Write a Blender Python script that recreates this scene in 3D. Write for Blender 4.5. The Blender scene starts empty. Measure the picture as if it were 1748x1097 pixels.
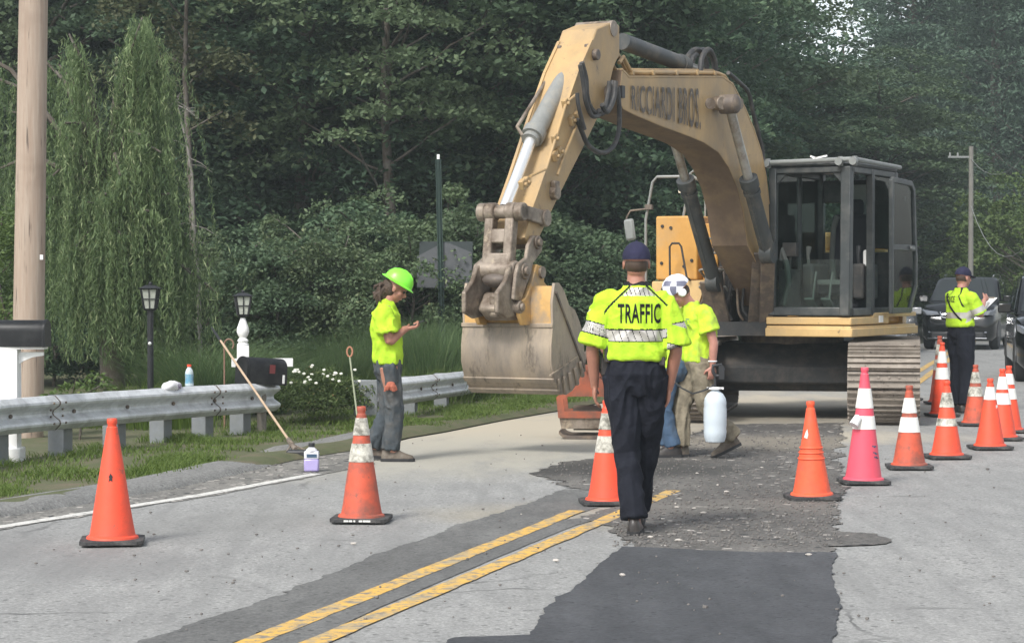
import bpy, bmesh, math, random
import numpy as np
from mathutils import Vector, Matrix, noise
from mathutils.bvhtree import BVHTree
R = math.radians
SC = bpy.context.scene
COL = SC.collection

# ------------------------------------------------------------------ camera, world, sun
CAMH = 1.55
FPX, CPX, CPY, HORIZON = 3740.0, 874.0, 548.5, 490.0       # photo pixels
PITCH = math.atan((CPY - HORIZON) / FPX)
cam = bpy.data.cameras.new('camera')
camo = bpy.data.objects.new('camera', cam); COL.objects.link(camo)
camo.location = (0, 0, CAMH); camo.rotation_euler = (R(90) - PITCH, 0, 0)
cam.sensor_width = 36; cam.lens = FPX / 1748 * 36
cam.clip_start = 0.3; cam.clip_end = 2000
SC.camera = camo

SUN_EL, SUN_AZ = R(46), R(212)          # azimuth measured clockwise from +Y
w = bpy.data.worlds.new('World'); SC.world = w; w.use_nodes = True
nt = w.node_tree; nt.nodes.clear()
out = nt.nodes.new('ShaderNodeOutputWorld'); bg = nt.nodes.new('ShaderNodeBackground')
sky = nt.nodes.new('ShaderNodeTexSky'); sky.sky_type = 'NISHITA'; sky.sun_disc = False
sky.sun_elevation = SUN_EL; sky.sun_rotation = SUN_AZ
sky.air_density = 1.0; sky.dust_density = 2.0; sky.ozone_density = 1.0
hsv = nt.nodes.new('ShaderNodeHueSaturation'); hsv.inputs['Saturation'].default_value = 0.35   # overcast: milky sky
bg.inputs['Strength'].default_value = 0.14
nt.links.new(sky.outputs[0], hsv.inputs['Color']); nt.links.new(hsv.outputs[0], bg.inputs[0]); nt.links.new(bg.outputs[0], out.inputs[0])
sl = bpy.data.lights.new('sun', 'SUN'); sl.energy = 1.9; sl.angle = R(15); sl.color = (1, .97, .93)
so = bpy.data.objects.new('sun', sl); COL.objects.link(so)
sd = Vector((math.sin(SUN_AZ) * math.cos(SUN_EL), math.cos(SUN_AZ) * math.cos(SUN_EL), math.sin(SUN_EL)))
so.rotation_euler = sd.to_track_quat('Z', 'Y').to_euler(); so.location = sd * 50
SC.view_settings.view_transform = 'Standard'; SC.view_settings.look = 'None'
SC.view_settings.exposure = 0.93; SC.view_settings.gamma = 1

# ------------------------------------------------------------------ pixel helpers (photo pixels -> places in the world)
_cp, _sp = math.cos(PITCH), math.sin(PITCH)
def ray(px, py):
    u = (px - CPX) / FPX; v = (CPY - py) / FPX
    return Vector((u, _cp + v * _sp, -_sp + v * _cp))
def G(px, py, z=0.0):
    r = ray(px, py); t = (z - CAMH) / r.z
    return Vector((0, 0, CAMH)) + r * t
def D(px, py, Y):
    r = ray(px, py); return Vector((0, 0, CAMH)) + r * (Y / r.y)

# ------------------------------------------------------------------ object helpers
def tag(o, label=None, cat=None, group=None, kind=None):
    if label: o['label'] = label
    if cat: o['category'] = cat
    if group: o['group'] = group
    if kind: o['kind'] = kind
    return o
def empty(name, loc=(0, 0, 0), rz=0.0, label=None, cat=None, group=None, parent=None):
    o = bpy.data.objects.new(name, None); COL.objects.link(o)
    o.location = loc; o.rotation_euler = (0, 0, rz); o.empty_display_size = .2
    if parent: o.parent = parent
    return tag(o, label, cat, group)
def copy_tree(o, parent=None):
    c = o.copy(); COL.objects.link(c)
    if parent: c.parent = parent
    for ch in list(o.children): copy_tree(ch, c)
    return c
def smooth_angle(me, ang=35):
    me.polygons.foreach_set('use_smooth', [True] * len(me.polygons))
    me.set_sharp_from_angle(angle=R(ang))

class MB:
    def __init__(s): s.v = []; s.f = []; s.m = []; s.mi = 0
    def add(s, vs, fs):
        b = len(s.v); s.v += [Vector(v) for v in vs]
        for f in fs: s.f.append([b + i for i in f]); s.m.append(s.mi)
        return s
    def box(s, c, size, rot=None, taper=None):
        hx, hy, hz = size[0] / 2, size[1] / 2, size[2] / 2
        tx, ty = taper if taper else (1, 1)
        vs = [Vector((x * hx * (tx if z > 0 else 1), y * hy * (ty if z > 0 else 1), z * hz)) for z in (-1, 1) for x, y in ((-1, -1), (1, -1), (1, 1), (-1, 1))]
        if rot is not None:
            M = rot if isinstance(rot, Matrix) else Matrix.Rotation(rot, 3, 'Z')
            vs = [M @ v for v in vs]
        c = Vector(c)
        return s.add([v + c for v in vs], [(3, 2, 1, 0), (4, 5, 6, 7), (0, 1, 5, 4), (1, 2, 6, 5), (2, 3, 7, 6), (3, 0, 4, 7)])
    def span(s, a, b):
        a = Vector(a); b = Vector(b)
        return s.box((a + b) / 2, [abs(q) for q in (b - a)])
    def bar(s, a, b, w, h, up=(0, 0, 1)):
        a = Vector(a); b = Vector(b); d = (b - a); L = d.length; d.normalize()
        u = Vector(up); sd_ = d.cross(u)
        if sd_.length < 1e-4: sd_ = d.cross(Vector((1, 0, 0)))
        sd_.normalize(); u = sd_.cross(d)
        M = Matrix((d, sd_, u)).transposed()
        return s.box((a + b) / 2, (L, w, h), M)
    def rings(s, rr, cap=True, closed=True):
        n = len(rr[0]); vs = [p for r_ in rr for p in r_]; fs = []
        for k in range(len(rr) - 1):
            for i in range(n if closed else n - 1):
                j = (i + 1) % n
                fs.append((k * n + i, k * n + j, (k + 1) * n + j, (k + 1) * n + i))
        if cap:
            fs.append(tuple(range(n - 1, -1, -1))); fs.append(tuple(range((len(rr) - 1) * n, len(rr) * n)))
        return s.add(vs, fs)
    def tube(s, pts, rad, seg=10, cap=True, flat=1.0):
        pts = [Vector(p) for p in pts]; n = len(pts)
        rads = rad if isinstance(rad, (list, tuple)) else [rad] * n
        T = []
        for i in range(n):
            t = (pts[min(i + 1, n - 1)] - pts[max(i - 1, 0)]); T.append(t.normalized())
        a = Vector((0, 0, 1)) if abs(T[0].z) < .9 else Vector((1, 0, 0))
        u = (a - T[0] * a.dot(T[0])).normalized(); rr = []
        for i in range(n):
            u = (u - T[i] * u.dot(T[i])).normalized(); w_ = T[i].cross(u)
            rr.append([pts[i] + (u * math.cos(q) * flat + w_ * math.sin(q)) * rads[i] for q in [2 * math.pi * k / seg for k in range(seg)]])
        return s.rings(rr, cap)
    def cyl(s, a, b, r, r2=None, seg=20):
        return s.tube([a, b], [r, r if r2 is None else r2], seg)
    def lathe(s, prof, c=(0, 0, 0), seg=24, cap=True):
        c = Vector(c)
        return s.rings([[c + Vector((r * math.cos(q), r * math.sin(q), z)) for q in [2 * math.pi * k / seg for k in range(seg)]] for r, z in prof], cap)
    def prism(s, poly, y0, y1):
        """polygon in (x,z), extruded along y"""
        n = len(poly); vs = [(x, y0, z) for x, z in poly] + [(x, y1, z) for x, z in poly]
        fs = [tuple(range(n)), tuple(range(2 * n - 1, n - 1, -1))] + [(i, i + n, (i + 1) % n + n, (i + 1) % n) for i in range(n)]
        return s.add(vs, fs)
    def prismz(s, poly, z0, z1):
        n = len(poly); vs = [(p[0], p[1], z0) for p in poly] + [(p[0], p[1], z1) for p in poly]
        fs = [tuple(range(n - 1, -1, -1)), tuple(range(n, 2 * n))] + [(i, (i + 1) % n, (i + 1) % n + n, i + n) for i in range(n)]
        return s.add(vs, fs)
    def ball(s, c, r, seg=14, rn=9, M=None):
        r = (r, r, r) if not isinstance(r, (tuple, list)) else r; c = Vector(c); rr = []
        for k in range(rn + 1):
            a = -math.pi / 2 + math.pi * k / rn; a = max(min(a, 1.5), -1.5)
            ring = [Vector((math.cos(a) * math.cos(q) * r[0], math.cos(a) * math.sin(q) * r[1], math.sin(a) * r[2])) for q in [2 * math.pi * j / seg for j in range(seg)]]
            rr.append([c + (M @ p if M else p) for p in ring])
        return s.rings(rr)
    def xform(s, M, start=0):
        for i in range(start, len(s.v)): s.v[i] = M @ s.v[i]
        return s
    def build(s, name, mats, parent=None, bevel=0, smooth=35, recalc=True, label=None):
        me = bpy.data.meshes.new(name); me.from_pydata([tuple(v) for v in s.v], [], s.f)
        mats = mats if isinstance(mats, (list, tuple)) else [mats]
        for m in mats: me.materials.append(m)
        if any(s.m): me.polygons.foreach_set('material_index', s.m)
        if recalc:
            bm = bmesh.new(); bm.from_mesh(me); bmesh.ops.recalc_face_normals(bm, faces=bm.faces); bm.to_mesh(me); bm.free()
        if smooth: smooth_angle(me, smooth)
        me.update()
        o = bpy.data.objects.new(name, me); COL.objects.link(o)
        if parent: o.parent = parent
        if label: o['label'] = label
        if bevel:
            b = o.modifiers.new('b', 'BEVEL'); b.width = bevel; b.segments = 2; b.limit_method = 'ANGLE'; b.angle_limit = R(40)
            b.harden_normals = False
        return o

# ------------------------------------------------------------------ materials
def N(nt, t, **kw):
    n = nt.nodes.new(t)
    for k, v in kw.items():
        if k in n.inputs: n.inputs[k].default_value = v
        else: setattr(n, k, v)
    return n
def ramp(nt, a, b, fac):
    r = nt.nodes.new('ShaderNodeMapRange'); r.inputs['From Min'].default_value = a; r.inputs['From Max'].default_value = b
    nt.links.new(fac, r.inputs['Value']); return r.outputs[0]
def mixc(nt, fac, a, b, mode='MIX'):
    m = nt.nodes.new('ShaderNodeMix'); m.data_type = 'RGBA'; m.blend_type = mode
    for sock, v in ((m.inputs['Factor'], fac), (m.inputs['A'], a), (m.inputs['B'], b)):
        pass
    fs = [i for i in m.inputs if i.name == 'Factor' and i.type == 'VALUE'][0]
    As = [i for i in m.inputs if i.name == 'A' and i.type == 'RGBA'][0]; Bs = [i for i in m.inputs if i.name == 'B' and i.type == 'RGBA'][0]
    for sock, v in ((fs, fac), (As, a), (Bs, b)):
        if isinstance(v, bpy.types.NodeSocket): nt.links.new(v, sock)
        elif isinstance(v, (int, float)): sock.default_value = v
        else: sock.default_value = (*v[:3], 1)
    return [o_ for o_ in m.outputs if o_.type == 'RGBA'][0]
def newmat(name):
    m = bpy.data.materials.new(name); m.use_nodes = True
    return m, m.node_tree, m.node_tree.nodes['Principled BSDF']
def coords(nt, obj=True, scale=None):
    c = nt.nodes.new('ShaderNodeTexCoord') if obj else nt.nodes.new('ShaderNodeNewGeometry')
    o = c.outputs['Object'] if obj else c.outputs['Position']
    if scale:
        mp = nt.nodes.new('ShaderNodeMapping'); mp.inputs['Scale'].default_value = scale
        nt.links.new(o, mp.inputs['Vector']); o = mp.outputs[0]
    return o
def noise_n(nt, vec, scale, detail=4, rough=.6):
    n = nt.nodes.new('ShaderNodeTexNoise'); n.inputs['Scale'].default_value = scale; n.inputs['Detail'].default_value = detail
    n.inputs['Roughness'].default_value = rough; nt.links.new(vec, n.inputs['Vector']); return n.outputs['Fac']
def bump(nt, bs, h, strength=.3, dist=.01):
    b = nt.nodes.new('ShaderNodeBump'); b.inputs['Strength'].default_value = strength; b.inputs['Distance'].default_value = dist
    nt.links.new(h, b.inputs['Height']); nt.links.new(b.outputs[0], bs.inputs['Normal'])
def mat(name, col, rough=.6, metal=0, dirt=None, dscale=4, dlo=.45, dhi=.7, var=.12, bmp=0, bscale=60, bdist=.004, spec=None, world=False, stretch=None, dirt2=None, d2=(.55, .7, 12)):
    """base colour with value variation, an irregular dirt layer and bump"""
    m, nt, bs = newmat(name); v = coords(nt, not world, stretch)
    c = tuple(col)
    if var:
        n1 = noise_n(nt, v, dscale * 2.3, 5, .65); f = ramp(nt, .3, .7, n1)
        c = mixc(nt, f, tuple(q * (1 - var) for q in col), tuple(min(1, q * (1 + var)) for q in col))
    if dirt:
        n2 = noise_n(nt, v, dscale, 6, .7); c = mixc(nt, ramp(nt, dlo, dhi, n2), c, dirt)
    if dirt2:
        n3 = noise_n(nt, v, d2[2], 6, .75); c = mixc(nt, ramp(nt, d2[0], d2[1], n3), c, dirt2)
    if isinstance(c, tuple): bs.inputs['Base Color'].default_value = (*c[:3], 1)
    else: nt.links.new(c, bs.inputs['Base Color'])
    bs.inputs['Roughness'].default_value = rough; bs.inputs['Metallic'].default_value = metal
    if spec is not None: bs.inputs['Specular IOR Level'].default_value = spec
    if bmp: bump(nt, bs, noise_n(nt, v, bscale, 5, .6), bmp, bdist)
    return m
M = {}
TAN = (.30, .25, .18)
M['cat'] = mat('machine_yellow_faded', (.54, .36, .15), .5, dirt=(.36, .27, .16), dscale=1.6, dlo=.42, dhi=.75, dirt2=(.12, .08, .05), d2=(.62, .72, 9), bmp=.08)
M['catp'] = mat('boom_paint_bleached', (.43, .285, .125), .55, dirt=(.26, .195, .12), dscale=1.6, dlo=.38, dhi=.72, dirt2=(.17, .125, .085), d2=(.60, .72, 9), bmp=.15, bscale=30, stretch=(1, 1, .6))
M['catd'] = mat('boom_underside_brown', (.13, .09, .06), .8, dirt=(.2, .14, .08), dscale=3, bmp=.3, bscale=20)
M['cats'] = mat('machine_yellow_deep', (.52, .27, .06), .5, dirt=(.42, .27, .12), dscale=2.0, dlo=.5, dhi=.8, dirt2=(.10, .06, .04), d2=(.68, .74, 8))
M['steel'] = mat('bare_worn_steel', (.27, .225, .18), .5, .3, dirt=(.11, .08, .055), dscale=4, dlo=.42, dhi=.62, dirt2=(.40, .33, .24), d2=(.56, .72, 7), bmp=.25, bscale=25)
M['steeld'] = mat('greasy_steel', (.11, .09, .075), .6, .2, dirt=(.25, .19, .13), dscale=6, dlo=.45, dhi=.7, bmp=.3, bscale=30)
M['track'] = mat('track_steel', (.21, .18, .15), .6, .2, dirt=(.33, .29, .24), dscale=4, dlo=.4, dhi=.7, dirt2=(.05, .04, .035), d2=(.58, .68, 14), bmp=.3, bscale=40)
M['barrel'] = mat('cylinder_barrel_grey', (.23, .235, .22), .5, .1, dirt=(.33, .29, .22), dscale=5, dlo=.5, dhi=.8)
M['barreld'] = mat('cylinder_barrel_dark', (.045, .05, .05), .55, 0, dirt=(.16, .14, .11), dscale=4, dlo=.5, dhi=.8)
M['chrome'] = mat('chrome_rod', (.82, .82, .80), .25, .7, var=.03)
M['rodgrey'] = mat('rod_grey', (.35, .34, .31), .4, .5, dirt=(.2, .16, .12), dscale=6)
M['hose'] = mat('rubber_hose', (.035, .035, .035), .6, dirt=(.12, .105, .085), dscale=8, dlo=.5, dhi=.8)
M['cabf'] = mat('cab_frame_grey', (.030, .036, .037), .5, 0, dirt=(.10, .10, .09), dscale=4, dlo=.45, dhi=.8)
M['black'] = mat('black_plastic', (.018, .019, .021), .5, var=.1)
M['dark'] = mat('dark_interior', (.025, .026, .026), .8, dirt=(.07, .06, .05), dscale=4)
M['seat'] = mat('seat_fabric_black', (.012, .013, .018), .9)
M['grey'] = mat('grey_plastic', (.20, .21, .20), .6)
M['dimgrey'] = mat('dusty_grey_trim', (.09, .095, .085), .8)
M['white'] = mat('white_paint', (.78, .78, .76), .55, dirt=(.55, .53, .48), dscale=3, dlo=.55, dhi=.8, var=.04)
M['galv'] = mat('galvanised_steel', (.60, .62, .63), .42, .12, dirt=(.36, .37, .37), dscale=5, dlo=.45, dhi=.7, bmp=.05)
M['galvp'] = mat('galvanised_post', (.19, .205, .215), .6, .2, dirt=(.2, .21, .2), dscale=7, dlo=.4, dhi=.75)
def glass(name, tint=(.75, .85, .82), rough=.03, alpha=.75, dirt=.2):
    m, nt, bs = newmat(name); nt.nodes.remove(bs); o = nt.nodes['Material Output']
    tr = N(nt, 'ShaderNodeBsdfTransparent'); tr.inputs[0].default_value = (*tint, 1)
    gl = N(nt, 'ShaderNodeBsdfGlossy'); gl.inputs['Roughness'].default_value = rough
    di = N(nt, 'ShaderNodeBsdfDiffuse'); di.inputs[0].default_value = (.35, .36, .33, 1)
    fr = N(nt, 'ShaderNodeFresnel'); fr.inputs[0].default_value = 1.17
    a = N(nt, 'ShaderNodeMixShader'); nt.links.new(fr.outputs[0], a.inputs[0]); nt.links.new(tr.outputs[0], a.inputs[1]); nt.links.new(gl.outputs[0], a.inputs[2])
    b = N(nt, 'ShaderNodeMixShader'); n2 = noise_n(nt, coords(nt), 3, 5); f = nt.nodes.new('ShaderNodeMath'); f.operation = 'MULTIPLY'
    nt.links.new(ramp(nt, .3, .8, n2), f.inputs[0]); f.inputs[1].default_value = dirt
    nt.links.new(f.outputs[0], b.inputs[0]); nt.links.new(a.outputs[0], b.inputs[1]); nt.links.new(di.outputs[0], b.inputs[2])
    nt.links.new(b.outputs[0], o.inputs[0]); return m
M['glass'] = glass('cab_glass', dirt=.05)
def shinyglass(name, col=(.02, .025, .025)):
    m, nt, bs = newmat(name); bs.inputs['Base Color'].default_value = (*col, 1); bs.inputs['Roughness'].default_value = .03
    bs.inputs['Specular IOR Level'].default_value = .45; bs.inputs['Coat Weight'].default_value = .3; return m
M['carglass'] = shinyglass('car_glass')
M['rubber'] = mat('tyre_rubber', (.02, .02, .021), .8, bmp=.1)
M['orange'] = mat('cone_orange', (.78, .075, .028), .55, dirt=(.52, .07, .035), dscale=4, dlo=.42, dhi=.70, var=.08, dirt2=(.22, .08, .05), d2=(.60, .70, 13))
M['oranged'] = mat('cone_orange_faded', (.52, .085, .04), .65, dirt=(.25, .075, .05), dscale=5, dlo=.42, dhi=.62, dirt2=(.13, .07, .05), d2=(.60, .70, 11))
M['orangel'] = mat('cone_orange_scuffed', (.78, .10, .035), .6, dirt=(.48, .09, .05), dscale=8, dlo=.5, dhi=.7, dirt2=(.16, .08, .05), d2=(.66, .74, 16))
M['pink'] = mat('cone_pink', (.66, .075, .115), .55, dirt=(.62, .08, .12), dscale=3, var=.05)
M['conebase'] = mat('cone_black_rubber', (.025, .025, .026), .75, dirt=(.09, .085, .08), dscale=14)
M['collar'] = mat('cone_reflective_white', (.74, .73, .68), .45, dirt=(.5, .48, .4), dscale=8, dlo=.55, dhi=.75, var=.04)
M['collard'] = mat('cone_reflective_dirty', (.62, .60, .52), .6, dirt=(.13, .125, .10), dscale=9, dlo=.42, dhi=.62)
# ------------------------------------------------------------------ ground, road, kerbs, markings
def asphalt(name, col, col2, agg=1.0, dust=None, bmpk=.35, stones=0.0, cracks=False):
    m, nt, bs = newmat(name); P = coords(nt, False)
    big = noise_n(nt, P, .45, 5, .55); fine = noise_n(nt, P, 55, 3, .7); mid = noise_n(nt, coords(nt, False, (1.6, .45, 1)), 3.2, 6, .65)
    c = mixc(nt, ramp(nt, .3, .7, big), col, col2)
    c = mixc(nt, ramp(nt, .35, .75, mid), c, tuple(q * .80 for q in col))
    lo = mixc(nt, ramp(nt, .25, .75, fine), (.52, .52, .52), (1.4, 1.4, 1.4)); c = mixc(nt, .8 * agg, c, lo, 'MULTIPLY')
    g2 = noise_n(nt, P, 24, 4, .8); c = mixc(nt, .7 * agg, c, mixc(nt, ramp(nt, .3, .7, g2), (.62, .62, .62), (1.28, 1.28, 1.28)), 'MULTIPLY')
    spk = nt.nodes.new('ShaderNodeTexVoronoi'); spk.inputs['Scale'].default_value = 45; nt.links.new(P, spk.inputs['Vector'])
    ssp = nt.nodes.new('ShaderNodeSeparateColor'); nt.links.new(spk.outputs['Color'], ssp.inputs[0]); c = mixc(nt, ramp(nt, .965, .98, ssp.outputs[2]), c, tuple(q * .5 for q in col))
    if cracks:
        dv = nt.nodes.new('ShaderNodeVectorMath'); dv.operation = 'MULTIPLY_ADD'; nn_ = nt.nodes.new('ShaderNodeTexNoise'); nn_.inputs['Scale'].default_value = 1.4; nn_.inputs['Detail'].default_value = 6; nt.links.new(P, nn_.inputs['Vector'])
        nt.links.new(nn_.outputs['Color'], dv.inputs[0]); dv.inputs[1].default_value = (.9, .9, 0); nt.links.new(P, dv.inputs[2])
        cv = nt.nodes.new('ShaderNodeTexVoronoi'); cv.feature = 'DISTANCE_TO_EDGE'; cv.inputs['Scale'].default_value = .42; nt.links.new(dv.outputs[0], cv.inputs['Vector'])
        msk = ramp(nt, .5, .62, noise_n(nt, P, .55, 3)); cr_ = ramp(nt, .010, .004, cv.outputs['Distance']); mm = nt.nodes.new('ShaderNodeMath'); mm.operation = 'MULTIPLY'; nt.links.new(msk, mm.inputs[0]); nt.links.new(cr_, mm.inputs[1])
        c = mixc(nt, mm.outputs[0], c, tuple(q * .38 for q in col))
        # rubber streaks along the lane and oil spots
        mp = nt.nodes.new('ShaderNodeMapping'); mp.inputs['Rotation'].default_value = (0, 0, R(16)); mp.inputs['Scale'].default_value = (2.2, .16, 1); nt.links.new(P, mp.inputs['Vector'])
        c = mixc(nt, ramp(nt, .50, .74, noise_n(nt, mp.outputs[0], 1.1, 6, .7)), c, tuple(q * .66 for q in col))
        c = mixc(nt, ramp(nt, .70, .78, noise_n(nt, P, 3.3, 4, .55)), c, tuple(q * .45 for q in col))
    vo = nt.nodes.new('ShaderNodeTexVoronoi'); vo.inputs['Scale'].default_value = 38; nt.links.new(P, vo.inputs['Vector'])
    if stones:
        vs_ = nt.nodes.new('ShaderNodeTexVoronoi'); vs_.inputs['Scale'].default_value = 22; nt.links.new(P, vs_.inputs['Vector'])
        sep = nt.nodes.new('ShaderNodeSeparateColor'); nt.links.new(vs_.outputs['Color'], sep.inputs[0])
        c = mixc(nt, ramp(nt, 1 - stones, 1 - stones * .6, sep.outputs[0]), c, (.42, .39, .35))
        c = mixc(nt, ramp(nt, 1 - stones, 1 - stones * .6, sep.outputs[1]), c, (.03, .03, .03))
    if dust:
        for (cx, cy, rx, ry, a, dc, k) in dust:
            mp = nt.nodes.new('ShaderNodeMapping'); mp.vector_type = 'TEXTURE'
            mp.inputs['Location'].default_value = (cx, cy, 0); mp.inputs['Rotation'].default_value = (0, 0, a); mp.inputs['Scale'].default_value = (rx, ry, 1000)
            nt.links.new(P, mp.inputs['Vector'])
            gr = nt.nodes.new('ShaderNodeTexGradient'); gr.gradient_type = 'SPHERICAL'; nt.links.new(mp.outputs[0], gr.inputs[0])
            ns = noise_n(nt, coords(nt, False, (1, .35, 1)), 2.6, 7, .7)
            ad = nt.nodes.new('ShaderNodeMath'); ad.operation = 'MULTIPLY_ADD'; nt.links.new(ns, ad.inputs[0]); ad.inputs[1].default_value = 2.4; ad.inputs[2].default_value = -.2
            a2 = nt.nodes.new('ShaderNodeMath'); a2.operation = 'MULTIPLY'; nt.links.new(ad.outputs[0], a2.inputs[0]); nt.links.new(gr.outputs['Fac'], a2.inputs[1])
            f = ramp(nt, .12, .62, a2.outputs[0])
            mu = nt.nodes.new('ShaderNodeMath'); mu.operation = 'MULTIPLY'; nt.links.new(f, mu.inputs[0]); mu.inputs[1].default_value = k
            c = mixc(nt, mu.outputs[0], c, dc)
    nt.links.new(c, bs.inputs['Base Color']); bs.inputs['Roughness'].default_value = .85
    ad = nt.nodes.new('ShaderNodeMath'); ad.operation = 'ADD'; nt.links.new(fine, ad.inputs[0]); nt.links.new(vo.outputs['Distance'], ad.inputs[1])
    bump(nt, bs, ad.outputs[0], bmpk, .006)
    return m
def sheet(name, pts, z, m, jag=0.0, step=.12, seed=1, **tagkw):
    """flat sheet from ground points; its outline is broken up by jag metres"""
    rnd = random.Random(seed); P = []
    for i in range(len(pts)):
        a = Vector(pts[i][:2]); b = Vector(pts[(i + 1) % len(pts)][:2]); n = max(1, int((b - a).length / step)) if jag else 1
        n = min(n, 420)
        d = (b - a); nn = Vector((-d.y, d.x)).normalized() if d.length else Vector((0, 0))
        for k in range(n):
            q = a + d * (k / n)
            if jag and k: q = q + nn * ((noise.noise(Vector((q.x * 2.1, q.y * 1.2, seed))) * 1.3 + noise.noise(Vector((q.x * 7, q.y * 4, seed))) * .8 + noise.noise(Vector((q.x * 19, q.y * 13, seed))) * .5) * jag)
            P.append((q.x, q.y, z))
    bm = bmesh.new(); vs = [bm.verts.new(p) for p in P]; f = bm.faces.new(vs); bm.normal_update()
    if f.normal.z < 0: f.normal_flip()
    bmesh.ops.triangulate(bm, faces=[f]); me = bpy.data.meshes.new(name); bm.to_mesh(me); bm.free(); me.materials.append(m)
    o = bpy.data.objects.new(name, me); COL.objects.link(o); o['kind'] = 'structure'; return o

g_ground = mat('forest_floor', (.05, .055, .03), .95, dirt=(.09, .07, .045), dscale=.6, world=True, bmp=.5, bscale=8, bdist=.05)
sheet('ground', [(-500, -60), (500, -60), (500, 900), (-500, 900)], -0.02, g_ground)

DUST = (.42, .37, .28)
road_m = asphalt('old_asphalt', (.262, .262, .250), (.31, .308, .292), agg=1.15, cracks=True, dust=[
    (0.2, 24.0, 5.0, 4.4, R(-14), DUST, .95), (2.6, 28.5, 4.0, 6.0, R(-14), DUST, .85), (-1.0, 20.5, 3.4, 4.0, R(-18), (.36, .34, .28), .75),
    (2.9, 22.6, 2.6, 1.4, 0, DUST, .55), (-3.9, 13.0, 1.5, 1.6, R(-20), (.14, .14, .135), .7), (-2.6, 12.3, 1.4, 1.0, R(-20), (.15, .15, .145), .5), (-1.9, 14.4, .9, 1.6, R(-22), (.15, .15, .14), .4), (.45, 14.9, 1.5, 1.2, R(-18), (.33, .28, .18), .35)])
# left road edge (photo pixels), the verge hangs on it
EDGE = [G(*p) for p in ((-260, 925), (-100, 903), (0, 884), (150, 860), (300, 834), (440, 802), (505, 787), (560, 777), (620, 768), (700, 748), (760, 738), (860, 718), (960, 701), (1060, 682), (1200, 655), (1400, 618))]
EDGE = [Vector((p.x, p.y, 0)) for p in EDGE] 
rightfar = [(40, 60), (40, -5), (-6, -5), (-6.5, 8)]
far = EDGE[-1] + (EDGE[-1] - EDGE[-2]).normalized() * 90
sheet('road', [(p.x, p.y) for p in EDGE] + [(far.x, far.y), (far.x + 12, far.y - 4)] + [(26, 62), (21, 44), (14, 5), (14, -5), (-6, -5), (-7, 8)], 0.0, road_m)

seal_m = asphalt('sealed_strip_asphalt', (.105, .105, .10), (.175, .175, .165), agg=1.1)
mill_m = asphalt('milled_asphalt', (.085, .080, .073), (.175, .165, .148), agg=1.4, bmpk=1.0, stones=.03, dust=[(.9, 18.6, 1.9, 1.3, 0, (.040, .038, .035), .95), (2.5, 21.8, 2.6, 1.6, 0, (.25, .22, .17), .6), (1.6, 15.4, 1.6, .8, 0, (.16, .15, .13), .5)])
patch_m = asphalt('fresh_asphalt', (.040, .042, .046), (.078, .080, .085), agg=.8, bmpk=.3)
yel_m = mat('road_paint_yellow', (.60, .36, .07), .7, dirt=(.33, .27, .17), dscale=5, dlo=.47, dhi=.62, dirt2=(.17, .16, .14), d2=(.51, .60, 17), world=True)
wht_m = mat('road_paint_white', (.56, .55, .51), .7, dirt=(.38, .37, .34), dscale=5, dlo=.5, dhi=.72, dirt2=(.26, .25, .23), d2=(.54, .60, 22), world=True)
grav_m = asphalt('gravel_shoulder', (.16, .155, .14), (.27, .255, .225), agg=1.4, bmpk=1.0, stones=.07)

def gp(*pts): return [tuple(G(*p)[:2]) for p in pts]
sheet('tar_strip', gp((205, 1110), (480, 1010), (760, 905), (905, 857), (965, 835), (1060, 838), (1050, 858), (960, 885), (860, 920), (560, 1038), (365, 1110)), .004, seal_m, .05, .04, 3)
sheet('tar_strip', gp((390, 1110), (575, 1034), (850, 922), (950, 888), (1000, 884), (1050, 868), (1040, 880), (985, 896), (900, 930), (650, 1036), (490, 1110)), .0045, seal_m, .006, .10, 4)
sheet('milled_patch', gp((912, 800), (1000, 785), (1150, 752), (1240, 724), (1440, 722), (1436, 790), (1432, 860), (1430, 952), (1250, 950), (1062, 942), (1040, 905), (1010, 880), (1040, 845), (960, 828), (925, 815)), .006, mill_m, .11, .04, 5)
sheet('milled_patch', gp((1404, 906), (1500, 912), (1522, 922), (1500, 930), (1404, 934)), .0075, mill_m, .05, .05, 6)
sheet('asphalt_patch', gp((1060, 934), (1150, 938), (1300, 944), (1428, 944), (1427, 980), (1430, 1030), (1426, 1130), (740, 1130), (775, 1090), (905, 1085), (945, 1030), (1000, 985)), .008, patch_m, .028, .04, 7)
bead_m = asphalt('patch_seam', (.035, .036, .038), (.045, .046, .05), agg=.5)
M['seam'] = bead_m
def stripe(name, a, b, wdt, z, m, n=60, jag=.006, seed=1):
    a = Vector(a[:2]); b = Vector(b[:2]); d = (b - a).normalized(); nn = Vector((-d.y, d.x))
    rnd = random.Random(seed); L = []; Rr = []
    for i in range(n + 1):
        q = a.lerp(b, i / n); L.append(tuple(q + nn * (wdt / 2 + rnd.uniform(-jag, jag)))); Rr.append(tuple(q - nn * (wdt / 2 + rnd.uniform(-jag, jag))))
    vs = [(x, y, z) for x, y in L + Rr]; fs = [(i, i + n + 1, i + n + 2, i + 1) for i in range(n)]
    mb = MB(); mb.add(vs, fs); o = mb.build(name, m, smooth=0); o['kind'] = 'structure'; return o
Y1a, Y1b = G(395, 1110), G(985, 872); Y2a, Y2b = G(508, 1110), G(1150, 838)
y1 = stripe('yellow_line', Y1a + (Y1a - Y1b) * .3, Y1b, .115, .0068, yel_m, seed=2)
y2 = stripe('yellow_line', Y2a + (Y2a - Y2b) * .3, Y2b, .115, .0068, yel_m, seed=3)
dirY = (Y1b - Y1a).normalized()
qa, qb = G(1558, 640), G(1597, 616); stripe('yellow_line', qa + (qa - qb) * .6, qb + (qb - qa) * 6, .13, .0068, yel_m, seed=4)
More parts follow.
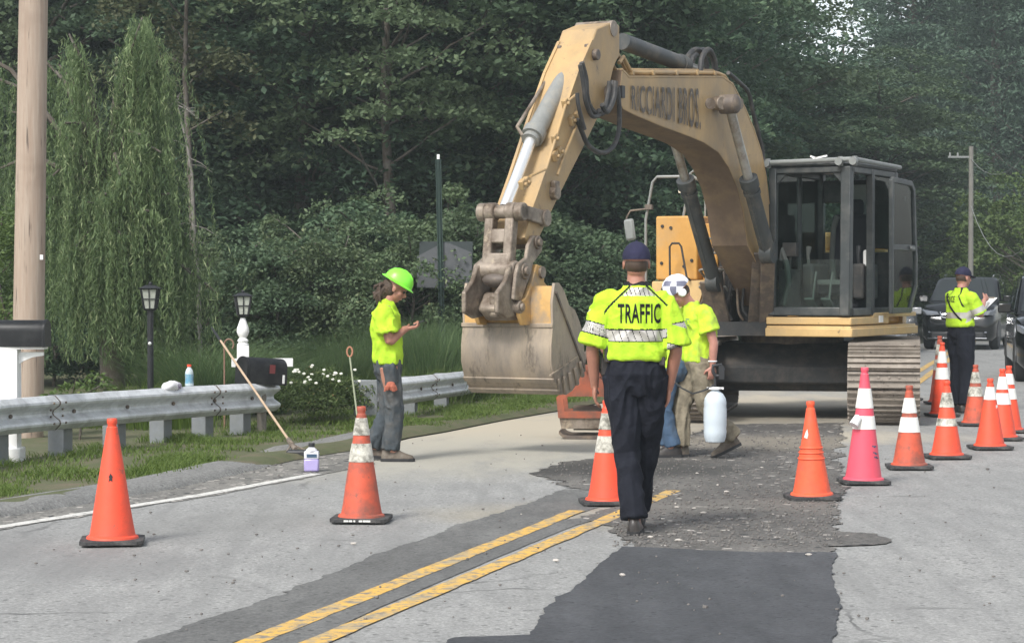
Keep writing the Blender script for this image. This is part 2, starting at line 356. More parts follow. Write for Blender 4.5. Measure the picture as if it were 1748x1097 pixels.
qa, qb = G(1561, 658), G(1597, 631); stripe('yellow_line', qa + (qa - qb) * .6, qb + (qb - qa) * 6, .13, .0068, yel_m, seed=5)
wp = [G(-200, 930), G(0, 900), G(150, 876), G(340, 846), G(470, 822), G(540, 809)]
mb = MB()
for i in range(len(wp) - 1):
    a, b = wp[i], wp[i + 1]; n = Vector((-(b - a).y, (b - a).x, 0)).normalized() * .055
    if i == 0: pa = (a - n, a + n)
    c = (b - n, b + n); k = len(mb.v); mb.add([(q.x, q.y, .006) for q in (*pa, *c)], [(0, 2, 3, 1)]); pa = c
o = mb.build('white_line', wht_m, smooth=0); o['kind'] = 'structure'

# verge: gravel, rolled asphalt kerb, grass bank
def offs(poly, d, z=0):
    r = []
    for i, p in enumerate(poly):
        t = (poly[min(i + 1, len(poly) - 1)] - poly[max(i - 1, 0)]).normalized(); r.append(Vector((p.x - t.y * d, p.y + t.x * d, z)))
    return r
def resample(poly, step):
    out = []; 
    for i in range(len(poly) - 1):
        n = max(1, int((poly[i + 1] - poly[i]).length / step))
        for k in range(n): out.append(poly[i].lerp(poly[i + 1], k / n))
    return out + [poly[-1]]
ED = resample([Vector(p) for p in EDGE], .25)
sheet('gravel_shoulder', gp((-200, 938), (0, 905), (150, 880), (340, 850), (470, 826), (540, 812), (640, 792), (640, 770), (560, 770), (440, 795), (300, 826), (150, 852), (0, 876), (-200, 915)), .004, grav_m, .05, .1, 8)
def vz(d, s):
    """height of the verge d metres in from the road edge"""
    base = [(0, .0), (.10, .05), (.28, .07), (.5, .045), (.9, .05), (2, .03), (4, -.02), (8, 0), (40, .0)]
    for i in range(len(base) - 1):
        if base[i][0] <= d <= base[i + 1][0]:
            t = (d - base[i][0]) / (base[i + 1][0] - base[i][0]); return base[i][1] * (1 - t) + base[i + 1][1] * t
    return 0
grass_soil = mat('verge_soil', (.075, .085, .035), .95, dirt=(.12, .10, .06), dscale=2.5, world=True, bmp=.6, bscale=30, bdist=.02)
ds = [0.02, .10, .2, .3, .42, .5, .7, .9, 1.4, 2, 3, 5, 8, 14, 30]
rows = []
for i, p in enumerate(ED):
    t = (ED[min(i + 1, len(ED) - 1)] - ED[max(i - 1, 0)]).normalized(); nrm = Vector((-t.y, t.x, 0)); rows.append((p, nrm))
def vpt(i, d, dz=0):
    p, n_ = rows[i]; q = p + n_ * d
    return Vector((q.x, q.y, vz(d, 0) + dz + noise.noise(Vector((q.x * 1.3, q.y * 1.3, 0))) * .03 * min(1, d * 2)))
mb = MB(); nd = len(ds)
mb.add([vpt(i, d) for i in range(len(ED)) for d in ds], [(i * nd + k, i * nd + k + 1, (i + 1) * nd + k + 1, (i + 1) * nd + k) for i in range(len(ED) - 1) for k in range(nd - 1)])
o = mb.build('verge', grass_soil, smooth=60); o['kind'] = 'structure'
kerb_m = asphalt('kerb_asphalt', (.19, .19, .18), (.23, .225, .21), agg=1.2, bmpk=.6)
def kerb(px0, px1, d0=.0, d1=.42, seed=0):
    idx = []
    for i, p in enumerate(ED):
        r_ = p - Vector((0, 0, CAMH)); px = CPX + FPX * p.x / p.y
        if px0 <= px <= px1: idx.append(i)
    prof = [(0.0, -.01), (.04, .025), (.10, .045), (.25, .058), (.38, .06), (.46, .02)]; mb = MB(); n = len(prof); vs = []
    for j, i in enumerate(idx):
        end = min(1, j / 2, (len(idx) - 1 - j) / 2); 
        for d, z in prof:
            q = rows[i][0] + rows[i][1] * (d0 + d * (d1 / .44)); k = noise.noise(Vector((q.x * 3, q.y * 3, seed))) * .02
            vs.append((q.x + k, q.y + k, (z + .012 + k * .4) * end + .004 * (1 - end)))
    mb.add(vs, [(j * n + k, j * n + k + 1, (j + 1) * n + k + 1, (j + 1) * n + k) for j in range(len(idx) - 1) for k in range(n - 1)])
    o = mb.build('kerb', kerb_m, smooth=60); o['kind'] = 'structure'
kerb(-250, 500); kerb(492, 770, .12, .5, 3)
# ------------------------------------------------------------------ excavator (local frame: x forward, y to the operator's left)
EXC = Vector((3.4, 26.6)); EXA = R(-118)
_h = Vector((math.cos(EXA), math.sin(EXA))); _l = Vector((-_h.y, _h.x))
def pl(px, py, off):
    """point of the machine's vertical plane y=off seen at a photo pixel -> (x, z)"""
    r = ray(px, py); r2 = Vector((r.x, r.y)); t = (off + EXC.dot(_l)) / r2.dot(_l)
    return ((r2 * t - EXC).dot(_h), CAMH + r.z * t)
def pf(px, py, X):
    """same for the plane x=X -> (y, z)"""
    r = ray(px, py); r2 = Vector((r.x, r.y)); t = (X + EXC.dot(_h)) / r2.dot(_h)
    return ((r2 * t - EXC).dot(_l), CAMH + r.z * t)
def p3(px, py, off):
    x, z = pl(px, py, off); return Vector((x, off, z))
ex = empty('excavator', (EXC.x, EXC.y, 0.006), EXA, 'large dusty yellow tracked excavator digging the road with its bucket hanging in the air', 'excavator')

# --- undercarriage
def chaincurve(L, r, n, zc):
    """closed loop of points round a track of centre distance L and radius r"""
    P = []; per = 2 * L + 2 * math.pi * r
    for k in range(n):
        s_ = per * k / n
        if s_ < L: P.append((L / 2 - s_, zc + r, 180))
        elif s_ < L + math.pi * r: a = (s_ - L) / r; P.append((-L / 2 - math.sin(a) * r, zc + math.cos(a) * r, 180 + math.degrees(a)))
        elif s_ < 2 * L + math.pi * r: P.append((-L / 2 + s_ - L - math.pi * r, zc - r, 0))
        else: a = (s_ - 2 * L - math.pi * r) / r; P.append((L / 2 + math.sin(a) * r, zc - math.cos(a) * r, math.degrees(a)))
    return P
TRK = R(17.5)
uc = empty('undercarriage', (0, 0, 0), TRK, parent=ex)
for sgn in (1, -1):
    yc = (1.13 if sgn > 0 else 1.2) * sgn
    mb = MB(); rnd = random.Random(4)
    for x, z, a in chaincurve(3.30, .415, 46, .455):
        a = R(a); t = Vector((math.cos(a), 0, math.sin(a))); n = Vector((math.sin(a), 0, -math.cos(a)))
        rot = Matrix((t, Vector((0, 1, 0)), -n)).transposed(); c = Vector((x, yc, z)) 
        mb.box(c, (.185, .80, .022), rot)
        for q in (-.075, 0, .075): mb.box(c + n * .026 + t * q, (.017, .80, .034), rot)
        for q in (-.17, -.06, .06, .17): mb.cyl(c + Vector((0, q * 1.0, 0)) + n * .008 + t * .035, c + Vector((0, q, 0)) + n * .026 + t * .035, .016, seg=6)
        mb.box(c - n * .05, (.16, .05, .08), rot)
    mb.build('track_shoes', M['track'], uc, smooth=0)
    mb = MB(); mb.box((0, yc, .46), (3.1, .34, .30)); mb.build('track_frame', M['steeld'], uc, bevel=.03)
    for x in (-1.65, 1.65):
        mb = MB(); mb.cyl((x, yc - .12, .455), (x, yc + .12, .455), .36, seg=26); mb.cyl((x, yc - .2, .455), (x, yc + .2, .455), .12); mb.build('idler', M['steeld'], uc, bevel=.01)
    for k in range(7):
        mb = MB(); mb.cyl((-1.2 + k * .4, yc - .15, .19), (-1.2 + k * .4, yc + .15, .19), .12, seg=16); mb.build('roller', M['steeld'], uc)
mb = MB(); mb.prism([(-.8, .32), (.8, .32), (.95, .62), (.6, .88), (-.6, .88), (-.95, .62)], -.85, .85); mb.box((.85, 0, .52), (.3, 1.7, .22)); mb.box((-.85, 0, .52), (.3, 1.7, .22))
mb.build('carbody', M['dark'], uc, bevel=.03)
mb = MB(); mb.cyl((0, 0, .86), (0, 0, .99), .62, seg=36); mb.build('turntable', M['steeld'], ex)

# --- house
mb = MB(); mb.prismz([(1.22, -1.30), (1.22, .18), (1.30, .18), (1.0, 1.05), (-1.2, 1.05), (-1.75, .8), (-1.95, .3), (-1.95, -.3), (-1.75, -.8), (-1.2, -1.30)], .975, 1.10)
mb.build('deck_frame', M['steeld'], ex, bevel=.015)
# skirt under the cab: two stacked yellow bands
mb = MB(); mb.span((1.30, .175, 1.00), (-1.1, 1.20, 1.10)); mb.span((1.325, .17, .975), (-1.12, 1.225, 1.075)); mb.span((1.30, .172, 1.112), (-.05, 1.205, 1.20)); mb.span((.52, .9, 1.19), (-1.1, 1.207, 1.245))
mb.build('cab_skirt', M['cat'], ex, bevel=.012)
mb = MB(); mb.span((.33, 1.206, 1.13), (.18, 1.212, 1.21)); mb.build('decal', M['white'], ex)
# counterweight (rounded tail)
tail = []
for k in range(13):
    a = R(90 + 180 * k / 12); tail.append((-1.05 + 1.0 * math.cos(a), 1.05 * math.sin(a) if math.sin(a) > 0 else 1.3 * math.sin(a)))
mb = MB(); mb.rings([[Vector((x * s_, y * s_, z)) for x, y in tail] for z, s_ in ((1.0, .95), (1.08, 1.0), (1.9, 1.0), (2.02, .96))]); mb.build('counterweight', M['cat'], ex)
mb = MB(); mb.span((-.55, -1.28, 1.08), (-1.2, 1.0, 2.0)); mb.span((-.62, -1.0, 1.98), (-1.6, .85, 2.22)); mb.build('engine_hood', M['cats'], ex, bevel=.05)
mb = MB(); mb.cyl((-1.2, .5, 2.2), (-1.2, .5, 2.5), .055); mb.build('exhaust_pipe', M['steeld'], ex)
# right side: tall tank box, lower tool box with bolts
mb = MB(); mb.span((1.14, -1.30, 1.63), (-.5, -.76, 2.39)); mb.build('fuel_tank', M['cats'], ex, bevel=.02)
mb = MB(); mb.span((1.0, -.755, 1.60), (-.5, -.56, 2.30)); mb.build('side_panel', M['cats'], ex, bevel=.015)
mb = MB(); mb.span((1.24, -1.31, 1.10), (-.5, -.80, 1.615)); mb.prism([(1.24, 1.60), (1.24, 1.10), (.6, 1.10), (.6, 1.60)], -.795, -.60)
mb.build('tool_box', M['cat'], ex, bevel=.02)
for X, y, z in ((1.13, -1.21, 2.27), (1.13, -1.10, 2.25), (1.13, -1.22, 1.83), (1.13, -.93, 1.79), (1.13, -.83, 1.86), (1.23, -1.16, 1.52), (1.23, -1.05, 1.52)):
    mb = MB(); mb.cyl((X, y, z), (X + .024, y, z), .020, seg=8); mb.build('bolt', M['dark'], ex)
# slanted stay plate from box corner down to the frame
mb = MB(); mb.add([(1.26, -.60, 1.63), (1.26, -.86, 1.62), (1.30, -.90, 1.0), (1.30, -.78, 1.0), (1.10, -.60, 1.63), (1.10, -.86, 1.62), (1.1, -.90, 1.0), (1.1, -.78, 1.0)],
                  [(0, 1, 2, 3), (7, 6, 5, 4), (0, 3, 7, 4), (1, 5, 6, 2), (0, 4, 5, 1), (3, 2, 6, 7)])
mb.build('stay_plate', M['cat'], ex)
mb = MB(); mb.tube([(1.22, -1.02, 1.35), (1.34, -1.02, 1.37), (1.36, -1.02, 2.02), (1.36, -.99, 2.06), (1.36, -.90, 2.06), (1.36, -.87, 2.02), (1.36, -.80, 1.66), (1.24, -.80, 1.62)], .013, 8)
mb.build('grab_handle', M['dark'], ex)
# hand rail with mirror
def rail(pts, r=.018, name='handrail', m='barrel'):
    mb = MB(); mb.tube(pts, r, 8); return mb.build(name, M[m], ex)
rail([(1.16, -1.42, 1.5), (1.16, -1.42, 2.35), (1.16, -1.33, 2.80), (1.14, -1.28, 2.86), (1.05, -.86, 2.86), (1.02, -.80, 2.82)])
rail([(.2, -1.35, 2.4), (.2, -1.25, 2.95), (.2, -1.2, 2.98), (.2, -.55, 2.98), (.2, -.5, 2.94), (.2, -.5, 2.3)])
rail([(.1, -1.1, 2.4), (.1, -1.1, 2.9)], .012)
my, mz = pf(1075, 393, 1.2)
mb = MB(); mb.tube([(1.18, -1.38, 2.48), (1.18, my + .0, 2.46), (1.2, my - .04, 2.38), (1.2, my - .04, mz)], .012, 8); mb.box((1.18, -1.37, 2.50), (.05, .09, .06))
mi = mb.build('mirror_arm', M['steeld'], ex)
mb = MB(); mb.box((1.22, my + .01, mz), (.06, .13, .26), Matrix.Rotation(R(8), 3, 'X')); mir = mb.build('mirror', M['grey'], ex, bevel=.03)
# work lamp on the tank rail
ly, lz = pf(1167, 323, 1.1)
mb = MB(); mb.box((1.08, ly, lz), (.10, .12, .12), taper=(1, .8)); lamp = mb.build('work_lamp', M['barreld'], ex, bevel=.012)
mb = MB(); mb.box((1.135, ly, lz), (.008, .10, .10)); mb.build('lens', mat('lamp_lens', (.75, .66, .5), .2), lamp)
mb = MB(); mb.tube([(1.05, ly - .1, lz + .11), (1.05, ly, lz + .10), (1.05, ly + .1, lz + .03), (1.05, ly + .12, 2.3)], .016, 8); mb.build('lamp_bracket', M['barrel'], ex)
# front guards / step bars between boom and tank, hoses below the boom foot
for z in (1.55, 1.74, 1.93, 2.10):
    for y0, y1 in ((-.62, -.30), (.04, .17)):
        mb = MB(); mb.tube([(1.2, y0, z - .10), (1.40, y0, z), (1.44, y0 + .04, z + .01), (1.44, y1 - .04, z + .01), (1.40, y1, z), (1.2, y1, z - .10)], .014, 8); mb.build('step_bar', M['barrel'], ex)
mb = MB(); mb.span((.95, -.62, 1.0), (.6, .17, 1.95)); mb.span((1.2, -.55, 1.1), (.95, -.30, 1.5)); mb.span((1.2, .05, 1.1), (.95, .17, 1.42)); mb.span((1.28, -.6, .98), (1.1, .17, 1.14)); mb.build('front_bulkhead', M['dark'], ex)
rnd = random.Random(8); HO = []
for k in range(12):
    y = -.58 + .065 * k; mb = MB()
    if -.22 < y < .1 and k % 2: continue
    zt0 = 1.75 + rnd.uniform(-.1, .45); H_ = [Vector((.98, y + rnd.uniform(-.1, .1), zt0)), Vector((1.16, y + rnd.uniform(-.05, .05), zt0 - .05)), Vector((1.27 + rnd.uniform(0, .07), y + .02, zt0 - .28)), Vector((1.30, y + rnd.uniform(-.08, .08), 1.32)), Vector((1.22, y + rnd.uniform(-.1, .1), 1.16))]
    HO.append((H_, k))

# --- cab
CX0, CX1, CY0, CY1, CZ0, CZ1 = 1.27, -.42, .19, 1.19, 1.215, 2.92
cab = MB()
pr = .045
def post(a, b, r_=pr, w=None): cab.bar(a, b, w or r_ * 2, r_ * 2)
# front posts lean slightly, the window frame is rounded
post((CX0, CY0 + .05, CZ0), (CX0 - .04, CY0 + .05, CZ1)); cab.bar((CX0, CY1 - .06, CZ0), (CX0 - .04, CY1 - .06, CZ1), .12, .12)
cab.bar((.50, CY1 - .03, CZ0), (.50, CY1 - .03, CZ1), .09, .07); cab.bar((-.36, CY1 - .04, CZ0), (-.36, CY1 - .04, CZ1), .1, .1); cab.bar((-.36, CY0 + .04, CZ0), (-.36, CY0 + .04, CZ1), .1, .1)
cab.bar((.35, CY0 + .03, CZ0), (.35, CY0 + .03, CZ1), .07, .05)
cab.span((CX0 + .04, CY0, CZ0), (CX0 - .05, CY1, CZ0 + .10)); cab.span((CX0 - .0, CY0, CZ1 - .07), (CX0 - .08, CY1, CZ1))
for x in (CX0 - .05,): pass
cab.span((CX0 - .1, CY1 - .07, CZ0), (-.42, CY1, CZ0 + .09)); cab.span((CX0 - .1, CY1 - .07, CZ1 - .07), (-.42, CY1, CZ1))
cab.span((CX0 - .1, CY0, CZ0), (-.42, CY0 + .06, CZ0 + .30)); cab.span((CX0 - .1, CY0, CZ1 - .07), (-.42, CY0 + .06, CZ1))
cab.span((-.40, CY0 + .06, CZ0), (-.34, CY1 - .06, CZ0 + .75)); cab.span((-.40, CY0 + .06, CZ1 - .35), (-.34, CY1 - .06, CZ1 - .08))
# rounded gussets in the front frame
for y, sg in ((CY0 + .09, 1), (CY1 - .12, -1)):
    cab.add([(CX0 - .02, y, CZ1 - .06), (CX0 - .02, y + sg * .13, CZ1 - .06), (CX0 - .02, y, CZ1 - .20), (CX0 - .06, y, CZ1 - .06), (CX0 - .06, y + sg * .13, CZ1 - .06), (CX0 - .06, y, CZ1 - .20)], [(0, 1, 2), (3, 5, 4), (1, 4, 5, 2), (0, 2, 5, 3), (0, 3, 4, 1)])
cabo = cab.build('cab', M['cabf'], ex, bevel=.012)
mb = MB(); mb.span((CX0 - .03, CY0 + .01, CZ1 + .001), (-.44, CY1 - .01, CZ1 + .055)); mb.build('roof', M['cabf'], cabo, bevel=.02)
mb = MB(); mb.tube([(CX0 + .04, CY0 - .02, CZ1 + .06), (CX0 + .04, CY1 + .0, CZ1 + .075), (CX0 + .0, CY1 + .05, CZ1 + .075), (-.40, CY1 + .03, CZ1 + .06)], .028, 10); mb.build('roof_rail', M['grey'], cabo)
for y in (CY0, CY1 - .12, CY1 + .05):
    mb = MB(); mb.cyl((CX0 + .03, y, CZ1 + .05), (CX0 + .10, y, CZ1 + .05), .045, seg=14); mb.cyl((CX0 + .02, y, CZ1 + .0), (CX0 + .02, y, CZ1 + .11), .03, seg=10); mb.build('roof_lamp', M['grey'], cabo)
mb = MB(); mb.bar((CX0 + .05, .75, CZ1 + .09), (CX0 + .05, .92, CZ1 + .12), .02, .02); mb.bar((CX0 + .05, .72, CZ1 + .12), (CX0 + .05, .8, CZ1 + .09), .02, .02); mb.build('wiper_arm', M['white'], cabo)
def pane(a, b, c, d, name='window_pane'):
    """thin pane with real thickness"""
    a, b, c, d = map(Vector, (a, b, c, d)); n = (b - a).cross(d - a).normalized() * .005
    mb = MB(); mb.add([a, b, c, d, a + n, b + n, c + n, d + n], [(0, 1, 2, 3), (7, 6, 5, 4), (0, 4, 5, 1), (1, 5, 6, 2), (2, 6, 7, 3), (3, 7, 4, 0)])
    return mb.build(name, M['glass'], cabo, smooth=0)
pane((CX0 + .01, CY0 + .10, CZ0 + .09), (CX0 + .01, CY1 - .12, CZ0 + .09), (CX0 + .005, CY1 - .12, 1.86), (CX0 + .005, CY0 + .10, 1.86))
pane((1.2, CY0 + .03, CZ0 + .30), (.39, CY0 + .03, CZ0 + .30), (.39, CY0 + .03, CZ1 - .06), (1.17, CY0 + .03, CZ1 - .06))
pane((.31, CY0 + .03, CZ0 + .30), (-.31, CY0 + .03, CZ0 + .30), (-.31, CY0 + .03, CZ1 - .06), (.31, CY0 + .03, CZ1 - .06))
pane((-.37, CY0 + .08, CZ0 + .74), (-.37, CY1 - .1, CZ0 + .74), (-.37, CY1 - .1, CZ1 - .34), (-.37, CY0 + .08, CZ1 - .34))
pane((.45, CY1 - .035, 2.0), (-.30, CY1 - .035, 2.0), (-.30, CY1 - .035, CZ1 - .08), (.45, CY1 - .035, CZ1 - .08))
# open door swung back along the side
DY = CY1 + .115
door = MB()
P = [(.28, CZ0 + .02), (.28, CZ1 - .12), (.22, CZ1 - .08), (-.48, CZ1 - .10), (-.60, CZ1 - .2), (-.66, 2.1), (-.70, 1.9), (-.70, 1.55), (-.45, CZ0 + .02)]
def frame2d(P, y0, y1, wdt, mb):
    n = len(P); c = Vector((sum(p[0] for p in P) / n, sum(p[1] for p in P) / n)); I = []
    for i in range(n):
        a = Vector(P[i - 1]); b = Vector(P[i]); d = Vector(P[(i + 1) % n]); e1 = (b - a).normalized(); e2 = (d - b).normalized()
        n1 = Vector((-e1.y, e1.x)); n2 = Vector((-e2.y, e2.x)); 
        if n1.dot(c - b) < 0: n1 = -n1
        if n2.dot(c - b) < 0: n2 = -n2
        m_ = (n1 + n2).normalized(); I.append(b + m_ * (wdt / max(.4, m_.dot(n1))))
    vs = [(p[0], y0, p[1]) for p in P] + [(p[0], y0, p[1]) for p in I] + [(p[0], y1, p[1]) for p in P] + [(p[0], y1, p[1]) for p in I]; fs = []
    for i in range(n):
        j = (i + 1) % n; fs += [(i, j, n + j, n + i), (2 * n + j, 2 * n + i, 3 * n + i, 3 * n + j), (i, 2 * n + i, 2 * n + j, j), (n + j, 3 * n + j, 3 * n + i, n + i)]
    mb.add(vs, fs); return I
I1 = frame2d(P, DY, DY + .05, .065, door); door.span((.25, DY + .003, 1.98), (-.66, DY + .046, 2.05)); 
dr = door.build('cab_door', M['cabf'], ex, bevel=.008)
mb = MB(); mb.prism([(p[0], p[1]) for p in I1], DY + .02, DY + .026); mb.build('window_pane', M['glass'], dr, smooth=0)
mb = MB(); mb.bar((-.5, DY + .07, 2.01), (-.35, DY + .07, 2.02), .02, .03); mb.build('door_handle', M['grey'], dr)
mb = MB(); mb.bar((-.30, CY1 - .02, 1.5), (-.30, DY + .02, 1.5), .05, .06); mb.build('door_hinge', M['cabf'], ex); mb = MB(); mb.bar((-.30, CY1 - .02, 2.6), (-.30, DY + .02, 2.6), .05, .06); mb.build('door_hinge', M['cabf'], ex)
# interior
mb = MB(); mb.span((1.2, CY0 + .07, CZ0), (-.33, CY1 - .08, CZ0 + .06)); mb.build('cab_floor', M['dark'], cabo)
mb = MB(); mb.span((.42, .46, 1.45), (-.12, .98, 1.62)); mb.box((-.10, .72, 2.02), (.14, .50, .80), Matrix.Rotation(R(-6), 3, 'Y')); mb.box((-.14, .72, 2.50), (.10, .28, .2)); mb.span((.3, .5, 1.27), (-.1, .94, 1.45))
mb.build('operator_seat', M['seat'], cabo, bevel=.05)
mb = MB(); mb.box((.46, .72, 1.60), (.06, .44, .06)); mb.tube([(.05, .56, 1.6), (-.02, .50, 1.9), (-.02, .52, 2.25), (-.04, .56, 2.4)], .035, 8); mb.build('seat_trim', M['dimgrey'], cabo, bevel=.01)
for y in (.40, 1.02):
    mb = MB(); mb.span((.55, y - .07, 1.4), (0, y + .07, 1.82)); mb.build('armrest_console', M['dark'], cabo, bevel=.03)
    mb = MB(); mb.tube([(.50, y, 1.80), (.53, y, 1.92), (.50, y, 2.02)], [.02, .02, .035], 8); mb.build('joystick', M['dimgrey'] if y < .5 else M['black'], cabo)
for y in (.62, .82):
    mb = MB(); mb.tube([(1.0, y, 1.27), (.92, y, 1.55), (.85, y, 1.72)], .013, 7); mb.box((1.02, y, 1.36), (.18, .11, .03), Matrix.Rotation(R(-35), 3, 'Y')); mb.build('travel_pedal', M['dimgrey'], cabo)
mb = MB(); mb.span((1.15, CY0 + .08, 1.3), (.85, CY0 + .24, 1.75)); mb.box((1.0, CY0 + .17, 1.98), (.10, .17, .16)); mb.tube([(1.0, CY0 + .16, 1.7), (1.02, CY0 + .17, 2.0)], .02, 8); mb.build('display_console', M['dark'], cabo, bevel=.02)
mb = MB(); mb.tube([(1.16, .33, 1.34), (1.16, .40, 1.60), (1.16, .37, 1.82), (1.16, .31, 1.98), (1.16, .30, 1.85)], .034, 8); mb.build('windshield_shade_roll', M['dimgrey'], cabo)
mb = MB(); mb.span((-.30, .62, 2.40), (-.31, .92, 2.78)); mb.build('paper_notice', M['grey'], cabo)
mb = MB(); mb.box((.44, CY1 - .10, 1.88), (.05, .08, .20)); mb.build('fire_extinguisher', M['white'], cabo, bevel=.03)

# --- boom: traced side outline on its own plane, 0.44 m thick box section
HB = .22
top = [(1062, 120), (1074, 133), (1150, 133), (1234, 133), (1251, 145), (1272, 186), (1287, 222), (1300, 262), (1308, 305), (1313, 350), (1315, 420)]
bot = [(1056, 172), (1064, 188), (1081, 197), (1126, 216), (1178, 235), (1202, 245), (1227, 262), (1244, 287), (1258, 320), (1268, 360), (1276, 420)]
root = [(1.25, 1.42), (1.05, 1.32), (.92, 1.48), (1.0, 1.72)]
T_ = [pl(x, y, HB) for x, y in top]; B_ = [pl(x, y, HB) for x, y in bot]
poly = T_ + [root[2], root[1]] + B_[::-1]
mb = MB(); mb.prism(poly, -HB, HB)
# under side faces get the darker brown material
mb2 = MB(); n = len(poly)
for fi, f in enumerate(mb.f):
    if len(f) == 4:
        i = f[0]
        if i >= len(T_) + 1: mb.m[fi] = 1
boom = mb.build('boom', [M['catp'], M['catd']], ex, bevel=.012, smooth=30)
# edge flanges
mb = MB()
for i in range(len(T_) - 2):
    for y in (-HB + .02, HB - .02): mb.bar((T_[i][0], y, T_[i][1] + .006), (T_[i + 1][0], y, T_[i + 1][1] + .006), .045, .02)
mb.build('top_flange', M['catp'], boom)
# lettering, worn
def text_mesh(name, txt, m, parent, height, width, place, bold=.0, sub=0, spacing=1.0):
    cu = bpy.data.curves.new(name, 'FONT'); cu.body = txt; cu.size = 1; cu.offset = bold; cu.resolution_u = 4; cu.space_character = spacing
    o = bpy.data.objects.new(name + '_src', cu); COL.objects.link(o); dg = bpy.context.evaluated_depsgraph_get()
    me = bpy.data.meshes.new_from_object(o.evaluated_get(dg)); bpy.data.objects.remove(o); 
    vs = np.array([v.co[:] for v in me.vertices]); lo = vs.min(0); hi = vs.max(0)
    if sub:
        bm = bmesh.new(); bm.from_mesh(me)
        for _ in range(sub):
            es = [e for e in bm.edges if e.calc_length() > .09]
            if es: bmesh.ops.subdivide_edges(bm, edges=es, cuts=1)
            bmesh.ops.triangulate(bm, faces=bm.faces[:])
        bm.to_mesh(me); bm.free()
    for v in me.vertices:
        u = (v.co.x - lo[0]) / (hi[0] - lo[0]) * width; h = (v.co.y - lo[1]) / (hi[1] - lo[1]) * height
        v.co = place(u, h)
    me.materials.clear(); me.materials.append(m)
    o = bpy.data.objects.new(name, me); COL.objects.link(o)
    if parent: o.parent = parent
    return o
let_m = mat('worn_lettering', (.085, .07, .055), .6, dirt=(.32, .24, .15), dscale=16, dlo=.55, dhi=.68)
xa, za = pl(1076, 147, HB); xb, zb = pl(1194, 152, HB); _, zal = pl(1076, 188, HB); _, zbl = pl(1194, 223, HB)
def place_boom(u, h):
    t = u; return Vector((xa + (xb - xa) * t, HB + .016, (zal + (zbl - zal) * t) * (1 - h) + (za + (zb - za) * t) * h))
text_mesh('lettering', 'RICCIARDI BROS.', let_m, boom, 1, 1, place_boom, bold=.012, spacing=1.16)
# pipes along the top of the boom
zt = T_[2][1]
def topx(px): return pl(px, 133, HB)[0]
def tz(x):
    a, b = T_[1], T_[3]; return a[1] + (b[1] - a[1]) * min(1.02, (x - a[0]) / (b[0] - a[0]))
for y, dz, x0, x1 in ((.17, .05, 1076, 1236), (.10, .075, 1078, 1240), (.03, .06, 1072, 1250), (-.05, .08, 1064, 1252), (-.12, .06, 1066, 1246)):
    X0, X1 = topx(x0), topx(x1); mb = MB()
    mb.tube([(X0 + .16, y, tz(X0) + dz + .08), (X0 + .06, y, tz(X0) + dz + .15), (X0 - .12, y, tz(X0 - .1) + dz + .01), (X0 - .3, y, tz(X0 - .3) + dz), (X1 + .1, y, tz(X1 + .1) + dz), (X1 - .12, y, tz(X1) + dz - .02), (X1 - .36, y, tz(X1) - .14 + dz), (X1 - .72, y, tz(X1) - .62 + dz), (X1 - 1.05, y, tz(X1) - 1.2 + dz)], .021, 8)
    mb.build('hydraulic_pipe', M['catp'], boom)
for px in (1085, 1120, 1160, 1195, 1225):
    mb = MB(); mb.box((topx(px), .0, tz(topx(px)) + .045), (.05, .40, .05)); mb.build('pipe_clamp', M['catp'], boom, bevel=.006)
def hose(pts, r=.025, m='hose', parent=None, name='hose'):
    # smooth a polyline into a hose
    pts = [Vector(p) for p in pts]; o = []
    for i in range(len(pts) - 1):
        p0, p1, p2, p3_ = pts[max(i - 1, 0)], pts[i], pts[i + 1], pts[min(i + 2, len(pts) - 1)]
        for k in range(8):
            t = k / 8; o.append(.5 * ((2 * p1) + (p2 - p0) * t + (2 * p0 - 5 * p1 + 4 * p2 - p3_) * t * t + (-p0 + 3 * p1 - 3 * p2 + p3_) * t ** 3))
    o.append(pts[-1]); mb = MB(); mb.tube(o, r, 9); return mb.build(name, M[m], parent or ex)
# hoses behind the boom going down to the house (right of the boom in the photo)
for k, (dy, dx) in enumerate(((.16, 0), (.06, .015), (-.06, .03), (-.16, .03))):
    hose([p3(1243, 133, dy) + Vector((0, 0, .05)), p3(1262, 142, dy), p3(1278, 160, dy), p3(1286, 195, dy), p3(1296, 235, dy), p3(1302, 262 + 20 * k, dy), p3(1304, 330, dy) + Vector((-.1, 0, -.1))], .024, parent=boom)
for px0, px1, dy in ((1170, 1207, .05), (1180, 1220, -.05), (1195, 1222, .12)):
    a = p3(px0, 128, dy); c = p3(px1, 128, dy); mid = (a + c) / 2
    hose([a, a + Vector((-.05, 0, .18)), mid + Vector((0, 0, .27)), c + Vector((.05, 0, .17)), c], .03, parent=boom)
for H_, k in HO: hose(H_, .016, 'hose' if k % 3 else 'steeld')
# arm cylinder on top of the boom
a = p3(1062, 72, 0); b = p3(1185, 118, 0)
mb = MB(); mb.cyl(a, a.lerp(b, .82), .085, seg=22); mb.cyl(a.lerp(b, .78), a.lerp(b, .86), .10, seg=22); ac = mb.build('arm_cylinder', M['barreld'], ex)
mb = MB(); mb.cyl(a.lerp(b, .8), b + (b - a) * .25, .05, seg=16); mb.build('rod', M['rodgrey'], ac)
# lamp and pin boss on the boom side
q = p3(1216, 178, HB); mb = MB(); mb.cyl(q + Vector((-.02, .02, 0)), q + Vector((.03, .13, 0)), .075, seg=18); bl = mb.build('boom_lamp', M['steel'], ex, bevel=.01)
q = p3(1212, 178, HB + .14); mb = MB(); mb.cyl(q, q + Vector((.01, .012, 0)), .06, seg=18); mb.build('lens', M['steel'], bl)
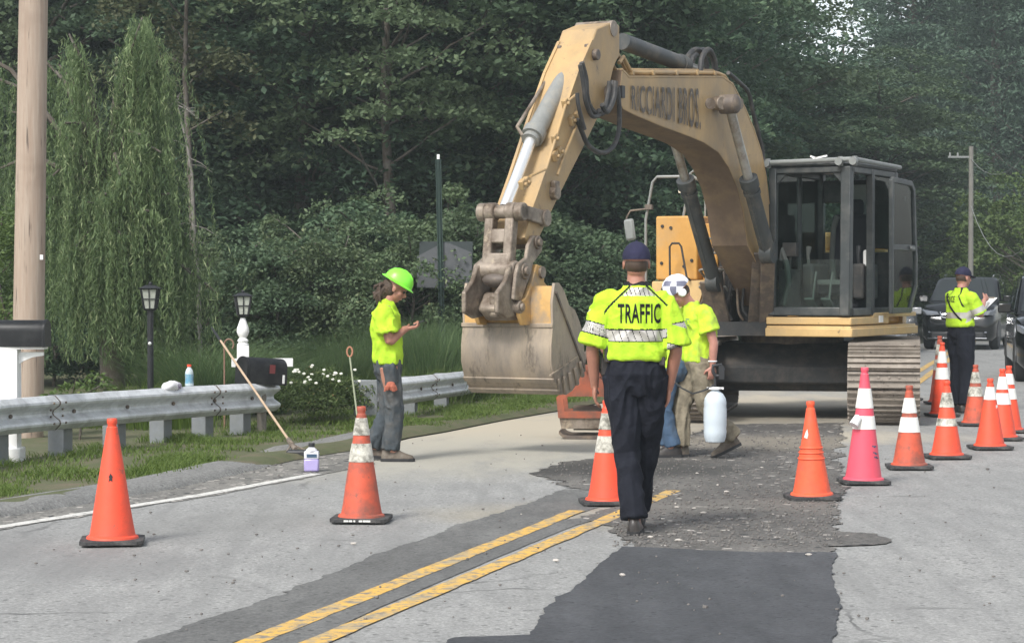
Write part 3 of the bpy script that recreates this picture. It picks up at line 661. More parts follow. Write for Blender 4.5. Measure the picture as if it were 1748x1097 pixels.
# boom cylinders
for y in (.38, -.38):
    a = p3(1244, 179, .38); a.y = y; g = p3(1279, 311, .38); g.y = y; base = Vector((a + (g - a) * (2.36 if y < 0 else 1.96)))
    d = (g - a).normalized(); dl = (base - g).length
    mb = MB(); mb.cyl(g, base, .085, seg=22); mb.cyl(g - d * .05, g + d * .06, .105, seg=22); mb.cyl(g + d * .12, g + d * .16, .098, seg=22); mb.cyl(base + Vector((0, -.07, 0)), base + Vector((0, .07, 0)), .12, seg=18)
    mb.tube([g + d * .1 + Vector((.1, 0, .0)), g + d * .6 + Vector((.105, 0, 0)), g + d * 1.1 + Vector((.1, 0, 0))], .014, 7)
    bc = mb.build('boom_cylinder', M['barreld'] if y < 0 else M['barreld'], ex)
    mb = MB(); yy = y if y < 0 else .14
    mb.bar(base, (1.22, yy, 1.12), .16, .05); mb.bar(base + Vector((0, -.1, 0)), (1.22, yy - .14, 1.12), .16, .03)
    mb.build('cylinder_mount', M['steeld'], ex, bevel=.01)
    mb = MB(); mb.cyl(a, g, .052, seg=16); mb.build('rod', M['rodgrey'], bc)
    mb = MB(); mb.cyl(a + Vector((0, -.09, 0)), a + Vector((0, .09, 0)), .105, seg=20); mb.ball(a + Vector((0, .09 if y > 0 else -.09, 0)), (.10, .04, .10)); mb.build('rod_eye', M['steeld'], bc)
q = p3(1244, 179, .3); mb = MB(); mb.cyl((q.x, -.45, q.z), (q.x, .45, q.z), .06, seg=16); mb.build('pin', M['steeld'], boom)

# --- stick
HS = .19
fr = [(1019, 50), (1012, 70), (988, 124), (958, 212), (930, 300), (908, 363), (896, 408)]      # front edge of the left face
bk = [(1050, 37), (1058, 46), (1058, 92), (1047, 120), (1036, 170), (1002, 242), (974, 297), (950, 345), (928, 392), (912, 425)]
F_ = [pl(x, y, HS) for x, y in fr]; K_ = [pl(x, y, HS) for x, y in bk]
mb = MB(); mb.prism(F_ + K_[::-1], -HS, HS); stick = mb.build('stick', M['catp'], ex, bevel=.014, smooth=30)
mb = MB()
for i in range(1, len(F_) - 1):
    for y in (-HS + .012, HS - .012): mb.bar((F_[i][0] - .002, y, F_[i][1]), (F_[i + 1][0] - .002, y, F_[i + 1][1]), .03, .03)
mb.build('edge_flange', M['catp'], stick)
# pivot bosses at the boom tip, ears of the boom
q = pl(1043, 160, .23)
mb = MB(); mb.cyl((q[0], -.235, q[1]), (q[0], .235, q[1]), .075, seg=22); mb.build('pivot_pin', M['steeld'], boom)
mb = MB(); mb.box((pl(1060, 158, HB)[0], HB + .01, pl(1060, 158, HB)[1]), (.07, .04, .12)); mb.build('pin_lock', M['black'], boom)
q = pl(1047, 50, .19); mb = MB(); mb.cyl((q[0], -.2, q[1]), (q[0], .2, q[1]), .08, seg=20); mb.build('top_pin', M['steel'], stick)
# bucket cylinder in front of the stick
hd = p3(984, 100, 0); gl = p3(908, 236, 0); rd = p3(862, 356, 0)
off = Vector((0, .0, 0)); mb = MB(); d = (gl - hd).normalized()
mb.cyl(hd + d * .06, gl, .092, seg=26); mb.cyl(gl - d * .10, gl, .112, seg=26); mb.cyl(gl, gl + d * .05, .085, seg=26); mb.cyl(hd + d * .03, hd + d * .10, .105, seg=26)
bcy = mb.build('bucket_cylinder', M['barrel'], ex)
mb = MB(); mb.cyl(gl, rd, .055, seg=20); mb.build('rod', M['chrome'], bcy)
mb = MB(); mb.cyl(hd + Vector((0, -.24, .02)), hd + Vector((0, .24, .02)), .055, seg=16); mb.box(hd + Vector((0, .15, .02)), (.18, .05, .2)); mb.box(hd + Vector((0, -.15, .02)), (.18, .05, .2)); mb.ball(hd + Vector((0, 0, .02)), (.11, .10, .11)); mb.build('cylinder_bracket', M['steeld'], bcy, bevel=.01)
mb = MB(); mb.tube([hd + Vector((.06, -.16, -.02)), gl + Vector((.05, -.13, .1)), gl + Vector((.04, -.08, .02))], .018, 8); mb.build('cylinder_pipe', M['steel'], bcy)
q = pl(984, 112, 0); z0 = q[1]
for k, (pts, r_) in enumerate((([(993, 108), (1000, 135), (1002, 165), (1010, 188), (1024, 195), (1034, 180), (1042, 150)], .026), ([(990, 112), (996, 145), (1000, 175), (1012, 200), (1030, 190), (1038, 160), (1040, 140)], .022),
        ([(985, 160), (987, 180), (993, 205), (998, 222)], .02), ([(985, 205), (993, 225), (1005, 250), (1027, 262), (1046, 252), (1056, 225), (1057, 185), (1054, 150)], .024), ([(1046, 140), (1040, 175), (1028, 195), (1022, 190)], .028), ([(1050, 140), (1047, 170), (1036, 192), (1028, 180)], .028))):
    hose([p3(x, y, HS + .06 + .025 * (k % 3)) for x, y in pts], r_, parent=stick)
for pts in ([(984, 162), (966, 178), (950, 232), (932, 290), (905, 302)], [(984, 215), (976, 235), (960, 275), (952, 300)]):
    mb = MB(); mb.tube([p3(x, y, HS + .035) for x, y in pts], .014, 8); mb.build('grease_line', M['catp'], stick)
for x, y in ((976, 207), (985, 200), (955, 260), (948, 268), (965, 178), (947, 238), (898, 312), (892, 316)):
    q = p3(x, y, HS + .02); mb = MB(); mb.box(q, (.07, .05, .09), Matrix.Rotation(R(30), 3, 'Y')); mb.cyl(q + Vector((0, .02, 0)), q + Vector((0, .05, 0)), .02, seg=8); mb.build('line_clamp', M['catp'], stick, bevel=.01)
q = p3(943, 330, HS); mb = MB(); mb.cyl(q + Vector((0, -.02, 0)), q + Vector((0, .06, 0)), .07, seg=14); mb.box(q + Vector((0, .03, .06)), (.1, .05, .1)); mb.build('pin_boss', M['steel'], stick, bevel=.01)

# --- linkage: rocker, H link, coupler
pA = p3(857, 363, 0); pA = Vector(pA)              # rod pin
pS = p3(894, 374, 0); pC = p3(850, 462, 0)
LW = .205
mb = MB(); mb.cyl(pA + Vector((0, -LW - .03, 0)), pA + Vector((0, LW + .03, 0)), .062, seg=18)
for s_ in (-1, 1): mb.bar(pA + Vector((0, s_ * LW, 0)), pS + Vector((0, s_ * LW, 0)), .06 + (pS - pA).length * 0, .13, up=(0, 0, 1))
for s_ in (-1, 1): mb.cyl(pS + Vector((0, s_ * (LW - .04), 0)), pS + Vector((0, s_ * (LW + .05), 0)), .08, seg=18); mb.cyl(pA + Vector((0, s_ * (LW - .05), 0)), pA + Vector((0, s_ * (LW + .03), 0)), .085, seg=18)
for s_ in (-1, 1):
    a_, b_ = pA + Vector((0, s_ * (LW - .0), 0)), pS + Vector((0, s_ * (LW - .0), 0)); mb.bar(a_, b_, .055, .12)
mb.build('rocker_link', M['steel'], ex, bevel=.01)
mb = MB(); q = pC - pA; u = q.normalized()
for s_ in (-1, 1):
    mb.bar(pA + Vector((0, s_ * .105, 0)) - u * .02, pC + Vector((0, s_ * .105, 0)), .11, .09, up=(0, 1, 0))
    mb.cyl(pA + Vector((0, s_ * .055, 0)), pA + Vector((0, s_ * .155, 0)), .088, seg=18)
mb.bar(pA.lerp(pC, .30), pA.lerp(pC, .55), .0 + .10, .24, up=(0, 1, 0)); mb.bar(pA.lerp(pC, .72), pC, .12, .26, up=(0, 1, 0)); mb.cyl(pC + Vector((0, -.2, 0)), pC + Vector((0, .2, 0)), .085, seg=20)
mb.build('power_link', M['steel'], ex, bevel=.015)
# coupler side plates traced from the photo on y = .19
for y0, y1 in ((.195, .235), (-.235, -.195)):
    # boomerang ear carrying the stick pin
    P = [pl(x, y, .2) for x, y in ((905, 403), (915, 405), (921, 414), (920, 430), (905, 450), (902, 465), (890, 498), (884, 516), (872, 512), (876, 470), (880, 452), (894, 440), (897, 420))]
    mb = MB(); mb.prism(P, y0, y1); mb.build('coupler_arm', M['steel'], ex, bevel=.01)
    P = [pl(x, y, .2) for x, y in ((872, 458), (880, 450), (893, 452), (901, 462), (899, 478), (893, 500), (888, 520), (884, 541), (868, 545), (852, 535), (852, 500), (866, 480))]
    mb = MB(); mb.prism(P, (.145 if y0 > 0 else -.19), (.19 if y0 > 0 else -.145)); 
    c = p3(890, 464, .2); 
    mb.build('coupler_plate', M['steel'], ex, bevel=.012)
c1 = p3(912, 415, .2); c2 = p3(890, 464, .2); c3 = p3(882, 525, .2); c4 = p3(916, 466, .2)
for c, r_, nm in ((c1, .075, 'steel'), (c2, .085, 'steel'), (c3, .07, 'steel')):
    mb = MB(); mb.cyl((c.x, -.25, c.z), (c.x, .25, c.z), r_ * .85, seg=20); mb.cyl((c.x, .24, c.z), (c.x, .275, c.z), r_ * .5, seg=12); mb.build('coupler_pin', M[nm], ex, bevel=.008)
mb = MB(); mb.cyl((c2.x + .03, -.14, c2.z + .02), (c2.x + .03, .14, c2.z + .02), .10, seg=20); mb.build('coupler_bushing', M['steeld'], ex)
mb = MB(); P = [pl(x, y, 0) for x, y in ((846, 500), (886, 498), (880, 545), (850, 548), (835, 530))]; mb.prism(P, -.13, .13)
q = pl(848, 522, .0); mb.box((q[0] + .06, 0.02, q[1]), (.10, .10, .22)); mb.build('coupler_block', M['steel'], ex, bevel=.03)
mb = MB(); qf = p3(822, 456, -.1); mb.ball(pC + Vector((.02, 0, -.09)), (.10, .15, .07)); mb.build('coupler_grease', M['steeld'], ex)

# --- bucket: shell built from its profile with real plate thickness, side plates, lip and wear strips
BW = .47
prof = [pl(x, y, BW) for x, y in ((947, 489), (943, 520), (944, 556), (941, 590), (941, 620), (946, 648), (955, 667), (967, 674))]
inner = []
th = .03
back = prof + [pl(977, 668, BW)]
side = [pl(x, y, BW) for x, y in ((947, 484), (955, 484), (963, 496), (972, 522), (982, 530), (990, 550), (996, 572), (999, 625), (993, 640), (985, 656), (977, 668), (967, 675), (955, 668), (946, 648), (941, 620), (941, 590), (944, 556), (943, 520))]
cen = Vector((sum(p[0] for p in side) / len(side), sum(p[1] for p in side) / len(side)))
mb = MB(); outer = [Vector(p) for p in back]; inn = []
for p in outer:
    d = (cen - p).normalized(); inn.append(p + d * th)
vs = []; n = len(outer)
for y in (-BW + .02, BW - .02): vs += [(p.x, y, p.y) for p in outer] + [(p.x, y, p.y) for p in inn]
fs = []
for i in range(n - 1):
    fs += [(i, i + 1, 2 * n + i + 1, 2 * n + i), (n + i + 1, n + i, 3 * n + i, 3 * n + i + 1), (i, n + i, n + i + 1, i + 1), (2 * n + i, 2 * n + i + 1, 3 * n + i + 1, 3 * n + i)]
fs += [(0, 2 * n, 3 * n, n), (n - 1, 2 * n - 1, 4 * n - 1, 3 * n - 1)]
mb.add(vs, fs)
for k in range(len(mb.f)):
    f = mb.f[k]; 
    if min(f) < 0: pass
    zc = sum(mb.v[i].z for i in f) / len(f)
    mb.m[k] = 1 if zc > pl(944, 556, BW)[1] else 0
bk_m = mat('bucket_shell_steel', (.235, .20, .165), .5, .25, dirt=(.37, .30, .22), dscale=2.6, dlo=.38, dhi=.62, dirt2=(.085, .07, .055), d2=(.54, .70, 4.5), bmp=.5, bscale=22, stretch=(1, 1.4, .45))
by_m = mat('bucket_top_worn_yellow', (.50, .30, .10), .55, dirt=(.28, .215, .145), dscale=5, dlo=.45, dhi=.66)
bucket = mb.build('bucket', [bk_m, by_m], ex, smooth=50)
for y0, y1 in ((BW - .028, BW), (-BW, -BW + .028)):
    mb = MB(); mb.prism(side, y0, y1); mb.build('side_plate', bk_m, bucket, bevel=.004)
# wear strips low on the back and seam under the yellow band
def strip(px0, px1, wdt, name='wear_strip', hgt=.02):
    a, b = Vector(pl(*px0, BW)), Vector(pl(*px1, BW)); mb = MB(); d = (b - a).normalized(); nn = Vector((d.y, -d.x))
    if nn.dot(cen - a) > 0: nn = -nn
    P = [a - nn * .005, b - nn * .005, b + nn * hgt, a + nn * hgt]; mb.prism([tuple(p) for p in P], -BW - .006, BW + .004); mb.build(name, bk_m, bucket, bevel=.004)
strip((944, 553), (944, 560), .02); strip((946, 646), (949, 653), .03); strip((954, 664), (960, 671), .03, hgt=.025)
# bucket top plate + ears
mb = MB()
for y0, y1 in ((.20, .245), (-.245, -.20)):
    mb.prism([pl(x, y, .22) for x, y in ((912, 452), (921, 455), (926, 466), (925, 482), (932, 490), (935, 530), (930, 556), (890, 556), (884, 540), (882, 520), (895, 508), (905, 480))], y0, y1)
mb.build('bucket_ear', by_m, bucket, bevel=.008)
mb = MB(); mb.cyl((c4.x, -.26, c4.z), (c4.x, .27, c4.z), .055, seg=16); mb.build('bucket_pin', M['steel'], bucket)
# diagonal reinforcing bar and the finger-like side wear bars
mb = MB(); a = Vector(pl(948, 500, BW)); b = Vector(pl(996, 628, BW)); mb.bar((a.x, BW + .004, a.y), (b.x, BW + .004, b.y), .02, .022); mb.build('reinforcing_bar', M['steeld'], bucket)
a = Vector(pl(938, 642, BW)); b = Vector(pl(985, 610, BW)); mb = MB(); mb.bar((a.x, BW + .006, a.y), (b.x, BW + .006, b.y), .02, .016); mb.build('reinforcing_bar', bk_m, bucket)
for k, (x0, y0, x1, y1) in enumerate(((952, 646, 955, 668), (961, 642, 964, 672), (970, 636, 974, 666), (979, 628, 985, 658), (988, 618, 994, 644))):
    a = Vector(pl(x0, y0, BW)); b = Vector(pl(x1, y1, BW)); mb = MB(); mb.bar((a.x, BW + .008, a.y), (b.x, BW + .008, b.y), .03, .045); mb.build('side_wear_bar', bk_m, bucket, bevel=.012)
# cutting lip and teeth at the mouth, pointing back under the machine
a = Vector(pl(998, 627, BW)); 
mb = MB(); mb.bar((a.x, -BW, a.y), (a.x, BW, a.y), .05, .10); mb.build('cutting_lip', M['steel'], bucket, bevel=.01)
for k in range(5):
    y = -BW + .06 + k * (2 * BW - .12) / 4; mb = MB(); mb.tube([(a.x + .04, y, a.y), (a.x - .06, y, a.y + .05), (a.x - .16, y, a.y + .14)], [.05, .042, .012], 6, flat=.6); mb.build('tooth', M['steel'], bucket)
q = p3(905, 375, 0)
# ------------------------------------------------------------------ people
def fabric(name, col, var=.10, bmpk=.7, dirt=None, rough=.85, dl=(.5, .75), ds=3.0):
    return mat(name, col, rough, 0, dirt=dirt, dscale=ds, dlo=dl[0], dhi=dl[1], var=var, bmp=bmpk, bscale=11, bdist=.022, spec=.2)
M['hivis'] = fabric('hi_vis_yellow', (.41, .64, .035), .07, dirt=(.32, .51, .03))
M['hivisd'] = fabric('hi_vis_yellow_dusty', (.46, .68, .04), .08, dirt=(.27, .36, .07), dl=(.48, .72), ds=5)
M['refl'] = mat('reflective_tape', (.40, .385, .35), .4, .1, var=.05)
M['navy'] = fabric('navy_uniform', (.011, .0125, .019), .2)
M['black_trim'] = fabric('black_trim', (.012, .012, .014), .1)
M['greypant'] = fabric('grey_work_trousers', (.055, .066, .074), .2, dirt=(.11, .10, .085), dl=(.45, .75), ds=4)
M['khaki'] = fabric('dirty_khaki_trousers', (.23, .20, .145), .2, dirt=(.10, .085, .06), dl=(.42, .7), ds=5)
M['jean'] = fabric('blue_jeans', (.06, .10, .16), .2, dirt=(.12, .12, .11))
M['leather'] = mat('dark_leather', (.022, .018, .016), .45, dirt=(.07, .06, .05), dscale=9)
M['boot'] = mat('dusty_work_boot', (.085, .065, .048), .75, dirt=(.17, .15, .12), dscale=8)
M['hair'] = mat('brown_hair', (.05, .03, .018), .7, var=.3, dscale=12, bmp=.5, bscale=40)
M['eye'] = mat('eye', (.03, .02, .02), .2, var=0)
def skinmat(name, col):
    m = mat(name, col, .5, dirt=tuple(q * .8 for q in col), dscale=9, var=.06, bmp=.1, bscale=30)
    b = m.node_tree.nodes['Principled BSDF']; b.inputs['Subsurface Weight'].default_value = .12; b.inputs['Subsurface Radius'].default_value = (.02, .008, .004); b.inputs['Subsurface Scale'].default_value = .3; return m
M['skin1'] = skinmat('skin_tanned', (.36, .17, .115)); M['skin2'] = skinmat('skin_ruddy', (.42, .20, .15))

def voxel(mb, name, mats, parent, size=.008, smooth=6, disp=None, matf=None):
    me = bpy.data.meshes.new(name + '_src'); me.from_pydata([tuple(v) for v in mb.v], [], mb.f)
    bm = bmesh.new(); bm.from_mesh(me); bmesh.ops.recalc_face_normals(bm, faces=bm.faces); bm.to_mesh(me); bm.free()
    o = bpy.data.objects.new(name + '_src', me); COL.objects.link(o)
    r_ = o.modifiers.new('r', 'REMESH'); r_.mode = 'VOXEL'; r_.voxel_size = size; r_.use_smooth_shade = True
    if smooth: s_ = o.modifiers.new('s', 'SMOOTH'); s_.iterations = smooth; s_.factor = .5
    dg = bpy.context.evaluated_depsgraph_get(); out_ = bpy.data.meshes.new_from_object(o.evaluated_get(dg)); out_.name = name
    bpy.data.objects.remove(o); bpy.data.meshes.remove(me)
    if disp:
        nv = len(out_.vertices); co = np.empty(nv * 3); out_.vertices.foreach_get('co', co); co = co.reshape(-1, 3)
        no = np.empty(nv * 3); out_.vertices.foreach_get('normal', no); no = no.reshape(-1, 3)
        dd = np.array([disp(Vector(c)) for c in co]); out_.vertices.foreach_set('co', (co + no * dd[:, None]).ravel())
    out_.materials.clear()
    mats = mats if isinstance(mats, (list, tuple)) else [mats]
    for m in mats: out_.materials.append(m)
    if matf: out_.polygons.foreach_set('material_index', [matf(p.center, p.normal) for p in out_.polygons])
    out_.polygons.foreach_set('use_smooth', [True] * len(out_.polygons)); out_.update()
    o = bpy.data.objects.new(name, out_); COL.objects.link(o); o.parent = parent; return o

def ring(c, side, front, rx, ry, n=22, pw=2.3, ryb=None):
    r_ = []
    for k in range(n):
        a = 2 * math.pi * k / n; ca, sa = math.cos(a), math.sin(a)
        x = math.copysign(abs(ca) ** (2 / pw), ca) * rx; y = math.copysign(abs(sa) ** (2 / pw), sa) * (ry if sa > 0 or ryb is None else ryb)
        r_.append(c + side * x + front * y)
    return r_
def loftset(mb, secs):
    """secs: (centre, side, rx, ry[, ryb]); the ring planes follow the line of centres"""
    rr = []; n = len(secs)
    for i, s_ in enumerate(secs):
        t = (Vector(secs[min(i + 1, n - 1)][0]) - Vector(secs[max(i - 1, 0)][0])).normalized()
        side = Vector(s_[1]); side = (side - t * side.dot(t)).normalized(); front = t.cross(side)
        rr.append(ring(Vector(s_[0]), side, front, s_[2], s_[3], ryb=s_[4] if len(s_) > 4 else None))
    mb.rings(rr)
def limb(mb, pts, rad, seg=16, flat=1.0):
    """smooth tapered limb through joints"""
    pts = [Vector(p) for p in pts]; P = []; Q = []
    for i in range(len(pts) - 1):
        p0, p1, p2, p3_ = pts[max(i - 1, 0)], pts[i], pts[i + 1], pts[min(i + 2, len(pts) - 1)]
        for k in range(5):
            t = k / 5; cr = .5 * ((2 * p1) + (p2 - p0) * t + (2 * p0 - 5 * p1 + 4 * p2 - p3_) * t * t + (-p0 + 3 * p1 - 3 * p2 + p3_) * t ** 3)
            P.append(p1.lerp(p2, t).lerp(cr, .45)); Q.append(rad[i] * (1 - t) + rad[i + 1] * t)
    P.append(pts[-1]); Q.append(rad[-1]); mb.tube(P, Q, seg)
def hand(mb, wrist, d, nrm, thumb, curl=.5, sc=1.0):
    """wrist point, finger direction d, palm normal nrm, thumb side vector"""
    d = Vector(d).normalized(); nrm = Vector(nrm); nrm = (nrm - d * nrm.dot(d)).normalized(); th = Vector(thumb); th = (th - d * th.dot(d) - nrm * th.dot(nrm)).normalized()
    w_ = Vector(wrist); Mx = Matrix((th, nrm, d)).transposed()
    mb.tube([w_ - d * .03, w_ + d * .02], [.027, .026], 12); mb.ball(w_ + d * .052 * sc, (.040 * sc, .017 * sc, .052 * sc), M=Mx)
    for k, (L, off_) in enumerate(((.068, .030), (.078, .010), (.073, -.010), (.058, -.029))):
        b = w_ + d * (.088 - abs(off_) * .15) * sc + th * off_ * sc; dirv = d.copy(); P = [b - d * .02]; a = 0
        P.append(b.copy()); cur = b.copy()
        for q, f in enumerate((.42, .32, .26)):
            a += curl * (.75 + .1 * k) * (1.0 if q else .8); dv = d * math.cos(a) + nrm * math.sin(a); cur = cur + dv * L * f * sc; P.append(cur.copy())
        mb.tube(P, [.0105 * sc, .0105 * sc, .0095 * sc, .0088 * sc, .0072 * sc], 10)
    b = w_ + d * .025 * sc + th * .028 * sc; t1 = b + (d * .6 + th * .75 + nrm * .25).normalized() * .04 * sc; t2 = t1 + (d * .85 + th * .3 + nrm * (.3 + curl * .4)).normalized() * .035 * sc
    mb.tube([b - th * .01, b, t1, t2], [.015 * sc, .0145 * sc, .0115 * sc, .009 * sc], 10)
def head_into(mb, c, Mh, s=1.0):
    def T(p): return c + Mh @ (Vector(p) * s)
    def B(p, r_): mb.ball(T(p), tuple(q * s for q in r_), 18, 12, M=Mh)
    B((0, -.012, .028), (.077, .096, .092)); B((0, .028, -.035), (.060, .062, .082)); B((0, .056, -.092), (.026, .026, .022)); B((0, .066, .028), (.052, .028, .016))
    B((0, -.03, -.04), (.062, .062, .06)); B((.038, .055, -.025), (.024, .026, .026)); B((-.038, .055, -.025), (.024, .026, .026))
    mb.tube([T((0, .082, .018)), T((0, .100, -.012)), T((0, .112, -.030))], [.010 * s, .012 * s, .017 * s], 10); B((0, .098, -.034), (.018, .014, .010))
    B((0, .088, -.058), (.024, .010, .006)); B((0, .085, -.068), (.021, .011, .007))
    for q in (-1, 1): B((q * .079, -.008, -.012), (.009, .021, .032)); B((q * .080, -.004, -.032), (.008, .012, .012))
def wrinkle(sc=9, amp=.008, seed=0, zs=1.0):
    def f(c):
        p = Vector((c.x * sc + seed, c.y * sc, c.z * sc * zs)); n1 = noise.noise(p + Vector((0, 0, 2 * noise.noise(p * .6))))
        return amp * (1 - abs(n1) * 2.6) * .7 + amp * .5 * noise.noise(p * 2.3)
    return f
SIDE = Vector((1, 0, 0))
def person(label, loc, rz, J, skin, shirt, pants, shoe, shirt_mats=None, shirt_matf=None, build_=1.0, group=None, sleeve=1.0, cloth_seed=0, sl_r=.078, hem=-.02, voxb=.0065, voxc=.0075, leg_r=(.108, .085, .072), cloth_amp=.012):
    root = empty('person', loc, rz, label, 'person', group)
    V = lambda k: Vector(J[k]); W = build_
    pel, wai, che, nb, hd = V('pelvis'), V('waist'), V('chest'), V('neck'), V('head')
    sh = [V('shL'), V('shR')]; el = [V('elL'), V('elR')]; wr = [V('wrL'), V('wrR')]
    hp = [V('hipL'), V('hipR')]; kn = [V('knL'), V('knR')]; an = [V('anL'), V('anR')]
    shs = (sh[1] - sh[0]).normalized(); hps = (hp[1] - hp[0]).normalized(); shw = (sh[1] - sh[0]).length / 2
    up = (nb - pel).normalized()
    Mh = Matrix.Rotation(J.get('hyaw', 0), 3, 'Z') @ Matrix.Rotation(-J.get('hpitch', 0), 3, 'X')
    # body: one continuous surface
    mb = MB()
    loftset(mb, [(pel - up * .10, hps, .13 * W, .09), (pel, hps, .155 * W, .105), (wai, hps.lerp(shs, .5), .135 * W, .095 * W), (che, shs, .15 * W, .105), (che.lerp(nb, .5), shs, shw * .95, .095), (nb - up * .05, shs, shw * .6, .065), (nb, shs, .07, .06)])
    mb.tube([nb - up * .03, nb.lerp(hd, .45), hd + Mh @ Vector((0, -.02, -.02))], [.062, .056, .055], 14)
    head_into(mb, hd, Mh)
    for i in (0, 1):
        s_ = -1 if i == 0 else 1
        limb(mb, [sh[i] - shs * s_ * .03, sh[i].lerp(el[i], .35), el[i], el[i].lerp(wr[i], .3), wr[i]], [.055, .050, .040, .041, .027])
        h = J['hands'][i]; hand(mb, wr[i], h[0], h[1], h[2], h[3])
        limb(mb, [hp[i] + Vector((0, 0, .02)), hp[i].lerp(kn[i], .4), kn[i], kn[i].lerp(an[i], .35), an[i]], [.088, .078, .056, .055, .040])
        td = Vector(J['toe'][i]).normalized(); mb.tube([an[i], an[i] + td * .05 - Vector((0, 0, .03)), an[i] + td * .13 - Vector((0, 0, .055))], [.04, .035, .022], 12)
    voxel(mb, 'body', skin, root, voxb, 3)
    for q in (-1, 1):
        mb = MB(); mb.ball(hd + Mh @ Vector((q * .030, .083, .004)), .011); mb.build('eye', M['eye'], root)
    # shirt: torso + sleeves
    mb = MB(); hb = wai.lerp(pel, J.get('hem', .8)); g_ = .018
    loftset(mb, [(hb, hps, .158 * W + g_, .112 * W + g_), (wai.lerp(hb, .4), hps, .158 * W + g_ * 1.3, .118 * W + g_), (wai.lerp(che, .4), shs, .15 * W + g_ * 1.5, .115 * W + g_), (che, shs, .155 * W + g_ * 1.3, .112 + g_), (che.lerp(nb, .5), shs, shw * .97 + g_, .10 + g_), (nb - up * .06, shs, shw * .70, .082), (nb - up * .018, shs, .088, .072), (nb + up * .012, shs, .068, .062)])
    sl = []
    for i in (0, 1):
        s_ = -1 if i == 0 else 1; e = sh[i].lerp(el[i], sleeve); sl.append((sh[i], e))
        limb(mb, [sh[i] - shs * s_ * .07 - up * .02, sh[i] - up * .01, sh[i].lerp(e, .55), e], [.072, .073, sl_r * .98, sl_r * 1.12])
    shirt_o = voxel(mb, 'shirt', shirt_mats or [shirt], root, voxc, 5, wrinkle(8, cloth_amp, cloth_seed, .8), shirt_matf)
    # trousers
    mb = MB(); tw = wai.lerp(pel, .15)
    loftset(mb, [(tw, hps, .150 * W + .008, .105 * W + .01), (pel, hps, .165 * W + .01, .118 * W + .01), (pel - up * .07, hps, .155 * W + .01, .115), (pel - up * .135, hps, .11 * W, .09)])
    lr = leg_r
    for i in (0, 1):
        td = Vector(J['toe'][i]).normalized()
        limb(mb, [hp[i] + Vector((0, 0, .04)), hp[i].lerp(kn[i], .45), kn[i], kn[i].lerp(an[i], .5), an[i] + Vector((0, 0, .005)) - td * .01], [lr[0] * W, lr[0] * .93 * W, lr[1] * .93, lr[2] * 1.02, lr[2] * 1.08])
    voxel(mb, 'trousers', pants, root, voxc, 5, wrinkle(10, cloth_amp * .9, cloth_seed + 7, .45))
    # shoes
    for i in (0, 1):
        td = Vector(J['toe'][i]).normalized(); t2 = Vector((td.x, td.y, 0)).normalized(); sd_ = Vector((t2.y, -t2.x, 0)); pit = td.z
        base = an[i] - Vector((0, 0, J.get('ankh', .095))); mb = MB(); rr = []
        upv = sd_.cross(td).normalized(); upv = upv if upv.z > 0 else -upv
        for t, w_, h in ((-.085, .02, .06), (-.075, .036, .10), (-.02, .042, .125), (.04, .044, .115), (.10, .048, .08), (.15, .047, .062), (.19, .035, .05), (.205, .015, .03)):
            c = base + td * t; r_ = []
            for k in range(14):
                a = math.pi * k / 13; r_.append(c + sd_ * math.cos(a) * w_ + upv * (max(0, math.sin(a)) ** .8) * h)
            rr.append(r_)
        mb.rings(rr); sh_o = mb.build('shoe', shoe, root, smooth=60)
        mb = MB(); rr = []
        for t, w_ in ((-.092, .02), (-.08, .040), (-.02, .045), (.10, .052), (.16, .049), (.20, .034), (.213, .015)):
            c = base + td * t; rr.append([c - sd_ * w_ - upv * .004, c + sd_ * w_ - upv * .004, c + sd_ * w_ + upv * .022, c - sd_ * w_ + upv * .022])
        mb.rings(rr); mb.build('sole', M['rubber'], sh_o, smooth=0)
    return root, Mh, shirt_o

# --- officer with TRAFFIC on the back
gO = G(1084, 912)
J = dict(pelvis=(0.0, 0, 1.0), waist=(0, .0, 1.13), chest=(.0, .0, 1.33), neck=(.005, .005, 1.555), head=(.008, .03, 1.695),
         shL=(-.185, 0, 1.455), shR=(.185, 0, 1.45), elL=(-.268, -.01, 1.16), elR=(.254, -.02, 1.15), wrL=(-.252, .06, .93), wrR=(.215, .05, .91),
         hipL=(-.088, 0, .95), hipR=(.09, 0, .95), knL=(-.05, .04, .51), knR=(.075, .16, .53), anL=(-.005, -.02, .095), anR=(.03, .36, .12),
         toe=((.12, 1, -.0), (.05, 1, .1)), hands=(((.02, .2, -1), (1, 0, 0), (0, 1, 0), .35), ((-.1, .15, -1), (-1, 0, 0), (0, 1, 0), .4)), hem=.3)
def armt(c, a, b):
    d = b - a; t = (c - a).dot(d) / d.dot(d); return t, (c - a - d * t).length
oS = [Vector(J['shL']), Vector(J['shR'])]; oE = [Vector(J['elL']), Vector(J['elR'])]
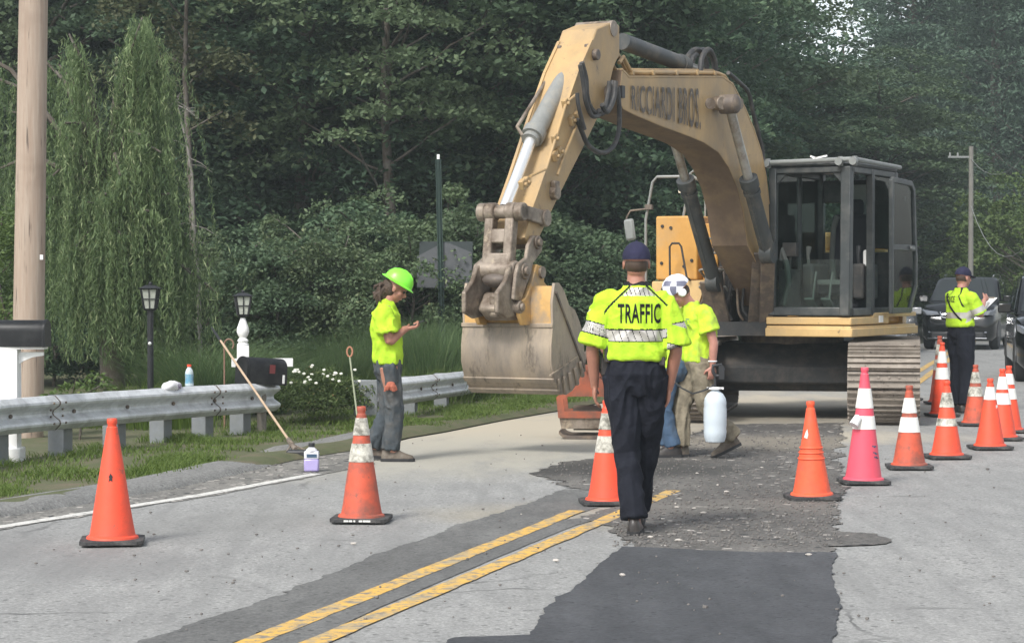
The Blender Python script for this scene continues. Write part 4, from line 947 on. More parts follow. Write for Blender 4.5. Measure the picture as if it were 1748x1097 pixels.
def off_mat(c, n):
    for i in (0, 1):
        t, r_ = armt(c, oS[i], oE[i]); L = (oE[i] - oS[i]).length
        if abs(c.x) > .195 and t > .1 or (abs(c.x) > .17 and t > .55 and r_ < .12):
            d = t * L
            if .145 < d < .225: return 1 if .152 < d < .218 and (math.atan2(c.y, abs(c.x) - .2) * 9 + i) % 1 > .12 else 2
            if abs(c.y + .0) < .012 and n.z > .3 and d < .15: return 1
            return 0
    if 1.20 < c.z < 1.282 + 0 and abs(c.x) <= .2:
        if 1.208 < c.z < 1.274: return 1 if ((c.x + c.z * .35) / .042) % 1 > .1 else 2
        return 2
    if c.y < .02:
        # upper yoke band and the dark raglan piping
        if abs(abs(c.x - .018) - (.030 + (1.57 - c.z) * 1.05 - max(0, 1.46 - c.z) ** 2 * 2.2)) < .0085 and 1.34 < c.z < 1.57: return 2
        if 1.487 < c.z < 1.54 and abs(c.x - .018) < .030 + (1.57 - c.z) * 1.05 - .012: return 1 if ((c.x + c.z * .3) / .028) % 1 > .16 else 2
    if c.z > 1.552: return 2
    return 0
o1, Mh, sh1 = person('person in navy cap and yellow shirt reading TRAFFIC, seen from behind, walking between the cones', (gO.x, gO.y, .008), R(-1), J, M['skin1'], M['hivis'], M['navy'], M['leather'],
    shirt_mats=[M['hivis'], M['refl'], M['black_trim']], shirt_matf=off_mat, build_=1.08, sleeve=.93, sl_r=.087, voxb=.006, voxc=.0055, leg_r=(.102, .084, .073), cloth_amp=.017)
dg = bpy.context.evaluated_depsgraph_get(); dg.update()
bvh = BVHTree.FromPolygons([v.co[:] for v in sh1.data.vertices], [p.vertices[:] for p in sh1.data.polygons])
def place_back(u, h):
    hit = bvh.ray_cast(Vector((u, -1, h)), Vector((0, 1, 0)))
    return Vector((u, (hit[0].y if hit[0] else -.12) - .004, h))
text_mesh('lettering', 'TRAFFIC', M['black_trim'], sh1, .122, .268, lambda u, h: place_back(u - .113, h + 1.318), bold=.02, sub=4, spacing=1.08)
def surf_extr(): pass
# belt, radio, pouch
def belt(root, z, rx, ry, m='leather', hgt=.045, c=(0, 0)):
    mb = MB(); mb.rings([[Vector((c[0] + rx * k_ * math.cos(a), c[1] + ry * k_ * math.sin(a), z + dz)) for a in [2 * math.pi * k / 32 for k in range(32)]] for k_, dz in ((.97, -hgt / 2), (1, -hgt / 2), (1, hgt / 2), (.97, hgt / 2))]); return mb.build('belt', M[m], root)
belt(o1, 1.105, .184, .140)
for x, y, z, sz in ((-.19, .02, 1.05, (.05, .05, .13)), (-.175, -.06, 1.13, (.04, .035, .12)), (.16, -.07, 1.08, (.05, .03, .06))):
    mb = MB(); mb.box((x, y, z), sz); mb.build('belt_pouch', M['leather'], o1, bevel=.01)
mb = MB(); mb.tube([(-.19, .0, 1.14), (-.195, -.02, 1.24)], .008, 6); mb.build('radio_antenna', M['black'], o1)
def cap(root, c, Mh, m='navy', s=1.0, brim=True):
    mb = MB(); T = lambda p: c + Mh @ (Vector(p) * s); rr = []
    for k in range(9):
        a = math.radians(-6 + 96 * k / 8); a2 = min(a, 1.52)
        rr.append([T((math.cos(a2) * .086 * math.cos(q), math.cos(a2) * .108 * math.sin(q) - .012, .030 + math.sin(a2) * .098)) for q in [2 * math.pi * j / 26 for j in range(26)]])
    mb.rings(rr); o = mb.build('cap', M[m], root, smooth=60)
    mb = MB(); mb.ball(T((0, -.012, .128)), .008 * s); mb.build('cap_button', M[m], o)
    if brim:
        vs = []; n = 12
        for z in (.030, .024):
            for k in range(n + 1):
                a = math.pi * k / n; x, y = math.cos(a) * .076, .055 + math.sin(a) * .118; vs.append(T((x, y, z - .012 * math.sin(a) + .004 - .5 * x * x / .1 * .1)))
        fs = [tuple(range(n + 1)), tuple(range(2 * n + 1, n, -1))] + [(i, i + n + 1, (i + 1) % (n + 1) + n + 1, (i + 1) % (n + 1)) for i in range(n + 1)]
        mb = MB(); mb.add(vs, fs); mb.build('cap_visor', M[m], o, smooth=0)
    return o
M['capnavy'] = fabric('navy_cap_cloth', (.022, .022, .048), .2)
cap(o1, Vector(J['head']), Mh, 'capnavy', 1.04)
def hairback(root, c, Mh, m='hair', s=1.0):
    mb = MB(); mb.ball(c + Mh @ Vector((0, -.030, -.012)), (.074 * s, .078 * s, .072 * s), 18, 12, M=Mh); return mb.build('hair', M[m], root, smooth=60)
hairback(o1, Vector(J['head']), Mh)

# --- worker with green hard hat looking at a phone
g1 = G(664, 786)
J = dict(pelvis=(0, -.01, .86), waist=(0, -.005, .99), chest=(0, -.03, 1.19), neck=(0, -.02, 1.415), head=(0, .065, 1.535),
         shL=(-.17, -.04, 1.335), shR=(.17, -.045, 1.33), elL=(-.20, .0, 1.07), elR=(.20, .01, 1.065), wrL=(-.075, .155, 1.17), wrR=(.075, .15, 1.175),
         hipL=(-.09, -.02, .82), hipR=(.09, 0, .82), knL=(-.09, -.01, .44), knR=(.08, .05, .46), anL=(-.10, -.15, .11), anR=(.08, .02, .095),
         toe=((-.1, 1, -.08), (.12, 1, 0)), hands=(((.55, .8, .15), (0, 0, 1), (.0, 1, 0), .6), ((-.45, .9, .15), (0, 0, 1), (0, -1, .4), .6)), hem=.95, hpitch=R(32))
o2, Mh, sh2 = person('person in green hard hat and yellow shirt standing by the guardrail looking at a phone', (g1.x, g1.y, .006), R(-88), J, M['skin1'], M['hivis'], M['greypant'], M['boot'], build_=.93, sleeve=.72, sl_r=.088, cloth_seed=3, leg_r=(.098, .084, .074), cloth_amp=.018)
def hardhat(root, c, Mh, m, s=1.0, full=True):
    T = lambda p: c + Mh @ (Vector(p) * s); mb = MB(); rr = []
    for rx, ry, z in ((.128 if full else .107, .158 if full else .13, .030), (.130 if full else .108, .160 if full else .132, .037), (.106, .132, .050), (.104, .130, .07), (.098, .122, .10), (.080, .10, .132), (.05, .066, .153), (.02, .03, .160)):
        rr.append([T((rx * math.cos(q), ry * math.sin(q) - .005, z)) for q in [2 * math.pi * j / 32 for j in range(32)]])
    mb.rings(rr); o = mb.build('hard_hat', m, root, smooth=50)
    for x in (-.028, 0, .028):
        mb = MB(); mb.tube([T((x, -.09, .128)), T((x, -.05, .154)), T((x, 0, .164)), T((x, .05, .154)), T((x, .09, .128))], .008 * s, 6); mb.build('hat_ridge', m, o)
    return o
M['greenhat'] = mat('lime_green_plastic', (.22, .80, .05), .35, var=.04)
hardhat(o2, Vector(J['head']) + Vector((0, -.0, .01)), Mh, M['greenhat'], 1.02)
mb = MB(); hd_ = Vector(J['head']); rnd = random.Random(5)
mb.ball(hd_ + Vector((0, -.06, .0)), (.08, .07, .09)); mb.ball(hd_ + Vector((0, -.125, -.03)), (.06, .055, .07)); mb.ball(hd_ + Vector((0, -.14, -.09)), (.045, .04, .07))
for k in range(40):
    a = hd_ + Vector((rnd.uniform(-.06, .06), rnd.uniform(-.12, -.05), rnd.uniform(-.03, .05))); b = a + Vector((rnd.uniform(-.03, .03), rnd.uniform(-.10, -.03), rnd.uniform(-.08, .0))); c_ = b + Vector((rnd.uniform(-.02, .02), rnd.uniform(-.02, .03), rnd.uniform(-.10, -.03)))
    mb.tube([a, b, c_], [.016, .012, .004], 6)
voxel(mb, 'hair', M['hair'], o2, .007, 2, wrinkle(30, .006, 2))
M['glove'] = fabric('orange_work_gloves', (.34, .11, .07), .15)
mb = MB()
for k, (dx, dy) in enumerate(((0, 0), (.02, .02), (.01, -.03), (.015, .035), (.0, .055), (.01, -.055))):
    mb.tube([(.175, .02, .70), (.185 + dx, .02 + dy * .7, .665), (.18 + dx, .02 + dy, .63 - .01 * (k % 2))], [.016, .014, .010], 8)
mb.ball((.18, .02, .69), (.022, .04, .02)); voxel(mb, 'work_glove', M['glove'], o2, .006, 2)
mb = MB(); mb.ball((.155, -.01, .845), (.02, .035, .018)); mb.build('rag', M['glove'], o2, label='orange rag tucked in the trouser pocket')
# phone held in the hands
ph = MB(); ph.box((0, 0, 0), (.075, .15, .009)); pho = ph.build('phone', M['black'], None, bevel=.003)
mw = Matrix.Translation((g1.x, g1.y, .006)) @ Matrix.Rotation(R(-88), 4, 'Z')
pho.matrix_world = mw @ Matrix.Translation((0, .245, 1.215)) @ Matrix.Rotation(R(25), 4, 'X')
tag(pho, 'black phone held in the hands of the person with the green hard hat', 'phone')
mb = MB(); mb.box((0, 0, .0052), (.068, .14, .0015)); mb.build('screen', M['carglass'], pho)

# --- worker with white hard hat carrying a sprayer tank
g2 = G(1192, 781)
J = dict(pelvis=(0, .0, .86), waist=(0, -.01, .98), chest=(0, -.01, 1.17), neck=(0, .07, 1.385), head=(0, .19, 1.49),
         shL=(-.185, -.0, 1.31), shR=(.18, .05, 1.31), elL=(-.235, -.07, 1.04), elR=(.23, .11, 1.05), wrL=(-.225, -.065, .83), wrR=(.17, .30, .96),
         hipL=(-.09, 0, .82), hipR=(.09, 0, .82), knL=(-.08, -.06, .45), knR=(.07, .14, .46), anL=(-.07, -.30, .17), anR=(.06, .155, .095),
         toe=((0, 1, -.45), (0, 1, 0)), hands=(((0, .05, -1), (1, 0, 0), (0, 1, 0), .9), ((0, 1, -.1), (-1, 0, 0), (0, 0, 1), .7)), hem=1.0, hpitch=R(42), hyaw=R(0))
RZ2 = R(102)
o3, Mh, sh3 = person('person in white checkered hard hat and dusty yellow shirt carrying a white sprayer tank', (g2.x, g2.y, .01), RZ2, J, M['skin2'], M['hivisd'], M['khaki'], M['boot'], build_=1.02, sleeve=.62, sl_r=.088, cloth_seed=11, leg_r=(.106, .09, .08), cloth_amp=.018)
M['whitehat'], _nt, _bs = newmat('white_hat_with_grey_blocks'); _ck = _nt.nodes.new('ShaderNodeTexChecker'); _ck.inputs['Scale'].default_value = 10.5
_ck.inputs['Color1'].default_value = (.74, .74, .76, 1); _ck.inputs['Color2'].default_value = (.15, .155, .21, 1); _z = _nt.nodes.new('ShaderNodeSeparateXYZ'); _nt.links.new(coords(_nt), _z.inputs[0]); _nt.links.new(coords(_nt, True, (1.2, .8, .8)), _ck.inputs['Vector'])
_nt.links.new(mixc(_nt, ramp(_nt, 1.595, 1.60, _z.outputs['Z']), _ck.outputs[0], (.74, .74, .76)), _bs.inputs['Base Color']); _bs.inputs['Roughness'].default_value = .4
hardhat(o3, Vector(J['head']) + Vector((0, -.01, .005)), Mh, M['whitehat'], 1.0, False)
hairback(o3, Vector(J['head']), Mh)
for q in (-1, 1):
    c = Vector(J['head']) + Mh @ Vector((q * .085, -.008, -.005)); mb = MB(); ax = Mh @ Vector((q, 0, 0)); mb.cyl(c - ax * .01, c + ax * .03, .040, .036, 20); mb.build('ear_muff', M['white'], o3, bevel=.008)
mb = MB(); sz = Vector((-.155, .075, 1.21)); 
for k, (w_, h_) in enumerate(((.05, .008), (.065, .008), (.055, .006), (.04, .006))):
    mb.box((-.09 - 0, .118 + .004 * k, 1.25 - .018 * k), (w_, .004, h_))
bvh3 = BVHTree.FromPolygons([v.co[:] for v in sh3.data.vertices], [p.vertices[:] for p in sh3.data.polygons])
for i, v in enumerate(mb.v):
    hit = bvh3.ray_cast(Vector((v.x, 1, v.z)), Vector((0, -1, 0)))
    if hit[0]: v.y = hit[0].y + .002 + (.002 if i % 8 in (2, 3, 6, 7) else 0)
mb.build('chest_print', M['jean'], sh3, smooth=0)
mb = MB(); mb.tube([Vector(J['wrL']) + Vector((0, 0, .045)) + Vector((.036 * math.cos(a), .036 * math.sin(a), 0)) for a in [2 * math.pi * k / 16 for k in range(17)]], .006, 6, cap=False); mb.build('wristband', M['white'], o3)
# sprayer: translucent white tank, neck, pump handle, hose
sp = empty('sprayer_tank', (0, 0, 0), 0, 'white pressure sprayer tank hanging by its black handle from the walking worker', 'sprayer')
hw = Matrix.Translation((g2.x, g2.y, .01)) @ Matrix.Rotation(RZ2, 4, 'Z') @ Vector((*J['wrL'][:2], J['wrL'][2] - .085))
sp.location = (hw.x + .02, hw.y - .03, hw.z - .60)
M['tank'] = mat('translucent_white_plastic', (.50, .56, .60), .35, dirt=(.40, .45, .48), dscale=6, dlo=.5, dhi=.8, var=.03)
mb = MB(); mb.lathe([(.05, 0), (.085, .01), (.098, .05), (.104, .1), (.100, .13), (.104, .16), (.104, .30), (.100, .33), (.102, .36), (.094, .40), (.07, .44), (.035, .465), (.03, .48)], seg=28); mb.build('tank', M['tank'], sp, smooth=40)
mb = MB(); mb.lathe([(.035, .475), (.06, .48), (.06, .495), (.03, .50)], seg=20); mb.box((0, 0, .488), (.15, .03, .02)); mb.build('collar', M['white'], sp)
mb = MB(); mb.tube([(0, 0, .49), (0, .0, .60)], .010, 8); mb.tube([(0, 0, .60), (-.02, 0, .64), (-.02, 0, .69), (.05, 0, .70), (.07, 0, .66), (.05, 0, .60), (0, 0, .60)], .016, 8); mb.box((.055, .0, .63), (.05, .05, .12)); mb.build('handle', M['black'], sp)
hp_ = [(0, 0, .52), (-.10, -.02, .47), (-.2, .0, .44), (-.30, .05, .49), (-.40, .12, .58)]
mb = MB(); mb.tube(hp_, .008, 7); mb.build('spray_hose', M['black'], sp)

# --- second officer, further back, writing on a pad
g4 = G(1640, 704)
J = dict(pelvis=(0, 0, .97), waist=(0, -.01, 1.10), chest=(0, -.02, 1.31), neck=(0, 0, 1.53), head=(0, .04, 1.665),
         shL=(-.19, .0, 1.44), shR=(.19, -.0, 1.43), elL=(-.23, .10, 1.20), elR=(.235, .10, 1.20), wrL=(-.08, .29, 1.30), wrR=(.10, .28, 1.38),
         hipL=(-.09, 0, .92), hipR=(.09, 0, .92), knL=(-.085, .02, .51), knR=(.085, .02, .5), anL=(-.09, -.01, .095), anR=(.09, .0, .095),
         toe=((-.15, 1, 0), (.15, 1, 0)), hands=(((.4, .9, .2), (0, 0, 1), (-1, 0, 0), .6), ((-.3, .9, .5), (-1, 0, 0), (0, 0, 1), .9)), hem=.3, hpitch=R(8))
def off2(c, n):
    if 1.16 < c.z < 1.235 and abs(c.x) < .21: return 1
    for i, (a, b) in enumerate(((Vector(J4['shL']), Vector(J4['elL'])), (Vector(J4['shR']), Vector(J4['elR'])))):
        t, r_ = armt(c, a, b)
        if abs(c.x) > .175 and .58 < t < .84: return 1
    if c.z > 1.535: return 2
    if abs(abs(c.x) - (.055 + (1.55 - c.z) * .42)) < .009 and c.z > 1.3: return 2
    return 0
J4 = J
o4, Mh, sh4 = person('person in dark cap and yellow police shirt beyond the cones, writing on a white pad', (g4.x, g4.y, .006), R(-62), J, M['skin2'], M['hivis'], M['navy'], M['leather'], shirt_mats=[M['hivis'], M['refl'], M['black_trim']], shirt_matf=off2, build_=1.06, sleeve=.93, sl_r=.085, cloth_seed=21, leg_r=(.108, .09, .082))
cap(o4, Vector(J['head']), Mh, 'capnavy', 1.04); hairback(o4, Vector(J['head']), Mh); belt(o4, 1.075, .18, .137)
bv4 = BVHTree.FromPolygons([v.co[:] for v in sh4.data.vertices], [p.vertices[:] for p in sh4.data.polygons])
def pb4(u, h):
    hit = bv4.ray_cast(Vector((u, -1, h)), Vector((0, 1, 0))); return Vector((u, (hit[0].y if hit[0] else -.12) - .005, h))
text_mesh('lettering', 'POLICE', M['black_trim'], sh4, .075, .18, lambda u, h: pb4(u - .13, h + 1.36), bold=.01, sub=3)
mb = MB(); 
pth = [(.13, .08, 1.50), (.06, .13, 1.40), (-.02, .14, 1.28), (-.10, .13, 1.15)]
for a, b in (((-.16, -.10, 1.46), (.15, -.13, 1.14)),):
    P = []
    for k in range(12):
        q = Vector(a).lerp(Vector(b), k / 11); hit = bv4.ray_cast(Vector((q.x, -1, q.z)), Vector((0, 1, 0))); P.append(Vector((q.x, (hit[0].y if hit[0] else q.y) - .006, q.z)))
    mb.tube(P, .011, 7)
mb.build('shoulder_strap', M['black_trim'], o4)
pd = MB(); pd.box((0, 0, 0), (.20, .27, .006)); pado = pd.build('notepad', M['white'], None, bevel=.001)
pado.matrix_world = Matrix.Translation((g4.x, g4.y, .006)) @ Matrix.Rotation(R(-62), 4, 'Z') @ Matrix.Translation((-.02, .40, 1.33)) @ Matrix.Rotation(R(38), 4, 'X')
tag(pado, 'white notepad held up by the person in the dark cap beyond the cones', 'notepad')
mb = MB(); mb.box((0, .125, .006), (.12, .02, .008)); mb.build('clip', M['steel'], pado)

# --- third worker, bent down behind the officer: boots and jeans show
g5 = G(1142, 780)
J = dict(pelvis=(0, -.02, .80), waist=(0, .10, .90), chest=(0, .25, 1.0), neck=(0, .42, 1.02), head=(0, .52, .98),
         shL=(-.17, .36, .98), shR=(.17, .36, .98), elL=(-.2, .40, .72), elR=(.2, .40, .72), wrL=(-.12, .48, .52), wrR=(.12, .48, .52),
         hipL=(-.09, 0, .78), hipR=(.09, 0, .78), knL=(-.09, .05, .43), knR=(.09, .0, .43), anL=(-.09, -.02, .095), anR=(.11, .0, .095),
         toe=((-.1, 1, 0), (.1, 1, 0)), hands=(((0, .1, -1), (1, 0, 0), (0, 1, 0), .5), ((0, .1, -1), (-1, 0, 0), (0, 1, 0), .5)), hem=.9, hpitch=R(70))
o5, Mh, _ = person('person in blue jeans and work boots bending down, almost hidden behind the TRAFFIC officer', (g5.x, g5.y, .01), R(92), J, M['skin1'], M['hivisd'], M['jean'], M['leather'], build_=.92, sleeve=.7, cloth_seed=31, voxb=.008, voxc=.009, leg_r=(.095, .08, .072))
hairback(o5, Vector(J['head']), Mh)
# ------------------------------------------------------------------ traffic cones
def base_at(px, py, back=0.0):
    g = G(px, py); return Vector((g.x * (1 + back / g.y), g.y + back, .004))
def cone(px, py, H, body, label, collars=(), rz=0, cm='collar', tilt=(0, 0), r0=.135, bs=.19, extras=None):
    c = base_at(px, py, .17); root = empty('traffic_cone', c, rz, label, 'traffic cone', 'traffic cones around the work area')
    root.rotation_euler = (tilt[0], tilt[1], rz); k = H / .71
    mb = MB(); q = bs; ch = .04; P = [(q - ch, -q), (q, -q + ch), (q, q - ch), (q - ch, q), (-q + ch, q), (-q, q - ch), (-q, -q + ch), (-q + ch, -q)]
    mb.prismz(P, .008, .034)
    for sx in (-1, 1):
        for sy in (-1, 1): mb.box((sx * q * .75, sy * q * .75, .005), (.06, .06, .010))
    b = mb.build('base', M['conebase'], root, bevel=.004)
    zb, rt = .034, .033; f = lambda z: r0 + (rt - r0) * (z - zb - .02) / (H - .06 - zb - .02)
    ir = r0 - .004
    prof = [(r0 + .022, zb), (r0 + .018, zb + .012), (r0 + .002, zb + .02)]
    for t in range(1, 11): z = zb + .02 + (H - .06 - zb - .02) * t / 10; prof.append((f(z), z))
    prof += [(.033, H - .055), (.027, H - .048), (.027, H - .035), (.031, H - .028), (.031, H - .004), (.028, H), (.020, H), (.018, H - .03)]
    mb = MB(); n0 = len(mb.v); mb.lathe(prof, seg=30)
    sd_ = hash((px, py)) % 97
    for v in mb.v:
        w_ = noise.noise(Vector((v.x * 6, v.y * 6, v.z * 4 + px))) * .0035; v.x += w_; v.y += w_ * .6
    mb.build('cone_body', M[body], root, smooth=40)
    for (z0, z1) in collars:
        z0 *= H; z1 *= H; mb = MB(); mb.lathe([(f(z0) + .001, z0), (f(z0) + .0035, z0 + .002), (f(z1) + .0035, z1 - .002), (f(z1) + .001, z1)], seg=30, cap=False); mb.build('reflective_collar', M[cm], root, smooth=40)
    if extras: extras(root, f, H)
    return root
CL = ((.50, .66), (.72, .88))
def dent(root, f, H):
    z = H * .53; a = R(-95); r_ = f(z) + .001; mb = MB(); t = Vector((-math.sin(a), math.cos(a), 0)); o = Vector((math.cos(a), math.sin(a), -.05))
    P = [(-.012, -.02), (.0, -.012), (.012, -.02), (.008, .005), (.014, .008), (0, .032), (-.012, .008), (-.007, .004)]
    mb.add([Vector((r_ * math.cos(a), r_ * math.sin(a), z)) + t * x + Vector((0, 0, y_)) + o * .001 for x, y_ in P] + [Vector((r_ * math.cos(a), r_ * math.sin(a), z)) + t * x + Vector((0, 0, y_)) + o * .003 for x, y_ in P], [tuple(range(8)), tuple(range(15, 7, -1))] + [(i, i + 8, (i + 1) % 8 + 8, (i + 1) % 8) for i in range(8)])
    mb.build('black_mark', M['black'], root)
cone(192, 934, .755, 'orange', 'plain bright orange cone with a small black mark, leftmost, standing alone on the lane', rz=R(8), extras=dent)
def baseprint(root, f, H):
    rnd = random.Random(3)
    for k, (x, w_) in enumerate(((-.075, .03), (-.045, .022), (-.02, .012), (.02, .022), (.045, .018), (.07, .03))):
        mb = MB(); mb.box((x, -.1915, .021), (w_, .003, .011)); mb.build('base_print', M['collar'], root)
cone(617, 895, .76, 'oranged', 'dirty faded cone with grimy reflective bands and a thin rod stuck in its top', ((.52, .68), (.75, .90)), cm='collard', rz=R(-4), extras=baseprint)
cone(1036, 865, .74, 'orange', 'banded orange cone half hidden behind the leg of the TRAFFIC officer', CL, cm='collard', rz=R(5))
def torn(root, f, H):
    z = H * .68; a = R(205); mb = MB(); p = Vector((f(z) * math.cos(a), f(z) * math.sin(a), z))
    mb.prism([(p.x - .005, z - .03), (p.x + .03, z - .045), (p.x + .02, z + .03), (p.x + .008, z + .01)], p.y - .03, p.y - .024); mb.build('torn_tape', M['collar'], root)
    for zz in (.41, .47, .52): 
        mb = MB(); mb.lathe([(f(zz * H) + .001, zz * H), (f(zz * H) + .007, zz * H + .006), (f(zz * H) + .001, zz * H + .015)], seg=26, cap=False); mb.build('crease', M['orangel'], root)
cone(1386, 856, .715, 'orangel', 'scuffed plain orange cone with torn tape and creases beside the milled patch', rz=R(3), extras=torn, tilt=(R(1), R(-1.2)))
def cup(root, f, H):
    z = .53 * H; mb = MB(); mb.cyl((-.105, -.10, z - .02), (-.06, -.07, z + .045), .038, .030, 14); mb.build('paper_cup', M['white'], root, bevel=.003)
    mb = MB(); a = R(-55); z = .58 * H; 
    for k, zz in enumerate((.36, .31, .27)):
        pass
    for k, (zz, w_) in enumerate(((.33, .05), (.27, .06), (.23, .06))):
        for j in range(3):
            a = R(-62 + j * 9 + k * 3); r_ = f(zz * H) + .0015; mb.box((r_ * math.cos(a), r_ * math.sin(a), zz * H + .006 * math.sin(j * 5 + k)), (.003, .012, .010 + .006 * (j % 2)), a)
    mb.build('marker_scribble', M['jean'], root, smooth=0)
cone(1474, 829, .915, 'pink', 'tall faded pink cone with white bands and a paper cup stuck to its side', ((.47, .585), (.65, .82)), rz=R(2), r0=.14, extras=cup, tilt=(0, R(.6)))
cone(1552, 803, .71, 'oranged', 'dull orange cone with two white bands, right of the tall pink cone', ((.44, .62), (.67, .85)), rz=R(-3))
cone(1616, 785, .70, 'orange', 'orange cone with scratched and peeling bands, in front of the officer with the notepad', ((.42, .52), (.66, .85)), cm='collard', rz=R(6))
cone(1608, 712, .885, 'orange', 'tall clean orange cone standing just left of the legs of the officer with the notepad', ((.50, .66), (.72, .88)), rz=R(2))
cone(1604, 691, .90, 'oranged', 'tall cone hidden behind the tall clean cone, left of the officer with the notepad', ((.50, .66), (.72, .88)), cm='collard')
cone(1549, 684, .72, 'orange', 'cone peeping out behind the right edge of the excavator track', CL)
cone(1665, 728, .68, 'oranged', 'dull red cone standing just right of the legs of the officer with the notepad', ((.48, .64), (.70, .88)), cm='collard', rz=R(-5))
def patch1(root, f, H):
    z = .62 * H; a = R(-45); mb = MB(); r_ = f(z) + .002; mb.box((r_ * math.cos(a), r_ * math.sin(a), z - .03), (.003, .03, .07), a); mb.build('tape_scrap', M['collar'], root)
cone(1690, 769, .675, 'orange', 'orange cone with one white band, front one of the cones at the right edge', ((.70, .88),), rz=R(4), extras=patch1)
cone(1711, 753, .72, 'orange', 'bright orange cone with two clean bands, second from the front at the right edge', ((.50, .66), (.71, .89)), rz=R(-2))
cone(1722, 740, .71, 'orange', 'orange cone almost hidden behind the double-banded cone at the right edge', CL, rz=R(5))
cone(1476, 659, .71, 'pink', 'distant cone seen above the track, under the yellow cab skirt', CL)

# rod standing in the dirty cone
c = base_at(617, 895, .17); mb = MB(); tp = D(597, 608, c.y); mb.tube([(c.x, c.y, .3), (c.x + (tp.x - c.x) * .35, c.y, .3 + (tp.z - .3) * .5), tuple(tp)], .006, 7)
rod = mb.build('marking_rod', mat('pale_green_rod', (.30, .33, .22), .5), None); tag(rod, 'thin pale rod with a ring end sticking up out of the dirty banded cone', 'rod')
mb = MB(); mb.tube([Vector((tp.x + .018 * math.cos(a), c.y, tp.z + .03 + .032 * math.sin(a))) for a in [2 * math.pi * k / 14 for k in range(15)]], .006, 6, cap=False); mb.build('ring', mat('rusty_ring', (.35, .16, .09), .6), rod)

# ------------------------------------------------------------------ guardrails
def wbeam_profile():
    # (depth toward the road, height) of one W-beam section
    return [(.0, -.155), (.03, -.150), (.078, -.105), (.083, -.085), (.075, -.065), (.012, -.022), (.004, 0), (.012, .022), (.075, .065), (.083, .085), (.078, .105), (.03, .150), (.0, .155)]
def guardrail(pts, zs, posts, label, group, side, endflare=False, seams=()):
    root = empty('guardrail', (pts[0].x, pts[0].y, 0), 0, label, 'guardrail', group); o = Vector((pts[0].x, pts[0].y, 0)); mb = MB()
    P = [Vector((p.x, p.y, 0)) - o for p in pts]; th = .004; prof = wbeam_profile(); n = len(prof); rr = []
    for i, p in enumerate(P):
        t = (P[min(i + 1, len(P) - 1)] - P[max(i - 1, 0)]).normalized(); nn = Vector((t.y, -t.x, 0)) * side
        rr.append([p + nn * (d + .0) + Vector((0, 0, zs[i] - .155 + z)) for d, z in prof] + [p + nn * (d - th) + Vector((0, 0, zs[i] - .155 + z)) for d, z in prof[::-1]])
    mb.rings(rr); b = mb.build('rail_beam', M['galv'], root, smooth=25)
    L = [0]
    for i in range(1, len(P)): L.append(L[-1] + (P[i] - P[i - 1]).length)
    def at(s_):
        for i in range(len(P) - 1):
            if L[i] <= s_ <= L[i + 1] + 1e-6: k = (s_ - L[i]) / (L[i + 1] - L[i]); return P[i].lerp(P[i + 1], k), zs[i] * (1 - k) + zs[i + 1] * k, (P[i + 1] - P[i]).normalized()
        return P[-1], zs[-1], (P[-1] - P[-2]).normalized()
    for s_ in posts:
        p, z, t = at(s_); nn = Vector((t.y, -t.x, 0)) * side; M3 = Matrix((t, nn, Vector((0, 0, 1)))).transposed()
        mb = MB(); q = p - nn * .13; mb.box(q + Vector((0, 0, (z - .01 - .3) / 2)), (.15, .17, z + .29), M3); mb.build('rail_post', M['galvp'], root, bevel=.008)
        mb = MB(); c_ = p + nn * .008 + Vector((0, 0, z - .155)); mb.cyl(c_, c_ + nn * .02, .018, seg=8); mb.build('bolt', M['steeld'], root)
    for s_ in seams:
        p, z, t = at(s_); nn = Vector((t.y, -t.x, 0)) * side; mb = MB(); rr = []
        for dt, of in ((-.006, .003), (-.006, .009), (.006, .009), (.006, .003)):
            rr.append([p + t * dt + nn * (d + of) + Vector((0, 0, z - .155 + zz * 1.01)) for d, zz in prof])
        mb.rings(rr, cap=False, closed=False); mb.build('lap_joint', M['steeld'], root, smooth=0)
        for zz in (-.09, -.03, .03, .09):
            for dt in (-.10, .10):
                mb = MB(); c_ = p + t * dt + nn * (.045 + .035 * (abs(zz) > .05)) + Vector((0, 0, z - .155 + zz)); mb.cyl(c_, c_ + nn * .012, .010, seg=7); mb.build('bolt', M['steeld'], b)
    return root, at
def railpt(px, ppm): Z = FPX / ppm; return Vector(((px - CPX) / ppm, Z, 0))
r1 = [railpt(-150, 222), railpt(0, 200), railpt(120, 189), railpt(240, 179), railpt(350, 170.5), railpt(425, 165), railpt(452, 163), railpt(466, 161)]
gr1, at1 = guardrail(r1, [.60, .595, .585, .575, .565, .555, .55, .545], [.55, 1.05, 2.0, 3.05, 3.95, 4.75, 5.5, 6.2], 'shiny galvanised guardrail with close grey posts in front of the mailboxes', 'guardrails along the verge', 1, seams=(2.7, 5.5))
r2 = [railpt(622, 152), railpt(690, 148), railpt(790, 131), railpt(870, 116), railpt(960, 103)]
gr2, at2 = guardrail(r2, [.50, .51, .455, .45, .45], [.2, 1.6, 3.4, 5.4, 7.4, 9.4], 'farther guardrail with a reflector plate on its end, behind the worker with the phone', 'guardrails along the verge', 1, seams=(2.2,))
p_ = r2[0]; mb = MB(); mb.box((0, 0, 0), (.27, .02, .40)); pp = mb.build('end_plate', M['galvp'], gr2, bevel=.01); pp.location = (.02, -.12, .315); pp.rotation_euler = (0, 0, R(-4))
for z in (.07, -.02): mb = MB(); mb.box((-.055, -.0125, z), (.11, .004, .05)); mb.build('reflector', M['white'], pp)

